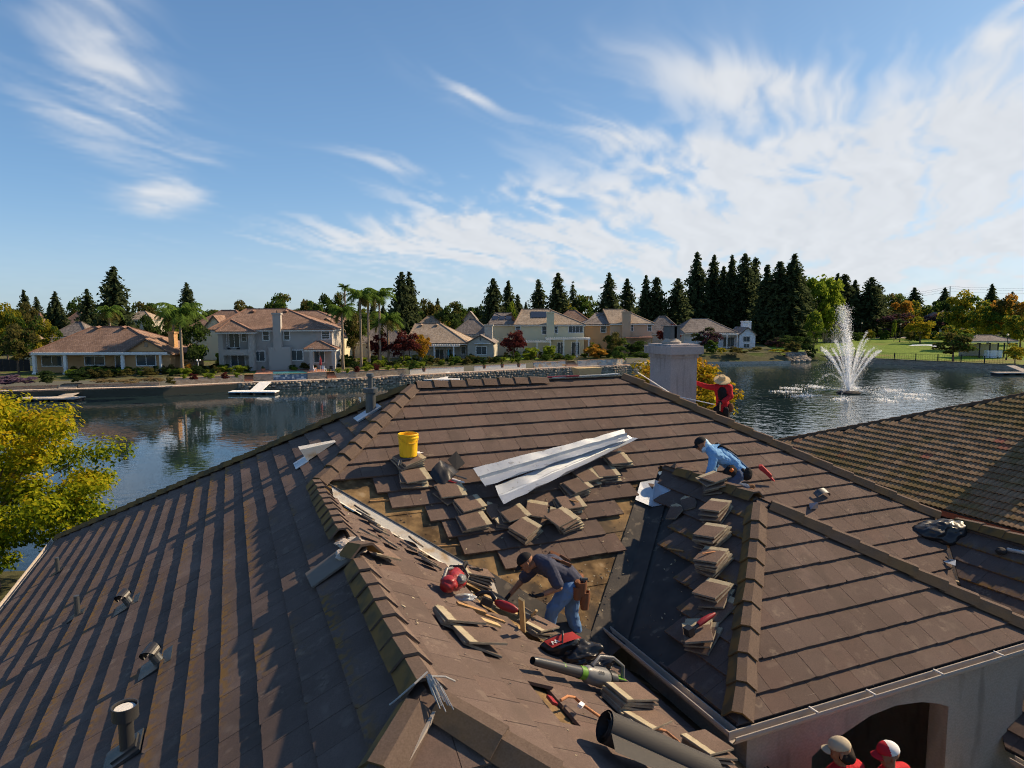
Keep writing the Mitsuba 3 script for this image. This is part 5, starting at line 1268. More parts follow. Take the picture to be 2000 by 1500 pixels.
for u, vt, d, w, kd, lb in ((8, 598, 118, 66, 'autumn', 'yellowing tree at the left edge behind the fence'), (52, 590, 140, 60, 'olive', 'olive tree behind the left edge roofs'), (30, 632, 104, 76, 'olive', 'low spreading tree left of the orange house'), (90, 628, 118, 50, 'autumn', 'yellow-green tree touching the left end of the orange roof'), (146, 585, 230, 40, 'green', 'green tree between the left conifers'), (280, 588, 220, 60, 'olive', 'olive tree behind the orange house ridge'), (300, 612, 118, 60, 'dark', 'dark tree behind the right gable of the orange house'), (376, 628, 106, 60, 'dark', 'dark shady tree left of the grey house'),
                            (538, 574, 190, 64, 'green', 'round green tree above the grey house ridge'), (470, 586, 220, 60, 'olive', 'olive tree behind the red roof'), (600, 583, 200, 50, 'olive', 'brownish tree right of the grey house ridge'), (632, 570, 170, 54, 'dark', 'dark tree behind the right roof of the grey house'), (655, 572, 175, 40, 'green', 'green tree left of the palm cluster'), (690, 610, 125, 44, 'olive', 'olive tree behind the palms'), (838, 583, 190, 64, 'olive', 'broad olive tree right of the twin conifers'), (872, 597, 168, 52, 'dark', 'rounded dark green tree behind the tan roof'), (898, 590, 220, 50, 'green', 'green tree behind the small dormer house'), (930, 594, 200, 40, 'dark', 'dark tree left of the cream house conifers'),
                            (738, 648, 122, 50, 'burgundy', 'dull red tree left of the orange tree by the tan roof'), (788, 645, 121, 56, 'burgundy', 'dark burgundy tree against the tan roof'), (824, 652, 124, 36, 'gold', 'small orange autumn tree in front of the tan roof'), (1003, 644, 134, 54, 'burgundy', 'round burgundy maple in front of the cream house'), (1140, 577, 215, 64, 'green', 'bushy green tree between the cream and the tan house'), (1108, 592, 200, 50, 'autumn', 'yellowing tree behind the cream roof'), (1000, 591, 185, 26, 'lime', 'small lime tree behind the cream house'), (1160, 668, 141, 28, 'autumn', 'round tree at the right end of the pergola'), (1200, 648, 142, 44, 'olive', 'tall tangled tree in front of the tan house'), (1240, 664, 146, 50, 'dark', 'dark tree right of the tan house'),
                            (1305, 632, 168, 44, 'burgundy', 'dark red tree behind the near chimney'), (1382, 641, 160, 56, 'purple', 'dark reddish tree before the white cottage'), (1600, 533, 212, 90, 'full', 'large lime-green tree beside the redwoods'), (1624, 556, 216, 56, 'full', 'yellowish right flank of the large lime tree'), (1592, 608, 190, 34, 'lime', 'low green tree on the left of the lawn'), (1740, 572, 290, 52, 'olive', 'olive tree right of the park conifers'), (1762, 588, 270, 56, 'orange', 'orange autumn tree behind the lamps'), (1800, 586, 275, 60, 'autumn', 'mixed autumn tree behind the yellow park tree'), (1765, 575, 330, 50, 'green', 'green tree on the park skyline'), (1752, 612, 245, 70, 'purple', 'purple-leaved tree behind the park lamps'), (1835, 612, 245, 70, 'purple', 'purple-leaved tree right of the yellow park tree'),
                            (1800, 620, 205, 50, 'yellow', 'bright yellow park tree'), (1748, 625, 218, 9, 'lime', 'slim upright green tree by the lamps'), (1845, 582, 250, 50, 'dark', 'dark green tree left of the autumn grove'), (1890, 572, 215, 80, 'autumn', 'large autumn tree above the dome tree'), (1935, 585, 200, 80, 'autumn', 'large autumn tree behind the gazebo'), (1978, 578, 195, 70, 'orange', 'orange autumn tree near the right edge'), (1998, 604, 170, 60, 'autumn', 'autumn tree at the right edge'), (1865, 635, 175, 70, 'autumn', 'lower yellow-green tree left of the gazebo'), (1985, 672, 122, 40, 'yellow', 'low yellow tree right of the gazebo'), (1778, 648, 212, 24, 'olive', 'small olive tree beside the white globe lamp'), (1700, 645, 218, 20, 'autumn', 'small thin tree in front of the park conifers'), (1518, 660, 172, 40, 'purple', 'reddish bush at the foot of the redwoods'), (1547, 655, 168, 46, 'dark', 'dark bushy tree on the point'), (1567, 650, 166, 40, 'conifer_', 'x')):
    if lb != 'x': tree(u, vt, d, w, kd, lb, GB, -0.6 if u > 1590 else ZG)
tree(1865, 648, 142, 78, 'olive', 'wide dome-shaped olive tree on the park shore left of the gazebo', GB, -1.3)
tree(1575, 655, 164, 34, 'dark', 'dark cypress-like tree beside the pale rocks', GB, -1.2)
# clipped shrubs and beds along the water
GS = 'clipped shrubs along the garden wall'
for i, (u, vb, w, hh, kd, lb) in enumerate(((359, 740, 14, 9, 'lime', 'small lime shrub right of the rock beside the orange garden'), (378, 742, 17, 13, 'burgundy', 'red-brown shrub below the white lamp post'), (408, 740, 26, 12, 'lime', 'wide clipped lime shrub below the white lamp post'), (440, 740, 17, 13, 'burgundy', 'red-brown ball shrub left of the brick steps'), (463, 738, 13, 11, 'lime', 'lime ball shrub next to the left brick steps'), (660, 729, 13, 10, 'lime', 'lime ball shrub next to the right brick steps'), (678, 729, 12, 10, 'lime', 'second lime ball shrub right of the right brick steps'), (697, 727, 14, 12, 'burgundy', 'red-brown ball shrub below the palms'), (717, 725, 24, 11, 'lime', 'wide clipped lime shrub below the palms'), (735, 724, 12, 13, 'burgundy', 'red-brown shrub right of the wide lime one'), (759, 723, 15, 10, 'lime', 'lime shrub under the burgundy tree'), (774, 722, 13, 10, 'lime', 'lime shrub at the right end of the clipped row'))):
    shrub(u, vb, w, hh, kd, lb, GS, d=(on_z(u, 744, ZP) - CAM) @ FH + 0.9 if False else None)
for u, vb, w, hh, kd, lb in ((92, 748, 34, 22, 'dark', 'dark green bush in front of the left window of the orange house'), (152, 746, 38, 22, 'dark', 'dark spiky bush left of the porch steps'), (36, 751, 60, 18, 'lavender', 'long lavender hedge at the left shore'), (8, 752, 40, 16, 'lavender', 'lavender clump at the left edge'), (322, 727, 36, 30, 'dark', 'dark spreading cycad right of the orange house'), (360, 712, 18, 12, 'lime', 'yellow-green round shrub behind the palm trunk'), (366, 728, 22, 20, 'orange', 'reddish shrub beside the palm trunk'), (430, 714, 18, 26, 'lime', 'upright yellow-green shrub before the grey house'), (447, 717, 26, 22, 'green', 'round green shrub before the balcony'), (205, 748, 44, 9, 'straw', 'dry flower bed below the porch'), (255, 748, 50, 9, 'straw', 'dry orange-brown bed before the right window'), (300, 746, 40, 11, 'straw', 'dry grass clump right of the dry bed'), (334, 752, 20, 16, 'olive', 'plants on the rock at the shore between the houses'),
                             (676, 716, 26, 24, 'green', 'bushy young palm shrub right of the pavilion'), (805, 722, 28, 18, 'green', 'round green shrub left of the tan house patio'), (820, 720, 24, 14, 'lime', 'lime shrub right of the round green one'), (829, 706, 14, 14, 'green', 'green shrub below the orange tree'), (862, 714, 14, 9, 'green', 'small green shrub in front of the white pergola'), (880, 714, 15, 9, 'green', 'second small green shrub in front of the white pergola'), (905, 712, 18, 10, 'lime', 'pale green shrub right of the pergola'), (926, 702, 10, 10, 'olive', 'little bush under the gable window'), (1040, 702, 30, 24, 'lime', 'bright sago-like shrub left in front of the cream house'), (1072, 702, 28, 28, 'lime', 'bright sago-like shrub right in front of the cream house'), (1092, 698, 12, 9, 'green', 'small round shrub by the wide steps'), (1163, 701, 40, 26, 'orange', 'rusty green bush right of the pergola'), (1212, 702, 34, 26, 'green', 'large leafy bush in front of the tan house'), (1255, 700, 44, 14, 'green', 'low clipped hedge left of the near chimney'), (1150, 690, 30, 20, 'dark', 'dark shrub at the pergola post'),
                             (1410, 691, 17, 13, 'bright', 'bright yellow ball shrub below the white cottage'), (1440, 691, 38, 13, 'olive', 'long olive hedge below the white cottage'), (1390, 690, 30, 26, 'green', 'green bush right of the near chimney'), (1522, 688, 38, 6, 'bright', 'bright yellow low hedge on the point'), (1475, 686, 30, 8, 'olive', 'low olive shrub before the cottage door'), (1548, 690, 30, 22, 'olive', 'grey-green bush on the point'), (1585, 700, 20, 24, 'dark', 'dark bush behind the pale rocks'), (1990, 700, 30, 14, 'bright', 'yellow hedge at the right edge of the park')):
    shrub(u, vb, w, hh, kd, lb, 'garden shrubs')
for i, (u, vb) in enumerate(((513, 717), (526, 717), (540, 717), (551, 717), (563, 716), (571, 716), (583, 716))): shrub(u, vb, 7, 7, 'dark', ('first','second','third','fourth','fifth','sixth','seventh')[i] + ' small dark ball shrub from the left along the foot of the grey house wall', 'row of ball shrubs under the grey wall')
gr = [on_z(u, v, ZG + 0.04) for u, v in ((928, 706), (1030, 702), (1030, 697), (940, 698))]; struct('grass', (np.array(gr), np.array([[0, 1, 2, 3]])), 'm_lawn')
gr = [on_z(u, v, ZG + 0.04) for u, v in ((1040, 703), (1100, 700), (1104, 695), (1050, 697))]; struct('grass', (np.array(gr), np.array([[0, 1, 2, 3]])), 'm_lawn')
# garden details
t = thing('lamp_post', 'white three-globe lamp post in the garden left of the grey house', 'lamp post'); p = on_z(388, 731, ZG); part(t, 'post', lathe([(0.16, 0), (0.12, 0.3), (0.06, 0.4), (0.05, 2.0), (0, 2.0)], 8, p), 'm_white')
for a in (0, 2.1, 4.2): part(t, 'globe', ball(p + [0.28 * math.cos(a), 0.28 * math.sin(a), 2.15], 0.15, 1), 'm_white', smooth=True)
for u, v, lb in ((828, 726, 'terracotta pot on the pale wall below the orange tree'), (946, 720, 'leftmost terracotta pot below the burgundy maple'), (981, 718, 'middle terracotta pot below the burgundy maple'), (1013, 717, 'rightmost terracotta pot below the burgundy maple'), (514, 727, 'terracotta pot left of the pool'), (614, 724, 'terracotta pot right of the pool'), (598, 718, 'tall brown urn by the pavilion')):
    t = thing('plant_pot', lb, 'pot', 'terracotta pots'); p = on_z(u, v, ZG - 0.05); part(t, 'pot', lathe([(0.0, 0), (0.22, 0), (0.34, 0.55), (0.38, 0.6), (0.3, 0.6), (0.3, 0.5), (0, 0.5)], 10, p), 'm_brick'); put(t + '__plant', 'shrub_green', place(p + [0, 0, 0.5], 0.5, 0.3))
fn = thing('fence', 'dark solid garden fence left of the orange house', 'fence'); a, b = on_z(-60, 727, ZG), on_z(60, 725, ZG); d_ = (b - a) / np.linalg.norm(b - a); n_ = int(np.linalg.norm(b - a) / 0.9)
for i in range(n_): part(fn, 'board', bar(a + (b - a) * i / n_ + [0, 0, 1.0], a + (b - a) * (i + 0.97) / n_ + [0, 0, 1.0], 0.05, 1.9), 'm_dark')
# woods on the horizon, one mass
kinds = ['crown_dark_0', 'crown_dark_1', 'crown_olive_0', 'crown_green_1', 'crown_autumn_0', 'crown_dark_0', 'conifer_0', 'conifer_2', 'crown_olive_1']
labels['distant_woods'] = {'kind': 'stuff', 'label': 'distant belt of mixed woods along the horizon', 'category': 'woods'}; n_w = 0
wr = np.random.default_rng(5)
for ring_d, n, h0, h1 in ((240, 70, 7, 11), (330, 120, 8, 13), (470, 150, 9, 15), (700, 170, 10, 17)):
    for i in range(n):
        a = -47 + 94 * (i + wr.random()) / n; d = ring_d * wr.uniform(0.88, 1.15); r = math.tan(math.radians(a)) * d
        if ring_d < 300 and (9 < a < 40): continue
        k = kinds[int(wr.integers(len(kinds)))]; H = wr.uniform(h0, h1) * (1.35 if k.startswith('con') else 1.0); n_w += 1
        put(f'distant_woods__{n_w:03d}', k, place(G(r, d, ZG - 0.5), H, wr.random() * 6.28, wr.uniform(1.1, 1.6) if not k.startswith('con') else 1.0))
# under-storey that closes the view between the far houses
labels['garden_greenery'] = {'kind': 'stuff', 'label': 'mixed hedges and bushes between the houses', 'category': 'bushes'}; n_w = 0
for i in range(190):
    a = -41 + 64 * wr.random(); d = wr.uniform(125 + (a + 40) * 1.1, 225); H = wr.uniform(1.4, 4.2); r = math.tan(math.radians(a)) * d; n_w += 1
    if a > 14 and d < 165: continue
    put(f'garden_greenery__{n_w:03d}', ('shrub_green', 'shrub_dark', 'shrub_olive', 'shrub_lime', 'shrub_green')[int(wr.integers(5))], place(G(r, d, ZG - 0.1), H, wr.random() * 6, wr.uniform(1.0, 1.8)))
for i in range(90):
    a = 17 + 26 * wr.random(); d = wr.uniform(225, 285); H = wr.uniform(1.5, 4.5); r = math.tan(math.radians(a)) * d; n_w += 1
    put(f'garden_greenery__{n_w:03d}', ('shrub_green', 'shrub_dark', 'shrub_olive')[int(wr.integers(3))], place(G(r, d, ZG - 0.1), H, wr.random() * 6, wr.uniform(1.0, 1.8)))

for i in range(330):
    u = wr.uniform(130, 1240); p = on_z(u, np.interp(u, [150, 330, 700, 1240], [742, 735, 722, 698]) - wr.uniform(0, 13), ZG); H = wr.uniform(0.5, 1.5); n_w += 1
    if 470 < u < 660 and wr.random() < 0.75: continue
    put(f'garden_greenery__{n_w:03d}', ('shrub_green', 'shrub_dark', 'shrub_olive', 'shrub_lime')[int(wr.integers(4))], place(p, H, wr.random() * 6, wr.uniform(1.0, 1.9)))
for i in range(110):
    a = wr.uniform(-38, 12); d = wr.uniform(132 + (a + 40) * 1.1, 225); n_w += 1
    put(f'garden_greenery__{n_w:03d}', ('crown_lime_0', 'crown_green_0', 'crown_olive_1', 'crown_autumn_1', 'crown_greenb_0')[int(wr.integers(5))], place(G(math.tan(math.radians(a)) * d, d, ZG - 0.3), wr.uniform(4, 7.5), wr.random() * 6, wr.uniform(1.0, 1.3)))

# ------------------------------------------------------------------ the near trees
def near_tree(base, crown_c, crown_r, n, leaf, pals, label, seed, limbs=9):
    """A tree near enough to show its leaves: limbs out to leafy clumps, each clump many leaves along short twigs."""
    rg = np.random.default_rng(seed); t = thing('tree', label, 'tree'); base = np.array(base, float); cc = np.array(crown_c, float); cr = np.array(crown_r, float)
    nb = 150; C = []
    while len(C) < nb:
        p = rg.uniform(-1, 1, 3); r = np.linalg.norm(p)
        if 0.45 < r < 1.0 and p[2] > -0.8: C.append(p * (0.92 + 0.16 * rg.random()))
    C = np.array(C); R = rg.uniform(0.12, 0.23, nb); ms = [tube([base - [0, 0, 0.3], base + (cc - base) * 0.35 + [0.1, 0, 0], base + (cc - base) * 0.8], [0.20, 0.15, 0.10], 10)]
    st = base + (cc - base) * 0.5
    for i in range(0, nb, max(1, nb // 40)):
        e = cc + C[i] * cr * 0.9; m = (st + e) / 2 + rg.normal(0, 0.12, 3) + [0, 0, 0.2]; ms.append(tube([st + (cc - base) * 0.25 * rg.random(), m, e], [0.06, 0.035, 0.008], 6))
    part(t, 'trunk', merge(ms), 'm_bark', smooth=True)
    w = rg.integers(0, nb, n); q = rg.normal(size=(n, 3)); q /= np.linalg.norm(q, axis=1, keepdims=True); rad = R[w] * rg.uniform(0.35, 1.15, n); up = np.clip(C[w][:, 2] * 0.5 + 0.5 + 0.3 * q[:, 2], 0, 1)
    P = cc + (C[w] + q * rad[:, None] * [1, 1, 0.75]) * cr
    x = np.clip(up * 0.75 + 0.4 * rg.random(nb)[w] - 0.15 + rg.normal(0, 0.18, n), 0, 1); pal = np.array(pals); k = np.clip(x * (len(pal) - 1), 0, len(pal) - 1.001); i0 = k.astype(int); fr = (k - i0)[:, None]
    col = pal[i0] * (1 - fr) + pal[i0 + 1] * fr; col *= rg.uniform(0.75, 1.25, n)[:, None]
    v, f, c = leaf_quads(P, q + [0, 0, 0.6], leaf, col, rg); k = part(t, 'leaves', (v, f), 'm_leaf_thin', color=c); labels[k] = {'kind': 'stuff'}
    return t


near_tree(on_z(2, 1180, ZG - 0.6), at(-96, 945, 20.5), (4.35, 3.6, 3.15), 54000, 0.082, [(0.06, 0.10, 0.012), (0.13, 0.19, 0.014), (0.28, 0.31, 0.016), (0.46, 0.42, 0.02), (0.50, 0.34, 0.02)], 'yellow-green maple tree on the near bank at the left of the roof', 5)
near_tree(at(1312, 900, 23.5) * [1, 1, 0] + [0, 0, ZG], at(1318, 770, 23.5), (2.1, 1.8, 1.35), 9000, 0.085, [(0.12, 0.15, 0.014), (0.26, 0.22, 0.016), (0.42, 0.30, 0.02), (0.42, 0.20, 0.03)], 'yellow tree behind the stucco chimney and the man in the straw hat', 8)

# ------------------------------------------------------------------ the neighbour's barrel-tiled roof
nbh = thing('barrel_tile_house', 'neighbouring house with a mossy brown barrel-tile roof right of the roofers', 'house')
NE = at(1800, 985, 20.5)                                   # a point of its eave, which runs north and south
PN = math.radians(26.5); nrf = nbh + '__roof'


class Barrel:
    d = np.array([-math.cos(PN), 0, -math.sin(PN)]); a = np.array([0, -1.0, 0]); n = np.array([-math.sin(PN), 0, math.cos(PN)])


EV = NE.copy()


def nP(t, q, n=0.0): return EV + Barrel.a * t - Barrel.d * q + Barrel.n * n      # t metres south along the eave, q metres up the slope


def n_hit(u, v): return on_plane(u, v, EV, Barrel.n)


def n_tq(u, v):
    p = n_hit(u, v) - EV; return p @ Barrel.a, -(p @ Barrel.d)


tA, qA = n_tq(1528, 860); tB, qB = n_tq(2000, 771)
hip_k = (qB - qA) / (tB - tA)
t_end, q_top = 11.0, 10.0
t0_ = tA - qA / hip_k
region = sg.Polygon([(t0_, 0), (t_end, 0), (t_end, q_top), (t0_ + q_top / hip_k, q_top)])


def f_barrel(p, n, uv):
    i, j = dr.floor(uv.x / 8), dr.floor(uv.y / 8); t = cell_rand(i, j, 2)
    c = mix((0.19, 0.125, 0.075), (0.29, 0.20, 0.125), t) * (0.8 + 0.4 * noise(p.x * 45, p.y * 45, p.z * 45))
    c = mix(c, (0.30, 0.12, 0.085), smoothstep(0.985, 0.99, cell_rand(i, j, 7)))
    moss = smoothstep(0.40, 0.66, fbm(p.x * 0.55, p.y * 0.55, p.z * 0.8) * 0.6 + 0.4 * fbm(p.x * 4, p.y * 4, p.z * 4))
    return mix(c, (0.13, 0.105, 0.028), 0.6 * moss)


mat('m_barrel', mikit.proc(f_barrel), 0.93, 0.12)


def barrel_tile(t, q, w, e, tid):
    xs = np.linspace(0, 1, 13); prof = [(x * w, 0.040 * abs(math.sin(2 * math.pi * x)) ** 0.8) for x in xs]; vs, uv = [], []
    j = rng.normal(0, 0.003)
    for qq, l in ((q + e + 0.04, 0.012), (q, 0.060)):
        for lay_ in (0, -0.018):
            for x, z in prof: vs.append(nP(t + x, qq + rng.normal(0, 0.001), z + l + j + lay_)); uv.append([tid[0] * 8 + 3 + x, tid[1] * 8 + (qq - q) + 0.1])
    k = len(prof); f = []
    for i in range(k - 1):
        f += [[i, i + 1, 2 * k + i + 1], [i, 2 * k + i + 1, 2 * k + i], [2 * k + i, 2 * k + i + 1, 3 * k + i + 1], [2 * k + i, 3 * k + i + 1, 3 * k + i]]
    f += [[0, 2 * k, 3 * k], [0, 3 * k, k], [k - 1, 4 * k - 1, 3 * k - 1]]
    return np.array(vs), np.array(f), np.array(uv)


bt = []
for r in range(int(q_top / 0.31)):
    q = r * 0.31
    for c in range(int((t_end - t0_) / 0.30) + 1):
        t = t0_ + c * 0.30
        if t - t0_ < (q + 0.2) / hip_k + 0.05: continue
        bt.append(barrel_tile(t, q, 0.298, 0.31, (int(rng.integers(1, 900)), int(rng.integers(1, 900)))))
# the slope itself, under the tiles
v2_, f2_ = trimesh.creation.triangulate_polygon(region, engine='earcut'); vv = np.array([nP(t, q, -0.01) for t, q in v2_]); nz = np.cross(vv[f2_[:, 1]] - vv[f2_[:, 0]], vv[f2_[:, 2]] - vv[f2_[:, 0]]) @ Barrel.n
apex0, apex1 = nP(t0_ + q_top / hip_k, q_top), nP(t_end, q_top); ev0, ev1 = nP(t0_, 0), nP(t_end, 0); ee = ev0 + [2 * (apex0 - ev0)[0], 0, 0]
scene[nrf] = mikit.ply(merge([(vv, np.where((nz < 0)[:, None], f2_[:, ::-1], f2_)), (np.array([ev0, apex0, ee]), np.array([[0, 1, 2]])), (np.array([apex0, apex1, apex1 + [(apex0 - ev0)[0], 0, ev0[2] - apex0[2]], ee]), np.array([[0, 1, 2], [0, 2, 3]]))]), 'm_blackfelt')
ar = np.array([screen_area(v, f) for v, f, _ in bt]); od = np.argsort(-ar, kind='stable')
for i in od[:300]: part(nrf, 'tile', (bt[i][0], bt[i][1]), 'm_barrel', smooth=True, uv=bt[i][2]) if ar[i] > 0 else None
rest = [bt[i] for i in od[300:]]; k = part(nrf, 'tile_courses', merge([(v, f) for v, f, _ in rest]), 'm_barrel', smooth=True, uv=np.vstack([u for *_, u in rest])); labels[k] = {'kind': 'stuff'}
ax = (apex0 - ev0); nl = np.linalg.norm(ax); ax = ax / nl; s_ = np.cross(ax, [0, 0, 1.0]); s_ /= np.linalg.norm(s_); u_ = np.cross(s_, ax)
for i in range(int(nl / 0.38)):
    b = ev0 + ax * i * 0.38 + u_ * 0.05; part(nrf, 'hip_tile', cap_mesh(b + ax * 0.45, b, s_, u_, 0.9, 1.05), 'm_barrel_cap')
mat('m_barrel_cap', (0.10, 0.068, 0.045), 0.93, 0.1)
part(nbh, 'fascia', box(EV[0] - 0.02, EV[0] + 0.03, EV[1] - t_end, EV[1] - t0_, EV[2] - 0.24, EV[2] - 0.015), 'm_fascia'); mat('m_fascia', (0.19, 0.065, 0.04), 0.8, 0.2)
part(nbh, 'wall', box(EV[0] + 0.6, EV[0] + 14, EV[1] - t_end, EV[1] - t0_ - 0.6, ZG, EV[2] - 0.1), 'm_stucco')
tb_, qb_ = n_tq(1880, 1000); tc_, qc_ = n_tq(2000, 905); qn = qc_ + 1.6; ncx = nP(tc_ + (tc_ - tb_) * 1.6 / (qc_ - qb_), qn); part(nbh, 'chimney', box(ncx[0], ncx[0] + 0.9, ncx[1] - 0.75, ncx[1] + 0.75, ncx[2] - 0.6, ncx[2] + 2.1), 'm_stucco')

# ------------------------------------------------------------------ loose tiles in their stacks
TW, TL, TH = 0.33, 0.42, 0.023
BRN, PALE, EDG = np.array([0.128, 0.090, 0.072]), np.array([0.40, 0.345, 0.235]), np.array([0.21, 0.185, 0.145])


def f_loose(p, n, uv):
    t = dr.floor(uv.x / 8); y = uv.y - dr.floor(uv.y / 8) * 8; up = uv.x - t * 8
    c = mix((0.115, 0.083, 0.068), (0.160, 0.112, 0.088), cell_rand(t, dr.floor(uv.y / 8), 4)) * (0.8 + 0.4 * noise(p.x * 120, p.y * 120, p.z * 120)) * (0.8 + 0.4 * fbm(p.x * 6, p.y * 6, p.z * 6))
    pale = mix((0.30, 0.255, 0.17), (0.46, 0.40, 0.28), fbm(p.x * 18, p.y * 18, p.z * 18))
    head = smoothstep(0.325, 0.345, y + 0.02 * (noise(p.x * 30, p.y * 30, p.z * 30) - 0.5))
    edge = smoothstep(0.5, 1.5, up)
    c = mix(c, pale, head)
    return mix(c, mix((0.12, 0.10, 0.08), (0.34, 0.30, 0.23), fbm(p.x * 14, p.y * 14, p.z * 14)), edge)


mat('m_loose', mikit.proc(f_loose), 0.93, 0.12)


def loose_mesh(seed, broken=0.0):
    """One lifted tile: brown weather face with a pale head strip, pale ribs and edges; a broken one has lost a corner."""
    rg = np.random.default_rng(seed); w, l, c = TW / 2, TL / 2, 0.004
    ring = [(-w, -l), (w, -l), (w, l), (-w, l)]
    if broken: ring = [(-w, -l), (w * rg.uniform(0.2, 0.9), -l), (w, -l * rg.uniform(-0.3, 0.6)), (w * rg.uniform(0.5, 1), l * rg.uniform(0.2, 1)), (-w * rg.uniform(0, 0.6), l), (-w, l * rg.uniform(-0.2, 0.8))]
    k = len(ring); a, b = int(rg.integers(1, 900)), int(rg.integers(1, 900)); R = np.array(ring); inn = R * (1 - c / np.abs(R).max())
    v = np.vstack([np.c_[inn, np.full(k, TH)], np.c_[R, np.full(k, TH - c)], np.c_[R, np.zeros(k)]]); uv = np.vstack([np.c_[np.full(k, a * 8 + 0.2), b * 8 + R[:, 1] + l + 0.001], np.c_[np.full(k, a * 8 + 2.0), b * 8 + R[:, 1] + l + 0.001], np.c_[np.full(k, a * 8 + 2.0), b * 8 + R[:, 1] + l + 0.001]])
    f = [[0, i, i + 1] for i in range(1, k - 1)] + [[2 * k, 2 * k + i + 1, 2 * k + i] for i in range(1, k - 1)]
    for o in (0, k):
        for i in range(k): j = (i + 1) % k; f += [[o + i, o + k + i, o + k + j], [o + i, o + k + j, o + j]]
    return v, np.array(f), uv


LOOSE = [loose_mesh(s) for s in range(8)]; BROKEN = [loose_mesh(20 + s, 1) for s in range(6)]
LOOSE_P = [mikit.ply((v, f), 'm_loose', uv=uv) for v, f, uv in LOOSE]; BROKEN_P = [mikit.ply((v, f), 'm_loose', uv=uv) for v, f, uv in BROKEN]
lr = np.random.default_rng(17); STACKS = {}
ORD = ('first', 'second', 'third', 'fourth', 'fifth', 'sixth', 'seventh', 'eighth', 'ninth', 'tenth', 'eleventh', 'twelfth')


def stack(slope, u, v, n, where, turn=0.0, spread=0.02, fan=0.0, broken=(), level=0.35, drift=(0, 0), top=None, n0=-0.035):
    """n loose tiles piled on the slope with their lowest tile's middle at the pixel; each is a thing, the top one named for itself."""
    sl = SL[slope]; t, q = sl.hts(u, v, n0); M0 = sl.M(t, q, n0, turn); key = None
    z = 0.0; base = M0
    for i in range(n):
        th = turn + i * fan + lr.normal(0, 0.07); tilt = level * min(1, i / max(n - 1, 1)) + 0.0
        M = sl.M(t + lr.normal(0, spread) + drift[0] * i, q + lr.normal(0, spread) + drift[1] * i, n0 + i * (TH + 0.002) + 0.0, th)
        # tiles higher in a stack lie nearer to level: they tip about their upper edge
        ang = level * PA * (i / max(n - 1, 1)); x, y, nn = M[:3, 0].copy(), M[:3, 1].copy(), M[:3, 2].copy(); axis = sl.a; c, s_ = math.cos(ang), math.sin(ang) * (1 if (sl.a @ np.cross(sl.n, np.array([0, 0, 1.0]))) > 0 else -1)
        rot = lambda w: w * c + np.cross(axis, w) * s_ + axis * (axis @ w) * (1 - c)
        M[:3, 0], M[:3, 1], M[:3, 2] = rot(x), rot(y), rot(nn); ext = TW / 2 + (TL - TW) / 2 * abs(math.cos(th)); M[:3, 3] += sl.n * (ext * math.sin(ang) * 0.98)
        last = i == n - 1
        lb = (top or f'top brown tile of {where}') if last and n > 1 else (f'{ORD[n - 1 - i]} tile down in {where}' if n > 1 else where)
        k = numbered('roof_tile'); labels[k] = {'label': lb, 'category': 'roof tile', 'group': 'loose roof tiles stacked on the roof', 'kind': 'thing'}
        d = (BROKEN_P[int(lr.integers(6))] if i in broken else LOOSE_P[int(lr.integers(8))]); scene[k] = {**d, 'to_world': T(M.tolist())}
        key = (k, M)
    return key


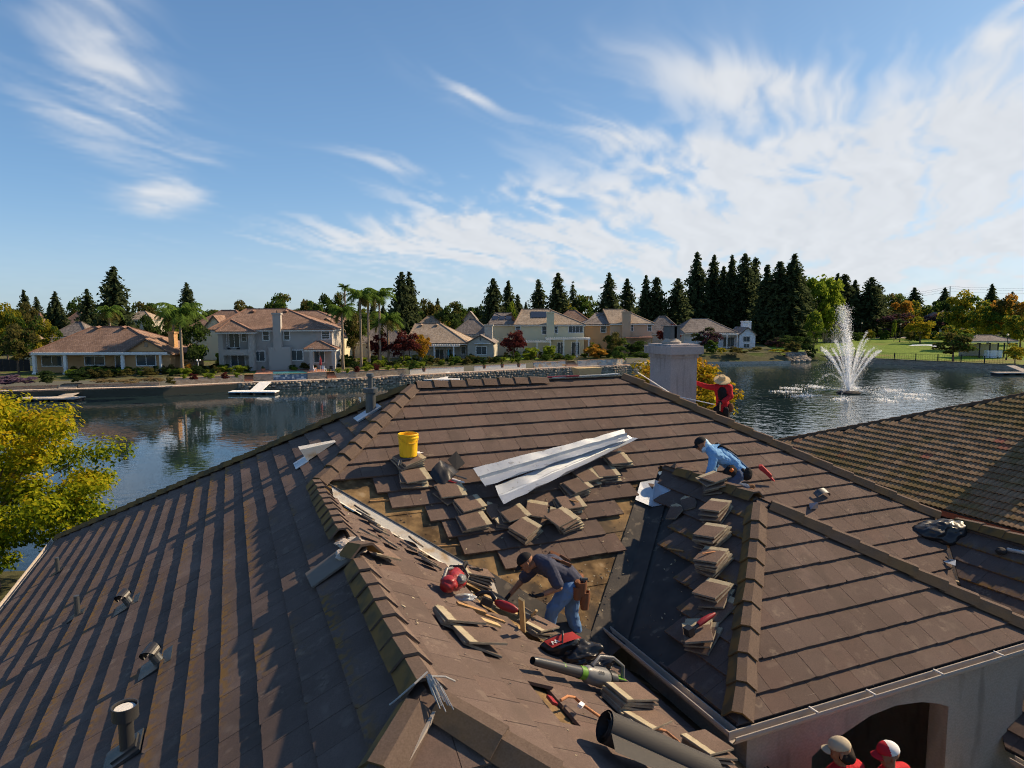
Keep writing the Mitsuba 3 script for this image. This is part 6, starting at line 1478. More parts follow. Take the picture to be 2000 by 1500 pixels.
ST = [('S', 798, 908, 6, 'the stack under the yellow bucket', 0.15, 0.02, 0.05), ('S', 812, 941, 4, 'the stack just below the bucket stack', -0.12, 0.02, 0.04), ('S', 880, 966, 3, 'the leaning stack right of the black tool roll', 0.5, 0.03, -0.25), ('S', 918, 992, 3, 'the stack at the flashing left end', 0.2, 0.02, 0.03), ('S', 926, 1026, 3, 'the flat stack nearest the metal valley strip', -0.03, 0.02, 0.06),
      ('S', 998, 1015, 3, 'the low pile below the flashing tip', -0.25, 0.04, 0.3), ('S', 1030, 1042, 5, 'the skewed stack right of the flat one', 0.5, 0.02, 0.02), ('S', 1110, 1025, 7, 'the tallest stack, right of the skewed one', 0.1, 0.02, 0.05), ('S', 1112, 990, 3, 'the stack topped by a stick behind the tallest stack', -0.05, 0.02, 0.05), ('S', 1122, 960, 4, 'the stack below the flashing middle', 0.12, 0.02, 0.05), ('S', 1147, 937, 3, 'the stack touching the flashing edge', 0.05, 0.02, 0.08), ('S', 1182, 930, 3, 'the stack right of the one touching the flashing', -0.1, 0.03, 0.1), ('S', 1205, 905, 5, 'the stack under the flashing right end', 0.2, 0.03, -0.08), ('S', 1047, 1004, 2, 'the pair between the skewed and tallest stacks', 0.7, 0.03, 0.4),
      ('E1', 926, 1140, 5, 'the stack right of the red cut-off saw', -0.15, 0.02, 0.03), ('E1', 893, 1222, 3, 'the neat stack on the sunny slope below the saw', 0.06, 0.015, 0.02), ('E1', 935, 1258, 2, 'the pair beside the neat sunny stack', 0.05, 0.02, 0.0), ('E1', 1222, 1385, 6, 'the stack beside the black roll', 0.05, 0.02, 0.03), ('E1', 1382, 1480, 4, 'the lowest stack by the gutter corner', 0.1, 0.02, 0.03), ('E1', 1050, 1236, 3, 'the stack by the bending man', 0.3, 0.03, 0.1), ('E1', 1150, 1290, 2, 'the pair of tiles beyond the black plastic bags', 0.1, 0.02, 0.05), ('E1', 1255, 1412, 2, 'the pale pair below the black roll stack', 0.3, 0.02, 0.1),
      ('W2', 1395, 953, 5, 'the heap below the man in blue', 0.6, 0.05, 0.25), ('W2', 1400, 1005, 4, 'the uppermost stack on the shaded slope', 0.25, 0.03, 0.06), ('W2', 1392, 1060, 7, 'the fanned stack on the shaded slope', 0.2, 0.02, 0.05), ('W2', 1398, 1108, 6, 'the shaded stack topped by a pry bar', 0.12, 0.02, 0.06), ('W2', 1398, 1168, 4, 'the shaded stack below the pry bar stack', 0.28, 0.02, 0.05), ('W2', 1372, 1248, 4, 'the stack under the red impact driver', 0.3, 0.04, 0.2), ('W2', 1405, 1190, 1, 'single grey tile face down below the shaded stacks', 0.05, 0.0, 0.0)]
for a in ST:
    STACKS[a[4]] = stack(*((*a[:5], a[5] - (math.pi / 2 if a[0] == 'S' else (0.0 if a[0] == 'W2' else 0.0)), *a[6:])), level={'S': 0.28, 'E1': 0.42, 'W2': 0.62}[a[0]], drift=(0.012, 0.0) if 'fanned' in a[4] else ((-0.02, 0) if 'skewed' in a[4] else (0, 0)), broken=(1,) if 'heap' in a[4] else ())
# broken pieces along the valley and on the ridge
pieces = [('E1', 705, 998, 0.9), ('E1', 712, 1010, 0.7), ('E1', 722, 1022, 1.0), ('E1', 735, 1030, 0.8), ('E1', 742, 1042, 1.1), ('E1', 722, 1050, 1.2), ('E1', 760, 1062, 0.9), ('E1', 798, 1072, 0.8), ('E1', 808, 1062, 0.4), ('E1', 815, 1080, 1.0), ('E1', 835, 1098, 0.9), ('E1', 842, 1108, 0.9), ('E1', 975, 1168, 0.6), ('E1', 955, 1182, 0.5), ('E1', 990, 1185, 0.7), ('E1', 1030, 1195, 0.4), ('E1', 735, 1085, 0.3), ('S', 962, 1000, 0.5), ('S', 1085, 1008, 0.2), ('W2', 1345, 985, 0.6), ('W2', 1320, 1004, 0.6), ('S', 985, 1018, 1.3)]
PLACE = [f', {o} from its upper end' for o in ORD] + [', nearest the saw', ', lowest and leftmost', ', in the middle', ', farthest right', '', ', below the flashing tip', ', by the tallest stack', ', highest up', ', nearest the valley', ', left of the skewed stack']
for i, (sl_, u, v, tn) in enumerate(pieces):
    sl = SL[sl_]; t, q = sl.hts(u, v, -0.03); M = sl.M(t, q, -0.02 + 0.012 * (i % 3), tn + lr.normal(0, 0.2)); M[:3, :3] = M[:3, :3] @ np.diag([0.75, 0.75, 1.0]) @ np.array([[1, 0, 0], [0, math.cos(0.12), -math.sin(0.12)], [0, math.sin(0.12), math.cos(0.12)]])
    if i < 12: M[:3, :3] = M[:3, :3] @ np.diag([1.2, 0.5, 1.0])
    where = 'along the pale valley flashing' if i < 12 else ('by the reaching man' if i < 16 else ('behind the leaning tile by the open ridge' if i == 16 else ('on the shaded slope' if sl_ == 'W2' else 'among the stacks')))
    k = numbered('broken_tile'); labels[k] = {'label': f'broken piece of brown tile {where}' + PLACE[i], 'category': 'broken tile', 'group': f'broken pieces {where}'}; scene[k] = {**BROKEN_P[i % 6], 'to_world': T(M.tolist())}
# the opened stretch of the near ridge: bare mortar and a tile leaning there
op = thing('mortar_debris', 'crumbled pale mortar on the opened stretch of the near ridge', 'debris'); yb = -5.08
ms = [lump(rz(-A1 + lr.normal(0, 0.06), yb + lr.uniform(-0.3, 0.3), -A1 * TP - 0.07), (lr.uniform(0.04, 0.11), lr.uniform(0.05, 0.12), 0.035), i, 0.4, 2, 2.5) for i in range(14)]
labels[part(op, 'lumps', merge(ms), 'm_concrete')] = {'kind': 'stuff'}
sl = SL['W']; t, q = sl.hts(655, 1098, -0.02); k = thing('ridge_board', 'grey weathered board lying across the opened ridge on the shaded slope', 'board'); part(k, 'board', xf(box(-0.22, 0.22, -0.33, 0.33, 0, 0.02), sl.M(t, q, -0.025, 0.05)), 'm_board'); mat('m_board', (0.17, 0.145, 0.125), 0.9, 0.1)
k = thing('ridge_tile', 'loose mossy ridge cap standing askew at the near end of the opened ridge', 'ridge tile'); part(k, 'cap', cap_mesh(rz(-A1 + 0.02, -5.28, -A1 * TP + 0.05), rz(-A1 + 0.1, -5.66, -A1 * TP + 0.10), np.array([1, 0.1, 0.0]), np.array([0, 0.15, 1.0]), 1.1, 1.15), 'm_cap')
k = thing('roof_tile', 'single roof tile lying face down beside the opened ridge', 'roof tile'); t, q = SL['E1'].hts(740, 1088, -0.03); scene[k + '__tile'] = {**LOOSE_P[2], 'to_world': T(SL['E1'].M(t, q, 0.03, 0.5).tolist())}
# frayed cord at the end of the near ridge
fr = thing('frayed_cord', 'frayed grey cord knotted at the end of the near ridge', 'cord'); c = rz(-A1 + 0.03, -B1 - 0.02, -A1 * TP + 0.05); frg = np.random.default_rng(4); ms = [tube([c + [0.0, 0.02, 0.02], c + [-0.10, -0.02, -0.02], c + [-0.22, 0.02, -0.13], c + [-0.26, 0.03, -0.16]], 0.007, 5), tube([c, c + [0.12, 0.0, -0.03], c + [0.2, 0.04, -0.10]], 0.007, 5)]
for i in range(26):
    a = frg.normal(0, 0.035, 3); l = frg.uniform(0.12, 0.30); a = a * 0.6; ms.append(tube([c + a * 0.3, c + np.array([0.03, -0.09, -0.02]) * l / 0.3 + a * 0.8, c + np.array([0.07, -0.21, -0.13]) * l / 0.3 + a], 0.004, 4))
labels[part(fr, 'strands', merge(ms), 'm_cordgrey')] = {'kind': 'stuff'}; mat('m_cordgrey', (0.33, 0.33, 0.33), 0.9, 0.1)

# ------------------------------------------------------------------ sheet metal, bucket, tools, bags
def strip(slope, pix4, n0s, fold, label, name='metal_flashing'):
    sl = SL[slope]; t = thing(name, label, 'sheet metal'); A, B, C, D = [np.array(sl.hts(u, v, 0.02)) for u, v in pix4]; vs, fs = [], []; N = 14; rg = np.random.default_rng(int(pix4[0][0]))
    for i in range(N + 1):
        k = i / N; a, b = A + (B - A) * k, D + (C - D) * k
        for j, w in enumerate((0, 0.04, 0.44, 0.5, 0.56, 0.96, 1.0)):
            p = a + (b - a) * w; lift = (0.0, 0.03, 0.0, fold, 0.0, 0.02, 0.05)[j] + n0s[0] + (n0s[1] - n0s[0]) * k + rg.normal(0, 0.008); p = p + rg.normal(0, 0.012, 2) * (j in (0, 6)); vs.append(sl.P(p[0], p[1], lift))
    for i in range(N):
        for j in range(6): q = i * 7 + j; fs += [[q, q + 1, q + 8], [q, q + 8, q + 7]]
    part(t, 'sheet', (np.array(vs), np.array(fs)), 'm_zinc', smooth=25); return t


strip('S', ((919, 931), (1210, 858), (1222, 876), (945, 968)), (0.20, 0.24), 0.05, 'upper long bent galvanized flashing lying across the tile stacks')
strip('S', ((962, 962), (1220, 866), (1242, 872), (980, 1000)), (0.16, 0.20), 0.012, 'lower long torn galvanized flashing under the upper one')
bk = thing('bucket', 'yellow plastic bucket standing on a stack of tiles', 'bucket'); kk, M = STACKS['the stack under the yellow bucket']; b0 = SL['S'].hit(793, 884, 0.20); b0 = M[:3, 3] + M[:3, 2] * 0.032 + np.array([-0.02, 0.02, 0])
part(bk, 'body', lathe([(0, 0), (0.132, 0), (0.140, 0.02), (0.155, 0.30), (0.166, 0.30), (0.166, 0.315), (0.156, 0.32), (0.157, 0.345), (0.168, 0.345), (0.168, 0.36), (0.158, 0.37), (0.150, 0.365), (0.134, 0.02), (0, 0.015)], 36, b0), 'm_yellow', smooth=35)
hp = [b0 + [0.168 * math.cos(a), 0.168 * math.sin(a) - 0.0, 0.325 - 0.10 * math.sin((a + 2.9) / 2.9 * math.pi)] for a in np.linspace(-2.9, 0.0, 14)]; part(bk, 'handle', tube(hp, 0.004, 6), 'm_yellow2'); part(bk, 'grip', tube(hp[5:9], 0.011, 8), 'm_yellow2'); mat('m_yellow2', (0.62, 0.36, 0.02), 0.4)
kk, M = STACKS['the stack just below the bucket stack']; cr_ = thing('caulking_tube', 'white and red sealant tube lying on the bucket stack', 'tube'); c = SL['S'].hit(808, 886, 0.19); part(cr_, 'body', merge([tube([c + [-0.10, -0.04, 0.0], c + [0.10, 0.02, 0.0]], 0.024, 12), tube([c + [0.10, 0.02, 0], c + [0.17, 0.04, 0]], [0.012, 0.004], 8)]), 'm_white', smooth=40); part(cr_, 'band', tube([c + [-0.04, -0.022, 0.0], c + [0.05, 0.005, 0.0]], 0.0248, 12), 'm_red', smooth=40)
cg = thing('caulking_gun', 'dark caulking gun on the front of the bucket stack', 'caulking gun'); c = SL['S'].hit(790, 897, 0.16); part(cg, 'frame', merge([tube([c + [-0.12, -0.05, 0.01], c + [0.12, -0.03, 0.01]], 0.012, 6), tube([c + [-0.10, -0.05, 0.0], c + [-0.13, -0.10, -0.07]], 0.014, 6), tube([c + [-0.07, -0.05, 0.0], c + [-0.09, -0.11, -0.06]], 0.008, 6)]), 'm_iron')
# tool roll beside the bucket stack
tr = thing('tool_pouch', 'black open tool pouch with hand tools right of the bucket', 'tool pouch'); sl = SL['S']; t, q = sl.hts(868, 930, -0.03); M = sl.M(t, q, -0.02, 0.7); rg = np.random.default_rng(6)
v = np.array([[x, y, 0.03 + 0.13 * math.sin(math.pi * (x + 0.24) / 0.48) * (0.4 + 0.6 * (y + 0.16) / 0.32) + rg.normal(0, 0.012)] for x in np.linspace(-0.24, 0.24, 10) for y in np.linspace(-0.16, 0.16, 6)]); f = [[i * 6 + j, (i + 1) * 6 + j, (i + 1) * 6 + j + 1, i * 6 + j + 1] for i in range(9) for j in range(5)]
part(tr, 'body', xf((v, np.array(f)), M), 'm_bag', smooth=True); part(tr, 'flap', xf(merge([(np.array([[0.20, -0.1, 0.02], [0.42, -0.12, 0.05], [0.46, 0.10, 0.16], [0.24, 0.12, 0.10]]), np.array([[0, 1, 2, 3]]))]), M), 'm_dark')
for i, (x, y, c_) in enumerate(((-0.12, -0.14, 'm_red'), (-0.04, -0.17, 'm_white'), (0.06, -0.15, 'm_iron'))): part(tr, 'tool', xf(tube([(x, y, 0.05), (x + 0.06, y - 0.2, 0.05)], 0.013, 8), M), c_, smooth=40)
# roll of roofing felt
rl = thing('felt_roll', 'black roll of roofing underlayment lying on the sunny slope', 'roll'); sl = SL['E1']; a_ = sl.hit(1180, 1418, 0.13); b_ = sl.hit(1335, 1488, 0.13); d = b_ - a_; d /= np.linalg.norm(d); s_ = np.cross(d, sl.n); s_ /= np.linalg.norm(s_); n_ = np.cross(s_, d); Lr = 1.02; c0 = a_; vs, fs = [], []; K = 70
for end in (0, Lr):
    for i in range(K + 1):
        th = i / K * 2 * math.pi * 4.6; r = 0.045 + 0.075 * i / K; vs.append(c0 + d * (end + 0.012 * math.sin(th * 0.7) * (1 if end == 0 else 0.6)) + s_ * r * math.cos(th + 2.6) + n_ * r * math.sin(th + 2.6))
for i in range(K): fs += [[i, i + 1, K + 2 + i], [i, K + 2 + i, K + 1 + i]]
tail = [vs[K] , vs[2 * K + 1]]; o_ = len(vs); tdir = -(n_ * 0.55 + s_ * 0.9); vs += [tail[0] - n_ * 0.06 + s_ * 0.16, tail[1] - n_ * 0.06 + s_ * 0.16]; fs += [[K, 2 * K + 1, o_ + 1], [K, o_ + 1, o_]]
part(rl, 'sheet', (np.array(vs), np.array(fs)), 'm_rollfelt', smooth=50); mat('m_rollfelt', (0.045, 0.043, 0.042), 0.75, 0.3)
part(rl, 'outer_wrap', tube([c0 + d * 0.004, c0 + d * (Lr - 0.004)], 0.1215, 40, closed=False), 'm_rollfelt', smooth=40)
# orange rope
rope = thing('rope', 'orange and brown safety rope beside the black roll', 'rope'); E = SL['E1']; rp = [E.hit(u, v, n) for u, v, n in ((1095, 1368, 0.03), (1108, 1360, 0.06), (1122, 1362, 0.02), (1140, 1378, 0.02), (1160, 1392, 0.0), (1172, 1400, -0.01))] ; part(rope, 'rope', tube(rp, 0.013, 7), 'm_rope', smooth=True); mat('m_rope', (0.42, 0.19, 0.09), 0.85)
rp2 = [E.hit(u, v, n) for u, v, n in ((1265, 1418, 0.02), (1300, 1428, 0.02), (1325, 1448, 0.02), (1345, 1475, 0.02), (1372, 1505, 0.02))]; part(rope, 'rope_end', tube(rp2, 0.013, 7), 'm_rope', smooth=True)
cp_ = E.hit(1078, 1368, 0.01); part(rope, 'red_clip', obox(cp_, E.a, -E.d, E.n, 0.06, 0.025, 0.012), 'm_red'); part(rope, 'buckle', obox(E.hit(1135, 1377, 0.03), (E.a - E.d) / 1.414, (E.a + E.d) / 1.414, E.n, 0.02, 0.06, 0.012), 'm_white')
# leaf blower
bl = thing('leaf_blower', 'grey and green cordless leaf blower lying above the black roll', 'leaf blower'); a_, b_ = E.hit(1040, 1290, 0.06), E.hit(1210, 1332, 0.10); d = b_ - a_; Lb = np.linalg.norm(d); d /= Lb; s_ = np.cross(d, E.n); s_ /= np.linalg.norm(s_); n_ = np.cross(s_, d); M = frame(a_, d, -s_, n_)
part(bl, 'tube', xf(merge([tube([(0, 0, 0), (0.02, 0, 0), (0.05, 0, 0), (0.28 * Lb, 0, 0), (0.58 * Lb, 0, 0.0)], [0.036, 0.037, 0.042, 0.05, 0.062], 24, closed=False), tube([(0.005, 0, 0), (0.28 * Lb, 0, 0), (0.57 * Lb, 0, 0)], [0.033, 0.045, 0.056], 20, closed=False)]), M), 'm_blow', smooth=35); mat('m_blow', (0.045, 0.045, 0.048), 0.3, 0.5)
part(bl, 'green_band', xf(tube([(0.50 * Lb, 0, 0), (0.565 * Lb, 0, 0)], 0.0635, 24, closed=False), M), 'm_lime_plastic', smooth=40); mat('m_lime_plastic', (0.09, 0.22, 0.02), 0.4, 0.5)
part(bl, 'motor', xf(merge([tube([(0.565 * Lb, 0, 0), (0.60 * Lb, 0, 0), (0.78 * Lb, 0, 0.0), (0.82 * Lb, 0, 0), (0.84 * Lb, 0, 0)], [0.066, 0.085, 0.10, 0.085, 0.02], 20)]), M), 'm_grey_plastic', smooth=45); mat('m_grey_plastic', (0.13, 0.135, 0.14), 0.4, 0.5)
part(bl, 'intake', xf(tube([(0.83 * Lb, 0, 0), (0.90 * Lb, 0, 0.0), (0.905 * Lb, 0, 0)], [0.088, 0.094, 0.06], 22), M), 'm_plastic_black', smooth=40)
part(bl, 'handle', xf(tube([(0.62 * Lb, 0, 0.09), (0.68 * Lb, 0.03, 0.19), (0.84 * Lb, 0.04, 0.21), (0.98 * Lb, 0.02, 0.16), (1.02 * Lb, 0, 0.03)], [0.02, 0.017, 0.016, 0.017, 0.025], 12), M), 'm_grey_plastic', smooth=True)
part(bl, 'battery', xf(box(0.90 * Lb, 1.04 * Lb, -0.07, 0.07, -0.055, 0.045), M), 'm_plastic_black'); part(bl, 'green_trim', xf(merge([box(0.915 * Lb, 1.042 * Lb, -0.073, -0.068, -0.02, 0.0), box(0.92 * Lb, 1.03 * Lb, -0.05, 0.05, 0.0455, 0.049)]), M), 'm_lime_plastic')
for i, (x, s) in enumerate(((0.30, 'EGO'), (0.66, 'EGO'))):
    tm = meshkit.text_mesh(s, 0.045 if i == 0 else 0.028, 0.001, True); tv = np.asarray(tm.vertices); R_ = 0.051 if i == 0 else 0.098; tv = np.c_[x * Lb + tv[:, 0], -np.sin(0.9 - tv[:, 1] / R_) * (R_ + tv[:, 2]), np.cos(0.9 - tv[:, 1] / R_) * (R_ + tv[:, 2])]; part(bl, 'lettering', xf((tv, np.asarray(tm.faces)), M), 'm_lime_plastic' if i == 0 else 'm_plastic_black')
# red and black tool bag with crumpled black plastic
tb = thing('tool_bag', "red-topped black tool bag below the reaching man's feet", 'bag'); a_ = E.hit(1085, 1262, 0.10); M = E.M(*E.ts(a_[0], a_[1]), 0.0, 0.0); BS = 0.66; M = frame(E.hit(1092, 1272, 0.0), RH * 0.93 + FH * 0.3 + np.array([0, 0, 0.17]), np.array([-0.35, 0.9, 0.2]), np.array([0, -0.25, 0.97])); M[:3, :3] = M[:3, :3] * BS
bx_ = lump((0, 0, 0.13), (0.33, 0.19, 0.16), 3, 0.16, 4, 2.0); v = np.clip(bx_[0], [-0.29, -0.165, 0.0], [0.29, 0.165, 0.26]); part(tb, 'body', xf((v, bx_[1]), M), 'm_bag', smooth=40)
lid = np.array([[x, y, 0.262 + 0.03 * math.cos(x * 5) + 0.004 * math.sin(y * 40)] for x in np.linspace(-0.27, 0.25, 10) for y in np.linspace(-0.15, 0.05, 6)]); part(tb, 'red_top', xf((lid, np.array([[i * 6 + j, (i + 1) * 6 + j, (i + 1) * 6 + j + 1, i * 6 + j + 1] for i in range(9) for j in range(5)])), M), 'm_redcloth', smooth=True); mat('m_redcloth', (0.36, 0.03, 0.03), 0.7, 0.3)
part(tb, 'strap', xf(tube([(-0.1, -0.15, 0.27), (-0.02, -0.05, 0.34), (0.06, 0.05, 0.34), (0.14, 0.14, 0.27)], 0.014, 8), M), 'm_bag', smooth=True)
zig = [(-0.22, -0.10), (-0.19, -0.02), (-0.16, -0.10), (-0.13, -0.02), (-0.11, -0.10)]; part(tb, 'emblem', xf(merge([bar((*a, 0.262 + 0.03 * math.cos(a[0] * 5) + 0.009), (*b, 0.262 + 0.03 * math.cos(b[0] * 5) + 0.009), 0.016, 0.004) for a, b in zip(zig[:-1], zig[1:])]), M), 'm_white')


def plastic(c, r, seed, label, name='plastic_bag', bsdf='m_bag', flat=None):
    t = thing(name, label, 'plastic bag'); v, f = ball((0, 0, 0), 1, 4); n1 = meshkit.fbm(v * 1.5 + seed, 2, seed); n2 = np.abs(meshkit.fbm(v * 1.9 + seed + 5, 3, seed + 1) - 0.5); k = 0.78 + 0.7 * (n1 - 0.3) - 0.7 * n2
    v = v * k[:, None]; v[:, 2] = np.where(v[:, 2] < 0, v[:, 2] * 0.35, v[:, 2]); M = frame(c, RH, np.cross(SL[flat or 'E1'].n, RH), SL[flat or 'E1'].n); part(t, 'film', xf((v * r, f), M), bsdf, smooth=55); return t


plastic(E.hit(1120, 1288, 0.0), (0.30, 0.22, 0.22), 3, 'crumpled shiny black plastic bag between the tool bag and the blower'); plastic(E.hit(1168, 1300, 0.0), (0.22, 0.2, 0.14), 8, 'smaller grey-black plastic bag right of the big one above the blower')
mat('m_clear', (0.34, 0.36, 0.37), 0.25, 0.6); plastic(E.hit(905, 1170, -0.02), (0.16, 0.11, 0.08), 12, 'crumpled clear plastic wrapper below the red saw', 'plastic_wrapper', 'm_clear')
plastic(SL['S'].hit(1835, 1040, -0.02), (0.50, 0.30, 0.26), 15, 'large black plastic bag in the far valley at the right', 'plastic_bag', 'm_bag', 'S')
# red cut-off saw
cs = thing('cutoff_saw', 'red cut-off saw with black handles lying on the sunny slope', 'saw'); M = frame(E.hit(878, 1142, 0.02), (E.a * 0.15 - RH * 0.0 + FH * 0.3 + E.a * -1.0), np.array([1, 0, 0]), E.n); yv = -FH + E.a * 0.35; yv = yv - E.n * (yv @ E.n); yv /= np.linalg.norm(yv); xv = np.cross(yv, E.n); M = frame(E.hit(878, 1150, 0.0), xv, yv, E.n)
bd = lump((0, 0, 0.11), (0.13, 0.20, 0.13), 9, 0.2, 3, 1.6); part(cs, 'body', xf(bd, M), 'm_red', smooth=40); part(cs, 'tank', xf(lump((0.02, 0.20, 0.08), (0.10, 0.11, 0.09), 5, 0.2, 3), M), 'm_red', smooth=40); part(cs, 'cover', xf(lump((-0.07, 0.08, 0.17), (0.06, 0.10, 0.06), 6, 0.2, 3), M), 'm_grey_plastic', smooth=40)
part(cs, 'front_handle', xf(tube([(-0.13, -0.06, 0.08), (-0.12, -0.14, 0.20), (0.0, -0.18, 0.26), (0.12, -0.14, 0.20), (0.13, -0.06, 0.06)], 0.015, 8), M), 'm_plastic_black', smooth=True); part(cs, 'rear_handle', xf(tube([(0.08, 0.02, 0.22), (0.12, 0.12, 0.20), (0.09, 0.24, 0.10)], 0.02, 8), M), 'm_grey_plastic', smooth=True)
part(cs, 'arm', xf(box(-0.07, -0.02, -0.52, -0.08, 0.05, 0.15), M), 'm_plastic_black'); part(cs, 'blade', xf(tube([(-0.005, -0.42, 0.12), (0.0, -0.42, 0.12)], 0.15, 30), M), 'm_iron'); part(cs, 'guard', xf(tube([(-0.03, -0.42 + 0.165 * math.cos(a), 0.12 + 0.165 * math.sin(a)) for a in np.linspace(0.2, 3.4, 12)] if False else [(0.0, -0.42 + 0.16 * math.cos(a), 0.12 + 0.16 * math.sin(a)) for a in np.linspace(0.3, 3.3, 12)], 0.022, 6), M), 'm_dark', smooth=True)
# nail gun, reciprocating saw and boards by the reaching man
ng = thing('cordless_saw', 'red and black cordless saw under the reaching gloved hand', 'power saw'); M = frame(E.hit(985, 1192, 0.05), RH * 0.9 - FH * 0.35 + np.array([0, 0, -0.25]), np.cross(E.n, RH), E.n)
part(ng, 'body', xf(merge([lump((0.0, 0, 0.05), (0.15, 0.045, 0.055), 3, 0.15, 3)]), M), 'm_red', smooth=40); part(ng, 'grip', xf(tube([(-0.15, 0, 0.07), (-0.24, 0.02, 0.12), (-0.34, 0.02, 0.08), (-0.38, 0, 0.02)], [0.03, 0.024, 0.026, 0.03], 10), M), 'm_plastic_black', smooth=True); part(ng, 'battery', xf(box(-0.30, -0.16, -0.06, 0.06, -0.03, 0.05), M), 'm_plastic_black'); part(ng, 'shoe', xf(merge([box(0.18, 0.30, -0.03, 0.03, 0.02, 0.07), box(0.28, 0.52, -0.004, 0.004, 0.03, 0.05)]), M), 'm_iron')
for i, (u0, v0, u1, v1, w, c_, lb, n0, n1) in enumerate(((893, 1178, 948, 1196, 0.07, 'm_wood', 'orange-brown board left of the cordless saw', 0.0, 0.02), (925, 1205, 975, 1222, 0.09, 'm_lightwood', 'pale short board below the cordless saw', 0.0, 0.0), (930, 1195, 985, 1215, 0.05, 'm_wood', 'narrow brown board under the cordless saw', -0.01, 0.0), (1018, 1170, 1022, 1232, 0.06, 'm_lightwood', 'upright pale stick in front of the crouching man', 0.45, 0.02), (1020, 1218, 1048, 1192, 0.03, 'm_lightwood', 'splintered light batten by the upright stick', 0.0, 0.25), (1030, 1200, 1045, 1208, 0.02, 'm_lightwood', 'small yellow splinter by the upright stick', 0.05, 0.1), (1055, 1318, 1105, 1385, 0.05, 'm_lightwood', 'pale batten showing in the slot where a tile is missing', -0.085, -0.085), (948, 1170, 1010, 1200, 0.10, 'm_lightwood', 'long pale board edge under the gloved hand', -0.02, 0.0))):
    k = thing('wood_scrap', lb, 'board'); part(k, 'board', bar(E.hit(u0, v0, n0), E.hit(u1, v1, n1), w, 0.022, tuple(E.n)), c_)
mat('m_lightwood', (0.46, 0.33, 0.17), 0.85, 0.2)
# driver on the shaded stack, stick, pry bar
kk, M = STACKS['the stack under the red impact driver']; im = thing('impact_driver', 'red and black impact driver lying on a tile stack on the shaded slope', 'power tool'); c = M[:3, 3] + np.array([0, 0, 0.05]); ax_ = RH * 0.85 + FH * 0.45 + np.array([0, 0, 0.25]); ax_ /= np.linalg.norm(ax_); sd = np.cross(ax_, [0, 0, 1.0]); sd /= np.linalg.norm(sd); M = frame(c, ax_, sd, np.cross(ax_, sd) * -1)
part(im, 'body', xf(tube([(0.02, 0, 0.05), (0.10, 0, 0.06), (0.22, 0, 0.06), (0.30, 0, 0.06)], [0.03, 0.038, 0.032, 0.014], 12), M), 'm_red', smooth=45); part(im, 'handle', xf(tube([(0.06, 0, 0.05), (-0.02, 0, 0.04), (-0.09, 0, 0.03)], [0.024, 0.021, 0.026], 10), M), 'm_plastic_black', smooth=True); part(im, 'battery', xf(box(-0.17, -0.09, -0.05, 0.05, -0.01, 0.09), M), 'm_plastic_black')
kk, M = STACKS['the shaded stack topped by a pry bar']; pb_ = thing('pry_bar', 'small rusty pry bar on a tile stack on the shaded slope', 'pry bar'); c = M[:3, 3] + M[:3, 2] * 0.035; part(pb_, 'bar', bar(c - RH * 0.12 - FH * 0.03, c + RH * 0.15 + FH * 0.08, 0.025, 0.012), 'm_rope')
k = thing('wood_scrap', 'brown stick on the shaded slope left of the stacks', 'stick'); part(k, 'stick', bar(SL['W2'].hit(1305, 1071, -0.02), SL['W2'].hit(1335, 1076, -0.02), 0.02, 0.015), 'm_wood')
kk, M = STACKS['the stack topped by a stick behind the tallest stack']; k = thing('wood_scrap', 'short brown stick on top of a stack behind the tallest one', 'stick'); c = M[:3, 3] + M[:3, 2] * 0.035; part(k, 'stick', bar(c - RH * 0.04 + FH * 0.05, c + RH * 0.10 - FH * 0.06, 0.025, 0.016), 'm_wood')
kk, M = STACKS['the stack right of the red cut-off saw']; k = thing('clamp', 'small black metal clamp on the stack right of the red saw', 'clamp'); c = M[:3, 3] + M[:3, 2] * 0.035; part(k, 'jaws', merge([bar(c - RH * 0.08, c + RH * 0.08, 0.025, 0.02), bar(c - RH * 0.08 + [0, 0.05, 0], c + RH * 0.05 + [0, 0.05, 0], 0.02, 0.02), bar(c - RH * 0.07 - [0, 0.02, 0], c - RH * 0.07 + [0, 0.07, 0], 0.02, 0.04)]), 'm_dark')
# red flag-like shingle remover right of the man in blue, bits on the far slope
k = thing('red_dustpan', 'red plastic scoop standing on edge right of the man in blue', 'scoop'); S_ = SL['S']; dd = (S_.hit(1502, 940, 0) - CAM) @ FH; A_ = [at(u, v, dd + o) for u, v, o in ((1483, 911, 0), (1489, 910, 0), (1508, 929, -0.02), (1507, 933, -0.02), (1514, 941, -0.03), (1508, 939, -0.03), (1496, 927, -0.01), (1483, 917, 0))]; o_ = np.array([0.03, 0.05, 0.02]); n_ = len(A_)
part(k, 'blade', (np.array(A_ + [a + o_ for a in A_]), np.array([[0, i, i + 1] for i in range(1, n_ - 1)] + [[n_, n_ + i + 1, n_ + i] for i in range(1, n_ - 1)] + [[i, (i + 1) % n_, (i + 1) % n_ + n_] for i in range(n_)] + [[i, (i + 1) % n_ + n_, i + n_] for i in range(n_)])), 'm_redcloth')
k = thing('metal_offcut', 'curled grey metal offcut on the right-hand slope', 'offcut'); p0 = S_.hit(1608, 972, -0.03); cv = np.array([p0 + S_.a * 0.16 * math.cos(a) + S_.n * 0.13 * math.sin(a) - S_.d * b for a in np.linspace(0.1, 3.0, 10) for b in (0, 0.12)]); part(k, 'sheet', (cv, np.array([[i * 2, i * 2 + 1, i * 2 + 3, i * 2 + 2] for i in range(9)])), 'm_iron', smooth=True)
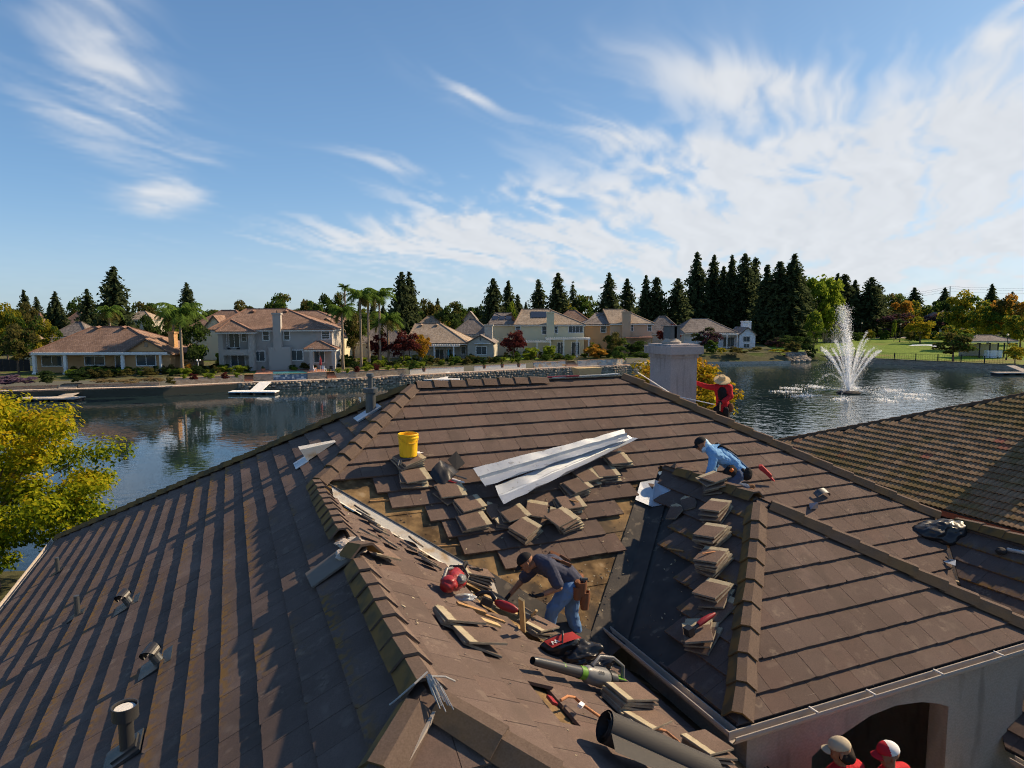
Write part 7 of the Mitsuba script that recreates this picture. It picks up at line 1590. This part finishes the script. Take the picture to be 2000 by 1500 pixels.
k = thing('metal_offcut', 'small triangular metal piece below the curled offcut', 'offcut'); p0 = S_.hit(1590, 994, -0.04); part(k, 'sheet', (np.array([p0 - S_.a * 0.09, p0 + S_.a * 0.09, p0 + S_.n * 0.17, p0 - S_.d * 0.14]), np.array([[0, 1, 2], [1, 3, 2], [0, 2, 3]])), 'm_zinc')
k = thing('trowel', 'small blue-grey trowel below the large black bag at the right', 'trowel'); p0 = S_.hit(1852, 1098, -0.03); part(k, 'blade', (np.array([p0 - RH * 0.1 + S_.n * 0.02, p0 + RH * 0.1 + S_.n * 0.06, p0 - FH * 0.18 + S_.n * 0.01, p0 + S_.n * 0.08]), np.array([[0, 2, 1], [0, 1, 3]])), 'm_zinc'); part(k, 'handle', tube([p0 + S_.n * 0.05, p0 + S_.n * 0.07 + FH * 0.12], 0.014, 8), 'm_dark')
k = thing('hose', 'white corrugated pipe end on the far slope at the right edge', 'pipe'); W_ = SL['W3']; part(k, 'pipe', tube([W_.hit(1968, 1073, 0.0), W_.hit(2040, 1088, 0.0)], 0.03, 14), 'm_clear', smooth=40); part(k, 'fitting', lump(W_.hit(1956, 1076, 0.0), (0.09, 0.08, 0.06), 2, 0.3), 'm_dark')
# box and rags on the bare end of the main ridge
k = thing('board_box', 'tan board block standing on the bare end of the main ridge', 'block'); p0 = at(1146, 733, 14.6); part(k, 'block', (lambda c: (np.array([[x * (0.30 if z else 0.24), y * 0.16, z * 0.17] for x in (-1, 1) for y in (-1, 1) for z in (0, 1)]) + c, BOXF))(p0 + np.array([0, 0, 0.0])), 'm_lightwood')
k = thing('plastic_strip', 'thin grey strip lying along the bare end of the main ridge', 'strip'); part(k, 'strip', bar(rz(2.9, 0.02, 0.0), rz(4.5, 0.02, 0.02), 0.10, 0.02), 'm_clear'); part(k, 'fold', bar(rz(2.8, 0.04, 0.01), rz(3.5, -0.04, 0.02), 0.05, 0.03), 'm_cover_red')

# ------------------------------------------------------------------ the roofers
def solid(bones, res=0.018, smooth=8):
    """One continuous smooth surface through tapered bones (p0, r0, p1, r1)."""
    parts = []
    for p0, r0, p1, r1 in bones:
        a = m3.Manifold.sphere(r0, 16).translate(list(map(float, p0))); b = m3.Manifold.sphere(r1, 16).translate(list(map(float, p1))); parts.append(m3.Manifold.batch_hull([a, b]))
    m = parts[0]
    for p in parts[1:]: m = m + p
    m = m.refine_to_length(res).to_mesh(); t = trimesh.Trimesh(m.vert_properties[:, :3], m.tri_verts, process=True); trimesh.smoothing.filter_taubin(t, lamb=0.5, nu=0.53, iterations=smooth)
    return np.asarray(t.vertices), np.asarray(t.faces)


def nrmz(v): v = np.asarray(v, float); return v / np.linalg.norm(v)


def chain(*pr):
    return [(a[0], a[1], b[0], b[1]) for a, b in zip(pr[:-1], pr[1:])]


def fold(m, amp, freq, seed):
    v, f = m; t = trimesh.Trimesh(v, f, process=False); n = np.asarray(t.vertex_normals); k = np.abs(meshkit.fbm(v * freq + seed, 3, seed) - 0.5) * 2; return v + n * (amp * (0.6 - k))[:, None], f


def hand_bones(wrist, d, palm_n, curl=0.5, side=1, s=1.0):
    """Bones of a palm, four fingers of unequal length and a thumb leaving the palm's side; d points along the hand, palm_n out of the palm."""
    d = nrmz(d); n = nrmz(palm_n - d * (np.asarray(palm_n) @ d)); l = np.cross(n, d) * side; B = []
    pc = wrist + d * 0.05 * s
    for k in (-1, 0, 1): B.append((wrist + l * 0.012 * k * s, 0.021 * s, wrist + d * 0.088 * s + l * 0.026 * k * s, 0.0165 * s))
    for i, (o, ln, ex) in enumerate(((0.033, 0.070, 0.10), (0.011, 0.080, 0.0), (-0.011, 0.074, 0.05), (-0.033, 0.058, 0.22))):
        p = wrist + d * 0.092 * s + l * o * s; c = curl + ex; e = d * math.cos(c * 0.7) + n * math.sin(c * 0.7); q = p + (e + l * o * 3) * ln * 0.48 * s; e2 = d * math.cos(c * 1.7) + n * math.sin(c * 1.7); r = q + e2 * ln * 0.34 * s; e3 = d * math.cos(c * 2.4) + n * math.sin(c * 2.4); B += chain((p, 0.0105 * s), (q, 0.0098 * s), (r, 0.009 * s), (r + e3 * ln * 0.28 * s, 0.0078 * s))
    p = wrist + d * 0.028 * s + l * 0.024 * s; q = p + (l * 0.75 + d * 0.65 + n * 0.25) * 0.042 * s; B += chain((p, 0.015 * s), (q, 0.0115 * s), (q + (d * 0.85 + n * 0.5 + l * 0.15) * 0.034 * s, 0.009 * s))
    return B


def head_mesh(c, fwd, up, s=1.0):
    f = nrmz(fwd); u = nrmz(np.asarray(up) - f * (np.asarray(up) @ f)); l = np.cross(u, f); P = lambda x, y, z: c + (f * x + l * y + u * z) * s
    B = [(P(-0.015, 0, 0.03), 0.088 * s, P(0.02, 0, 0.035), 0.082 * s), (P(0.02, 0, 0.0), 0.078 * s, P(0.035, 0, -0.07), 0.05 * s), (P(0.045, 0.02, -0.085), 0.034 * s, P(0.045, -0.02, -0.085), 0.034 * s), (P(0.098, 0, 0.012), 0.011 * s, P(0.116, 0, -0.022), 0.0135 * s), (P(0.106, 0.012, -0.027), 0.010 * s, P(0.106, -0.012, -0.027), 0.010 * s), (P(0.088, -0.028, 0.03), 0.013 * s, P(0.088, 0.028, 0.03), 0.013 * s), (P(0.088, -0.02, -0.056), 0.010 * s, P(0.088, 0.02, -0.056), 0.010 * s)]
    for y in (-1, 1): B += [(P(-0.005, 0.084 * y, 0.015), 0.018 * s, P(0.0, 0.088 * y, -0.025), 0.013 * s), (P(0.065, 0.042 * y, -0.012), 0.022 * s, P(0.06, 0.04 * y, -0.03), 0.022 * s)]
    return B, P


def cap_parts(par, P, bsdf, brim_b, s=1.0, brim_dir=1.0, mesh_b=None):
    v, f = ball((0, 0, 0), 1, 3); keep = v[f].mean(1)[:, 2] > -0.12; v = v * [0.110, 0.098, 0.088]; v[:, 2] = np.where(v[:, 2] < 0, v[:, 2] * 0.4, v[:, 2])
    w = np.array([P(*(p + [0.0, 0, 0.052])) for p in v]); front = v[f].mean(1)[:, 0] * brim_dir > 0.012
    if mesh_b is None: part(par, 'cap', (w, f[keep]), bsdf, smooth=True)
    else: k = part(par, 'cap', (w, f[keep & front]), bsdf, smooth=True); part(k, 'mesh_back', (w, f[keep & ~front]), mesh_b, smooth=True)
    pts = [(brim_dir * (0.09 + 0.085 * math.cos(a) * t), 0.082 * math.sin(a) * (0.7 + 0.3 * t), 0.05 - 0.022 * t - 0.018 * math.sin(a) ** 2) for t in (0.0, 0.5, 1.0) for a in np.linspace(-1.5, 1.5, 11)]
    top = np.array([P(*p) for p in pts]); bot = np.array([P(p[0], p[1], p[2] - 0.006) for p in pts]); k = len(pts); q = [[i * 11 + j, i * 11 + j + 1, (i + 1) * 11 + j + 1, (i + 1) * 11 + j] for i in range(2) for j in range(10)]
    q2 = [[a + k, d_ + k, c + k, b + k] for a, b, c, d_ in q] + [[22 + j, 22 + j + 1, 22 + j + 1 + k, 22 + j + k] for j in range(10)]; part(par, 'cap_brim', (np.vstack([top, bot]), np.array(q + q2)), brim_b, smooth=40)


for key, c in dict(m_skin=(0.30, 0.155, 0.095), m_skin_dark=(0.20, 0.10, 0.062), m_glove=(0.022, 0.023, 0.026), m_navy=(0.050, 0.055, 0.085), m_denim=(0.10, 0.19, 0.36), m_denim_dark=(0.06, 0.09, 0.16), m_capblack=(0.016, 0.016, 0.018), m_leather=(0.17, 0.075, 0.04), m_boot=(0.20, 0.11, 0.06), m_skyblue=(0.17, 0.36, 0.62), m_paleblue=(0.45, 0.65, 0.80), m_harness=(0.60, 0.60, 0.58), m_redshirt=(0.46, 0.02, 0.028), m_straw=(0.60, 0.45, 0.25), m_capbeige=(0.42, 0.36, 0.26), m_capred=(0.45, 0.02, 0.03), m_hivis=(0.65, 0.62, 0.02), m_hair=(0.025, 0.018, 0.014)).items():
    mat(key, c, 0.85, 0.2)


def person(label, J, skin, shirt, pants, sleeves='long', gloves=None, head=None, hands=(None, None), girth=1.0, legs=True):
    """A figure from joints J: neck, chest, waist, hip, then shoulder, elbow, wrist and hip, knee, ankle, toe of each side (a, b)."""
    k = thing('person', label, 'person'); g = girth; HB, P = head_mesh(*head)
    body = list(HB) + [(J['neck'], 0.058, head[0] - nrmz(head[2]) * 0.05, 0.055)]
    tor = [(J['chest'], 0.135 * g, J['waist'], 0.125 * g), (J['waist'], 0.125 * g, J['hip'], 0.14 * g), (J['neck'], 0.062, J['chest'], 0.12 * g)]
    for s in 'ab': tor += [(J['sh' + s], 0.072, J['chest'], 0.12 * g), (J['sh' + s], 0.07, J['neck'], 0.06), (J['sh' + s], 0.062, J['waist'], 0.10 * g)]
    arms, legs_b, sl_b = [], [], []
    for i, s in enumerate('ab'):
        arms += chain((J['sh' + s], 0.058), (J['el' + s], 0.043), (J['wr' + s], 0.030))
        e = J['el' + s]; m = J['sh' + s] + (e - J['sh' + s]) * 0.82
        sl_b += chain((J['sh' + s], 0.076), (e, 0.060), (J['wr' + s] + (e - J['wr' + s]) * 0.06, 0.043)) if sleeves == 'long' else chain((J['sh' + s], 0.078), (m, 0.070))
        if legs: legs_b += chain((J['hp' + s], 0.095), (J['kn' + s], 0.066), (J['an' + s], 0.048))
    hb = []
    for i, s in enumerate('ab'):
        if hands[i]: hb.append(hand_bones(J['wr' + s], *hands[i]))
    part(k, 'body', solid(body + [(a, r * 0.93, b, q * 0.93) for a, r, b, q in tor] + arms + [(a, r * 0.9, b, q * 0.9) for a, r, b, q in legs_b] + (sum(hb, []) if not gloves else []), 0.010, 6), skin, smooth=True)
    part(k, 'shirt', fold(solid([(a, r + 0.014, b, q + 0.014) for a, r, b, q in tor] + sl_b, 0.012, 5), 0.024, 9, 3), shirt, smooth=True)
    if legs:
        part(k, 'trousers', fold(solid([(a, r + 0.012, b, q + 0.014) for a, r, b, q in legs_b] + [(J['hip'], 0.142 * g, J['hpa'], 0.10), (J['hip'], 0.142 * g, J['hpb'], 0.10), (J['waist'] * 0.3 + J['hip'] * 0.7, 0.138 * g, J['hip'], 0.146 * g)], 0.012, 5), 0.024, 8, 9), pants, smooth=True)
        for s in 'ab': part(k, 'boot', solid([(J['an' + s] + nrmz(J['kn' + s] - J['an' + s]) * 0.06, 0.055, J['an' + s], 0.058), (J['an' + s], 0.058, J['to' + s], 0.045)], 0.02, 4), 'm_boot', smooth=True)
    for b in hb:
        if gloves: part(k, 'glove', solid([(a, r * 1.12, c, q * 1.12) for a, r, c, q in b], 0.007, 4), gloves, smooth=True)
    for y in (-1, 1): part(k, 'eye', ball(P(0.087, 0.030 * y, 0.008), 0.011, 1), 'm_dark', smooth=True)
    return k, P


def band(par, nm, pts, w, bsdf, up): part(par, nm, merge([bar(a, b, w, 0.012, up) for a, b in zip(pts[:-1], pts[1:])]), bsdf)


# the man bending in the stripped valley
dA = (SL['S'].hit(1112, 1248, -0.11) - CAM) @ FH; a_ = lambda u, v, o=0.0: at(u, v, dA + o)
J = dict(neck=a_(1052, 1094, 0.02), chest=a_(1076, 1106, 0.02), waist=a_(1104, 1121, 0.02), hip=a_(1117, 1141, 0.02), sha=a_(1072, 1106, -0.17), ela=a_(1092, 1148, -0.24), wra=a_(1060, 1161, -0.30), shb=a_(1047, 1104, 0.18), elb=a_(1020, 1133, 0.22), wrb=a_(996, 1161, 0.16),
         hpa=a_(1111, 1150, -0.09), kna=a_(1080, 1189, -0.10), ana=a_(1070, 1232, -0.06), toa=a_(1056, 1241, -0.12), hpb=a_(1120, 1150, 0.10), knb=a_(1116, 1196, 0.16), anb=a_(1130, 1244, 0.16), tob=a_(1116, 1254, 0.08))
hf = nrmz(-RH * 0.80 - np.array([0, 0, 0.62]) - FH * 0.12); hu = nrmz(-RH * 0.62 + np.array([0, 0, 0.78]))
kA, P = person('man in dark blue shirt, jeans and black cap bending over tools in the valley', J, 'm_skin', 'm_navy', 'm_denim', 'short', 'm_glove', (a_(1029, 1099, 0.0), hf, hu), ((nrmz(-RH * 0.95 - np.array([0, 0, 0.25])), np.array([0, 0.2, 1.0]), 0.35, 1), (nrmz(J['wrb'] - J['elb']), nrmz(RH - FH * 0.3), 0.55, -1)))
cap_parts(kA, P, 'm_capblack', 'm_capblack')
zup = np.array([0, 0, 1.0])
for s, o in (('a', -0.11), ('b', 0.11)): band(kA, 'suspender', [J['chest'] + FH * o + zup * 0.03 + RH * -0.10, J['chest'] + FH * o + zup * 0.155, (J['chest'] + J['waist']) / 2 + FH * o * 0.9 + zup * 0.155 + RH * 0.03, J['waist'] + FH * o * 0.6 + zup * 0.135 + RH * 0.07], 0.045, 'm_leather', (J['waist'] - J['chest']))
tbk = part(kA, 'tool_belt', solid([(J['hip'] + RH * 0.05 + zup * 0.06 - FH * 0.12, 0.05, J['hip'] + RH * 0.12 + zup * 0.06 + FH * 0.1, 0.05)], 0.02, 3), 'm_leather', smooth=True)
for i, (u, v, o, r, l) in enumerate(((1135, 1140, -0.14, 0.075, 0.16), (1142, 1160, -0.12, 0.07, 0.20), (1128, 1150, -0.16, 0.06, 0.14))):
    c = a_(u, v, o); part(tbk, 'pouch', lathe([(0.0, -l), (r * 0.75, -l), (r, -l * 0.3), (r * 1.02, 0.03), (r * 0.86, 0.03), (r * 0.8, -l * 0.5), (0, -l * 0.6)], 16, c), 'm_leather', smooth=40)
part(tbk, 'hammer', merge([tube([a_(1140, 1130, -0.15), a_(1146, 1185, -0.14)], 0.014, 8), bar(a_(1134, 1131, -0.17), a_(1147, 1131, -0.13), 0.03, 0.03)]), 'm_iron', smooth=40)

# the man in blue kneeling at the head of the shaded slope
dB = (SL['S'].hit(1440, 958, -0.03) - CAM) @ FH; b_ = lambda u, v, o=0.0: at(u, v, dB + o)
J = dict(neck=b_(1384, 876, 0.0), chest=b_(1402, 885, 0.0), waist=b_(1428, 904, 0.0), hip=b_(1443, 922, 0.0), sha=b_(1394, 888, -0.18), ela=b_(1391, 908, -0.24), wra=b_(1382, 930, -0.30), shb=b_(1390, 883, 0.18), elb=b_(1398, 907, 0.2), wrb=b_(1391, 925, 0.10),
         hpa=b_(1440, 928, -0.12), kna=b_(1418, 950, -0.16), ana=b_(1455, 962, -0.18), toa=b_(1468, 958, -0.2), hpb=b_(1446, 926, 0.12), knb=b_(1424, 944, 0.16), anb=b_(1458, 953, 0.2), tob=b_(1470, 950, 0.2))
hf = nrmz(-RH * 0.86 - zup * 0.42 - FH * 0.2); hu = nrmz(zup * 0.85 - RH * 0.4)
kB, P = person('man in light blue long-sleeved shirt and black cap kneeling above the shaded slope', J, 'm_skin', 'm_skyblue', 'm_denim_dark', 'long', 'm_glove', (b_(1370, 868, 0.0), hf, hu), ((nrmz(-RH * 0.2 - zup + FH * 0.1), np.array([-1.0, 0, 0]), 0.3, 1), (nrmz(-zup - RH * 0.3), np.array([-1.0, 0, 0]), 0.6, -1)))
cap_parts(kB, P, 'm_capblack', 'm_capblack')
part(kB, 'neck_cover', fold(solid([(P(-0.05, 0, -0.03), 0.085, J['neck'] + zup * 0.01, 0.08), (P(-0.06, 0, 0.0), 0.075, P(0.0, 0, -0.08), 0.075)], 0.012, 4), 0.008, 14, 5), 'm_paleblue', smooth=True)
for o in (-0.10, 0.10): band(kB, 'harness_strap', [J['chest'] - RH * 0.11 + FH * o + zup * 0.03, J['chest'] + FH * o + zup * 0.155, (J['chest'] + J['waist']) / 2 + FH * o * 0.6 + zup * 0.155 + RH * 0.04, J['waist'] + zup * 0.13 + RH * 0.08 - FH * o * 0.3], 0.05, 'm_capblack', (J['waist'] - J['chest']))
band(kB, 'back_panel', [J['chest'] + zup * 0.158 + RH * 0.02, (J['chest'] + J['waist']) / 2 + zup * 0.162 + RH * 0.03, J['waist'] + zup * 0.14 + RH * 0.06, J['hip'] + RH * 0.15 + zup * 0.08], 0.13, 'm_harness', np.cross(J['waist'] - J['chest'], FH))
part(kB, 'belt', solid([(J['hip'] + RH * 0.02 + zup * 0.06 - FH * 0.13, 0.045, J['hip'] + RH * 0.1 + zup * 0.05 + FH * 0.1, 0.045)], 0.02, 3), 'm_capblack', smooth=True)
for u, v, o, r in ((1428, 921, -0.19, 0.11), (1459, 926, -0.1, 0.11), (1420, 925, -0.2, 0.09)): part(kB, 'pouch', lump(b_(u, v, o), (r, r * 0.7, r * 1.05), int(u), 0.2, 3), 'm_capblack', smooth=40)
part(kB, 'orange_tape', tube([b_(1427, 917, -0.28), b_(1430, 919, -0.27)], 0.035, 12), 'm_orange', smooth=40); mat('m_orange', (0.75, 0.18, 0.03), 0.5)

# the man in the straw hat beside the chimney
dC = 17.1; c_ = lambda u, v, o=0.0: at(u, v - 4, dC + o); hipC = c_(1412, 800)
fl = ZA - (hipC[0] - L1) * TP - 0.05; leg = hipC[2] - fl
hand_pt = np.array([cx + cw + 0.035, cy + 0.30, at(1364, 746, 17.4)[2]])
J = dict(neck=c_(1411, 758), chest=c_(1411, 768), waist=c_(1411, 784), hip=hipC, sha=c_(1399, 761, 0.02), ela=c_(1383, 760, 0.15), wra=hand_pt + np.array([0.075, -0.03, -0.01]), shb=c_(1424, 761, -0.06), elb=c_(1427, 779, -0.16), wrb=c_(1411, 789, -0.26),
         hpa=c_(1407, 804), kna=c_(1403, 804, -0.1) - [0, 0, leg * 0.5], ana=c_(1405, 804, 0.0) * [1, 1, 0] + [0, 0, fl + 0.1], toa=c_(1402, 804, -0.2) * [1, 1, 0] + [0, 0, fl + 0.08], hpb=c_(1417, 804), knb=c_(1420, 804, -0.1) - [0, 0, leg * 0.55], anb=c_(1421, 804, 0.0) * [1, 1, 0] + [0, 0, fl - 0.02], tob=c_(1422, 804, -0.2) * [1, 1, 0] + [0, 0, fl - 0.02])
kC, P = person('man in a straw hat and red shirt leaning one hand on the chimney', J, 'm_skin_dark', 'm_redshirt', 'm_dark', 'long', 'm_glove', (c_(1410, 749), nrmz(-FH * 0.8 - RH * 0.4 - zup * 0.45), nrmz(zup - FH * 0.3)), ((nrmz(np.array([-0.3, 0.2, 0.9])), np.array([-1.0, 0, 0]), 0.1, 1), (nrmz(-RH * 0.7 - zup * 0.4 - FH * 0.3), FH, 0.8, 1)), 1.05)
ht = part(kC, 'hat', np.vstack([[0, 0, 0]]) if False else xf(lathe([(r * 0.86, z) for r, z in [(0.245, -0.012), (0.235, 0.012), (0.16, 0.022), (0.112, 0.03), (0.105, 0.09), (0.085, 0.125), (0.05, 0.13), (0, 0.118), (0, 0.11), (0.08, 0.11), (0.10, 0.03), (0.16, 0.012), (0.24, -0.02)]], 26), frame(P(0, 0, 0.045), np.cross(nrmz(P(0, 0, 1) - P(0, 0, 0)), FH) / np.linalg.norm(np.cross(nrmz(P(0, 0, 1) - P(0, 0, 0)), FH)), np.cross(nrmz(P(0, 0, 1) - P(0, 0, 0)), np.cross(nrmz(P(0, 0, 1) - P(0, 0, 0)), FH) / np.linalg.norm(np.cross(nrmz(P(0, 0, 1) - P(0, 0, 0)), FH))), nrmz(P(0, 0, 1) - P(0, 0, 0)))), 'm_straw', smooth=50)
part(kC, 'vest', solid([(J['chest'] - FH * 0.05 + RH * -0.02, 0.135, J['waist'] - FH * 0.04, 0.13)], 0.02, 4), 'm_capblack', smooth=True)
part(kC, 'belt', solid([(J['hip'] - RH * 0.14 - FH * 0.08 + zup * 0.03, 0.06, J['hip'] + RH * 0.14 - FH * 0.08 + zup * 0.03, 0.06)], 0.02, 3), 'm_capblack', smooth=True)
for u, v, o in ((1398, 806, -0.15), (1427, 800, -0.1), (1418, 808, -0.2)): part(kC, 'pouch', lump(c_(u, v, o), (0.08, 0.07, 0.12), int(u), 0.2, 3), 'm_capblack' if u != 1427 else 'm_leather', smooth=40)
part(kC, 'hammer_handle', tube([c_(1407, 790, -0.3), c_(1406, 806, -0.3)], 0.018, 8), 'm_lightwood')

# the two men in front of the arch
def lower_man(u, v, d, label, capb, capm, hairy, turn, brim):
    h = at(u, v, d); q = lambda r, f, z: h + RH * r + FH * f + zup * z
    J = dict(neck=q(0.02, 0.02, -0.20), chest=q(0.04, 0.03, -0.34), waist=q(0.04, 0.03, -0.60), hip=q(0.04, 0.02, -0.78), sha=q(-0.15, -0.08, -0.27), ela=q(-0.34, -0.02, -0.42), wra=q(-0.56, 0.06, -0.36), shb=q(0.22, 0.12, -0.27), elb=q(0.29, 0.10, -0.55), wrb=q(0.15, -0.12, -0.70), hpa=q(-0.05, 0, -0.82), kna=q(-0.06, -0.05, -1.20), ana=q(-0.05, 0.0, -1.60), toa=q(-0.2, 0.0, -1.64), hpb=q(0.13, 0.03, -0.82), knb=q(0.15, 0.0, -1.20), anb=q(0.14, 0.05, -1.60), tob=q(0.0, 0.05, -1.64))
    f = nrmz(-RH * math.cos(turn) + FH * math.sin(turn) - zup * 0.18)
    k, P = person(label, J, 'm_skin', 'm_redshirt', 'm_denim_dark', 'long', 'm_glove', (h, f, zup + f * 0.2), ((nrmz(-RH + FH * 0.2 + zup * 0.5), FH, 0.3, 1), (nrmz(-FH - RH * 0.5), zup, 0.5, 1)))
    cap_parts(k, P, capb, capb if not capm else capb, mesh_b=capm)
    if hairy: part(k, 'hair', solid([(P(-0.06, -0.03, -0.02), 0.065, P(-0.07, 0.03, -0.05), 0.065), (P(-0.02, 0.06, -0.03), 0.045, P(-0.05, 0.05, -0.06), 0.05), (P(-0.02, -0.06, -0.03), 0.045, P(-0.05, -0.05, -0.06), 0.05), (P(-0.05, 0, -0.09), 0.05, P(-0.04, 0, -0.06), 0.06)], 0.012, 4), 'm_hair', smooth=True)
    return k, P, J, q


kD, P, J, q = lower_man(1641, 1466, 6.35, 'man in beige cap and red shirt with black harness before the arch', 'm_capbeige', None, True, 0.35, 1)
part(kD, 'harness', fold(solid([(q(-0.02, -0.06, -0.30), 0.11, q(0.12, 0.0, -0.32), 0.10), (q(0.02, -0.04, -0.42), 0.125, q(0.06, 0, -0.6), 0.12)], 0.02, 4), 0.01, 8, 2), 'm_capblack', smooth=True); part(kD, 'yellow_strap', bar(q(0.02, -0.185, -0.30), q(0.06, -0.175, -0.52), 0.05, 0.02, tuple(FH)), 'm_hivis')
kE, P, J, q = lower_man(1736, 1474, 6.45, 'man in red and white cap and red shirt before the arch', 'm_capred', 'm_white', False, 0.05, 1)
wp = thing('work_platform', 'plank work platform in front of the arched wall, carrying the two men in red', 'platform'); c = at(1690, 1470, 6.5); zf = at(1641, 1466, 6.35)[2] - 1.70
for i in range(4): part(wp, 'plank', bar(np.array([1.8, yw - 0.28 - i * 0.27, zf]), np.array([6.2, yw - 0.28 - i * 0.27, zf]), 0.25, 0.045), 'm_lightwood')
for x in (1.95, 4.0, 6.0):
    for y in (yw - 0.2, yw - 1.15): part(wp, 'post', tube([(x, y, ZG), (x, y, zf - 0.02)], 0.03, 8), 'm_iron')

# ------------------------------------------------------------------ litter of the work: crumbs of tile and mortar, dry leaves
dr_ = np.random.default_rng(31); ch, cc_ = [], []
def chip(sl, t, q, s, n0):
    p = sl.P(t, q, n0); a = dr_.random() * 6.28; x = sl.a * math.cos(a) - sl.d * math.sin(a); y = np.cross(sl.n, x); k = int(dr_.integers(3, 6)); an = np.sort(dr_.random(k) * 6.28); r = s * dr_.uniform(0.6, 1.2, k)
    top = [p + x * r[i] * math.cos(an[i]) + y * r[i] * math.sin(an[i]) + sl.n * s * 0.35 for i in range(k)]; bot = [v - sl.n * s * 0.5 for v in top]
    return np.array(top + bot), np.array([[0, i, i + 1] for i in range(1, k - 1)] + [[i, i + k, (i + 1) % k + k] for i in range(k)] + [[i, (i + 1) % k + k, (i + 1) % k] for i in range(k)])
for name, u0, u1, v0, v1, n, s0, s1, n0 in (('S', 780, 1230, 930, 1200, 190, 0.006, 0.022, -0.04), ('S', 1000, 1200, 1120, 1240, 110, 0.006, 0.03, -0.10), ('E1', 680, 960, 980, 1240, 170, 0.006, 0.026, -0.045), ('E1', 900, 1300, 1200, 1480, 90, 0.004, 0.014, -0.045), ('W2', 1250, 1420, 980, 1300, 110, 0.006, 0.022, -0.09), ('S2', 1480, 1950, 1010, 1350, 40, 0.003, 0.008, -0.045), ('S', 1480, 1800, 860, 1050, 30, 0.003, 0.008, -0.045), ('S', 760, 1300, 760, 930, 40, 0.003, 0.008, -0.045)):
    sl = SL[name]; reg = sl.poly(PLAN[name])
    for i in range(n):
        t, q = sl.hts(dr_.uniform(u0, u1), dr_.uniform(v0, v1), n0)
        if reg.contains(sg.Point(t, q)): ch.append(chip(sl, t, q, dr_.uniform(s0, s1), n0 - 0.005)); c = PALE if dr_.random() < 0.35 else (BRN if dr_.random() < 0.6 else EDG); cc_.append(np.repeat([c * dr_.uniform(0.7, 1.2)], len(ch[-1][0]), 0))
struct('tile_crumbs', merge(ch), 'm_paint', kind='stuff', color=np.vstack(cc_)); labels['tile_crumbs']['label'] = 'crumbs and chips of tile and mortar scattered over the roof'
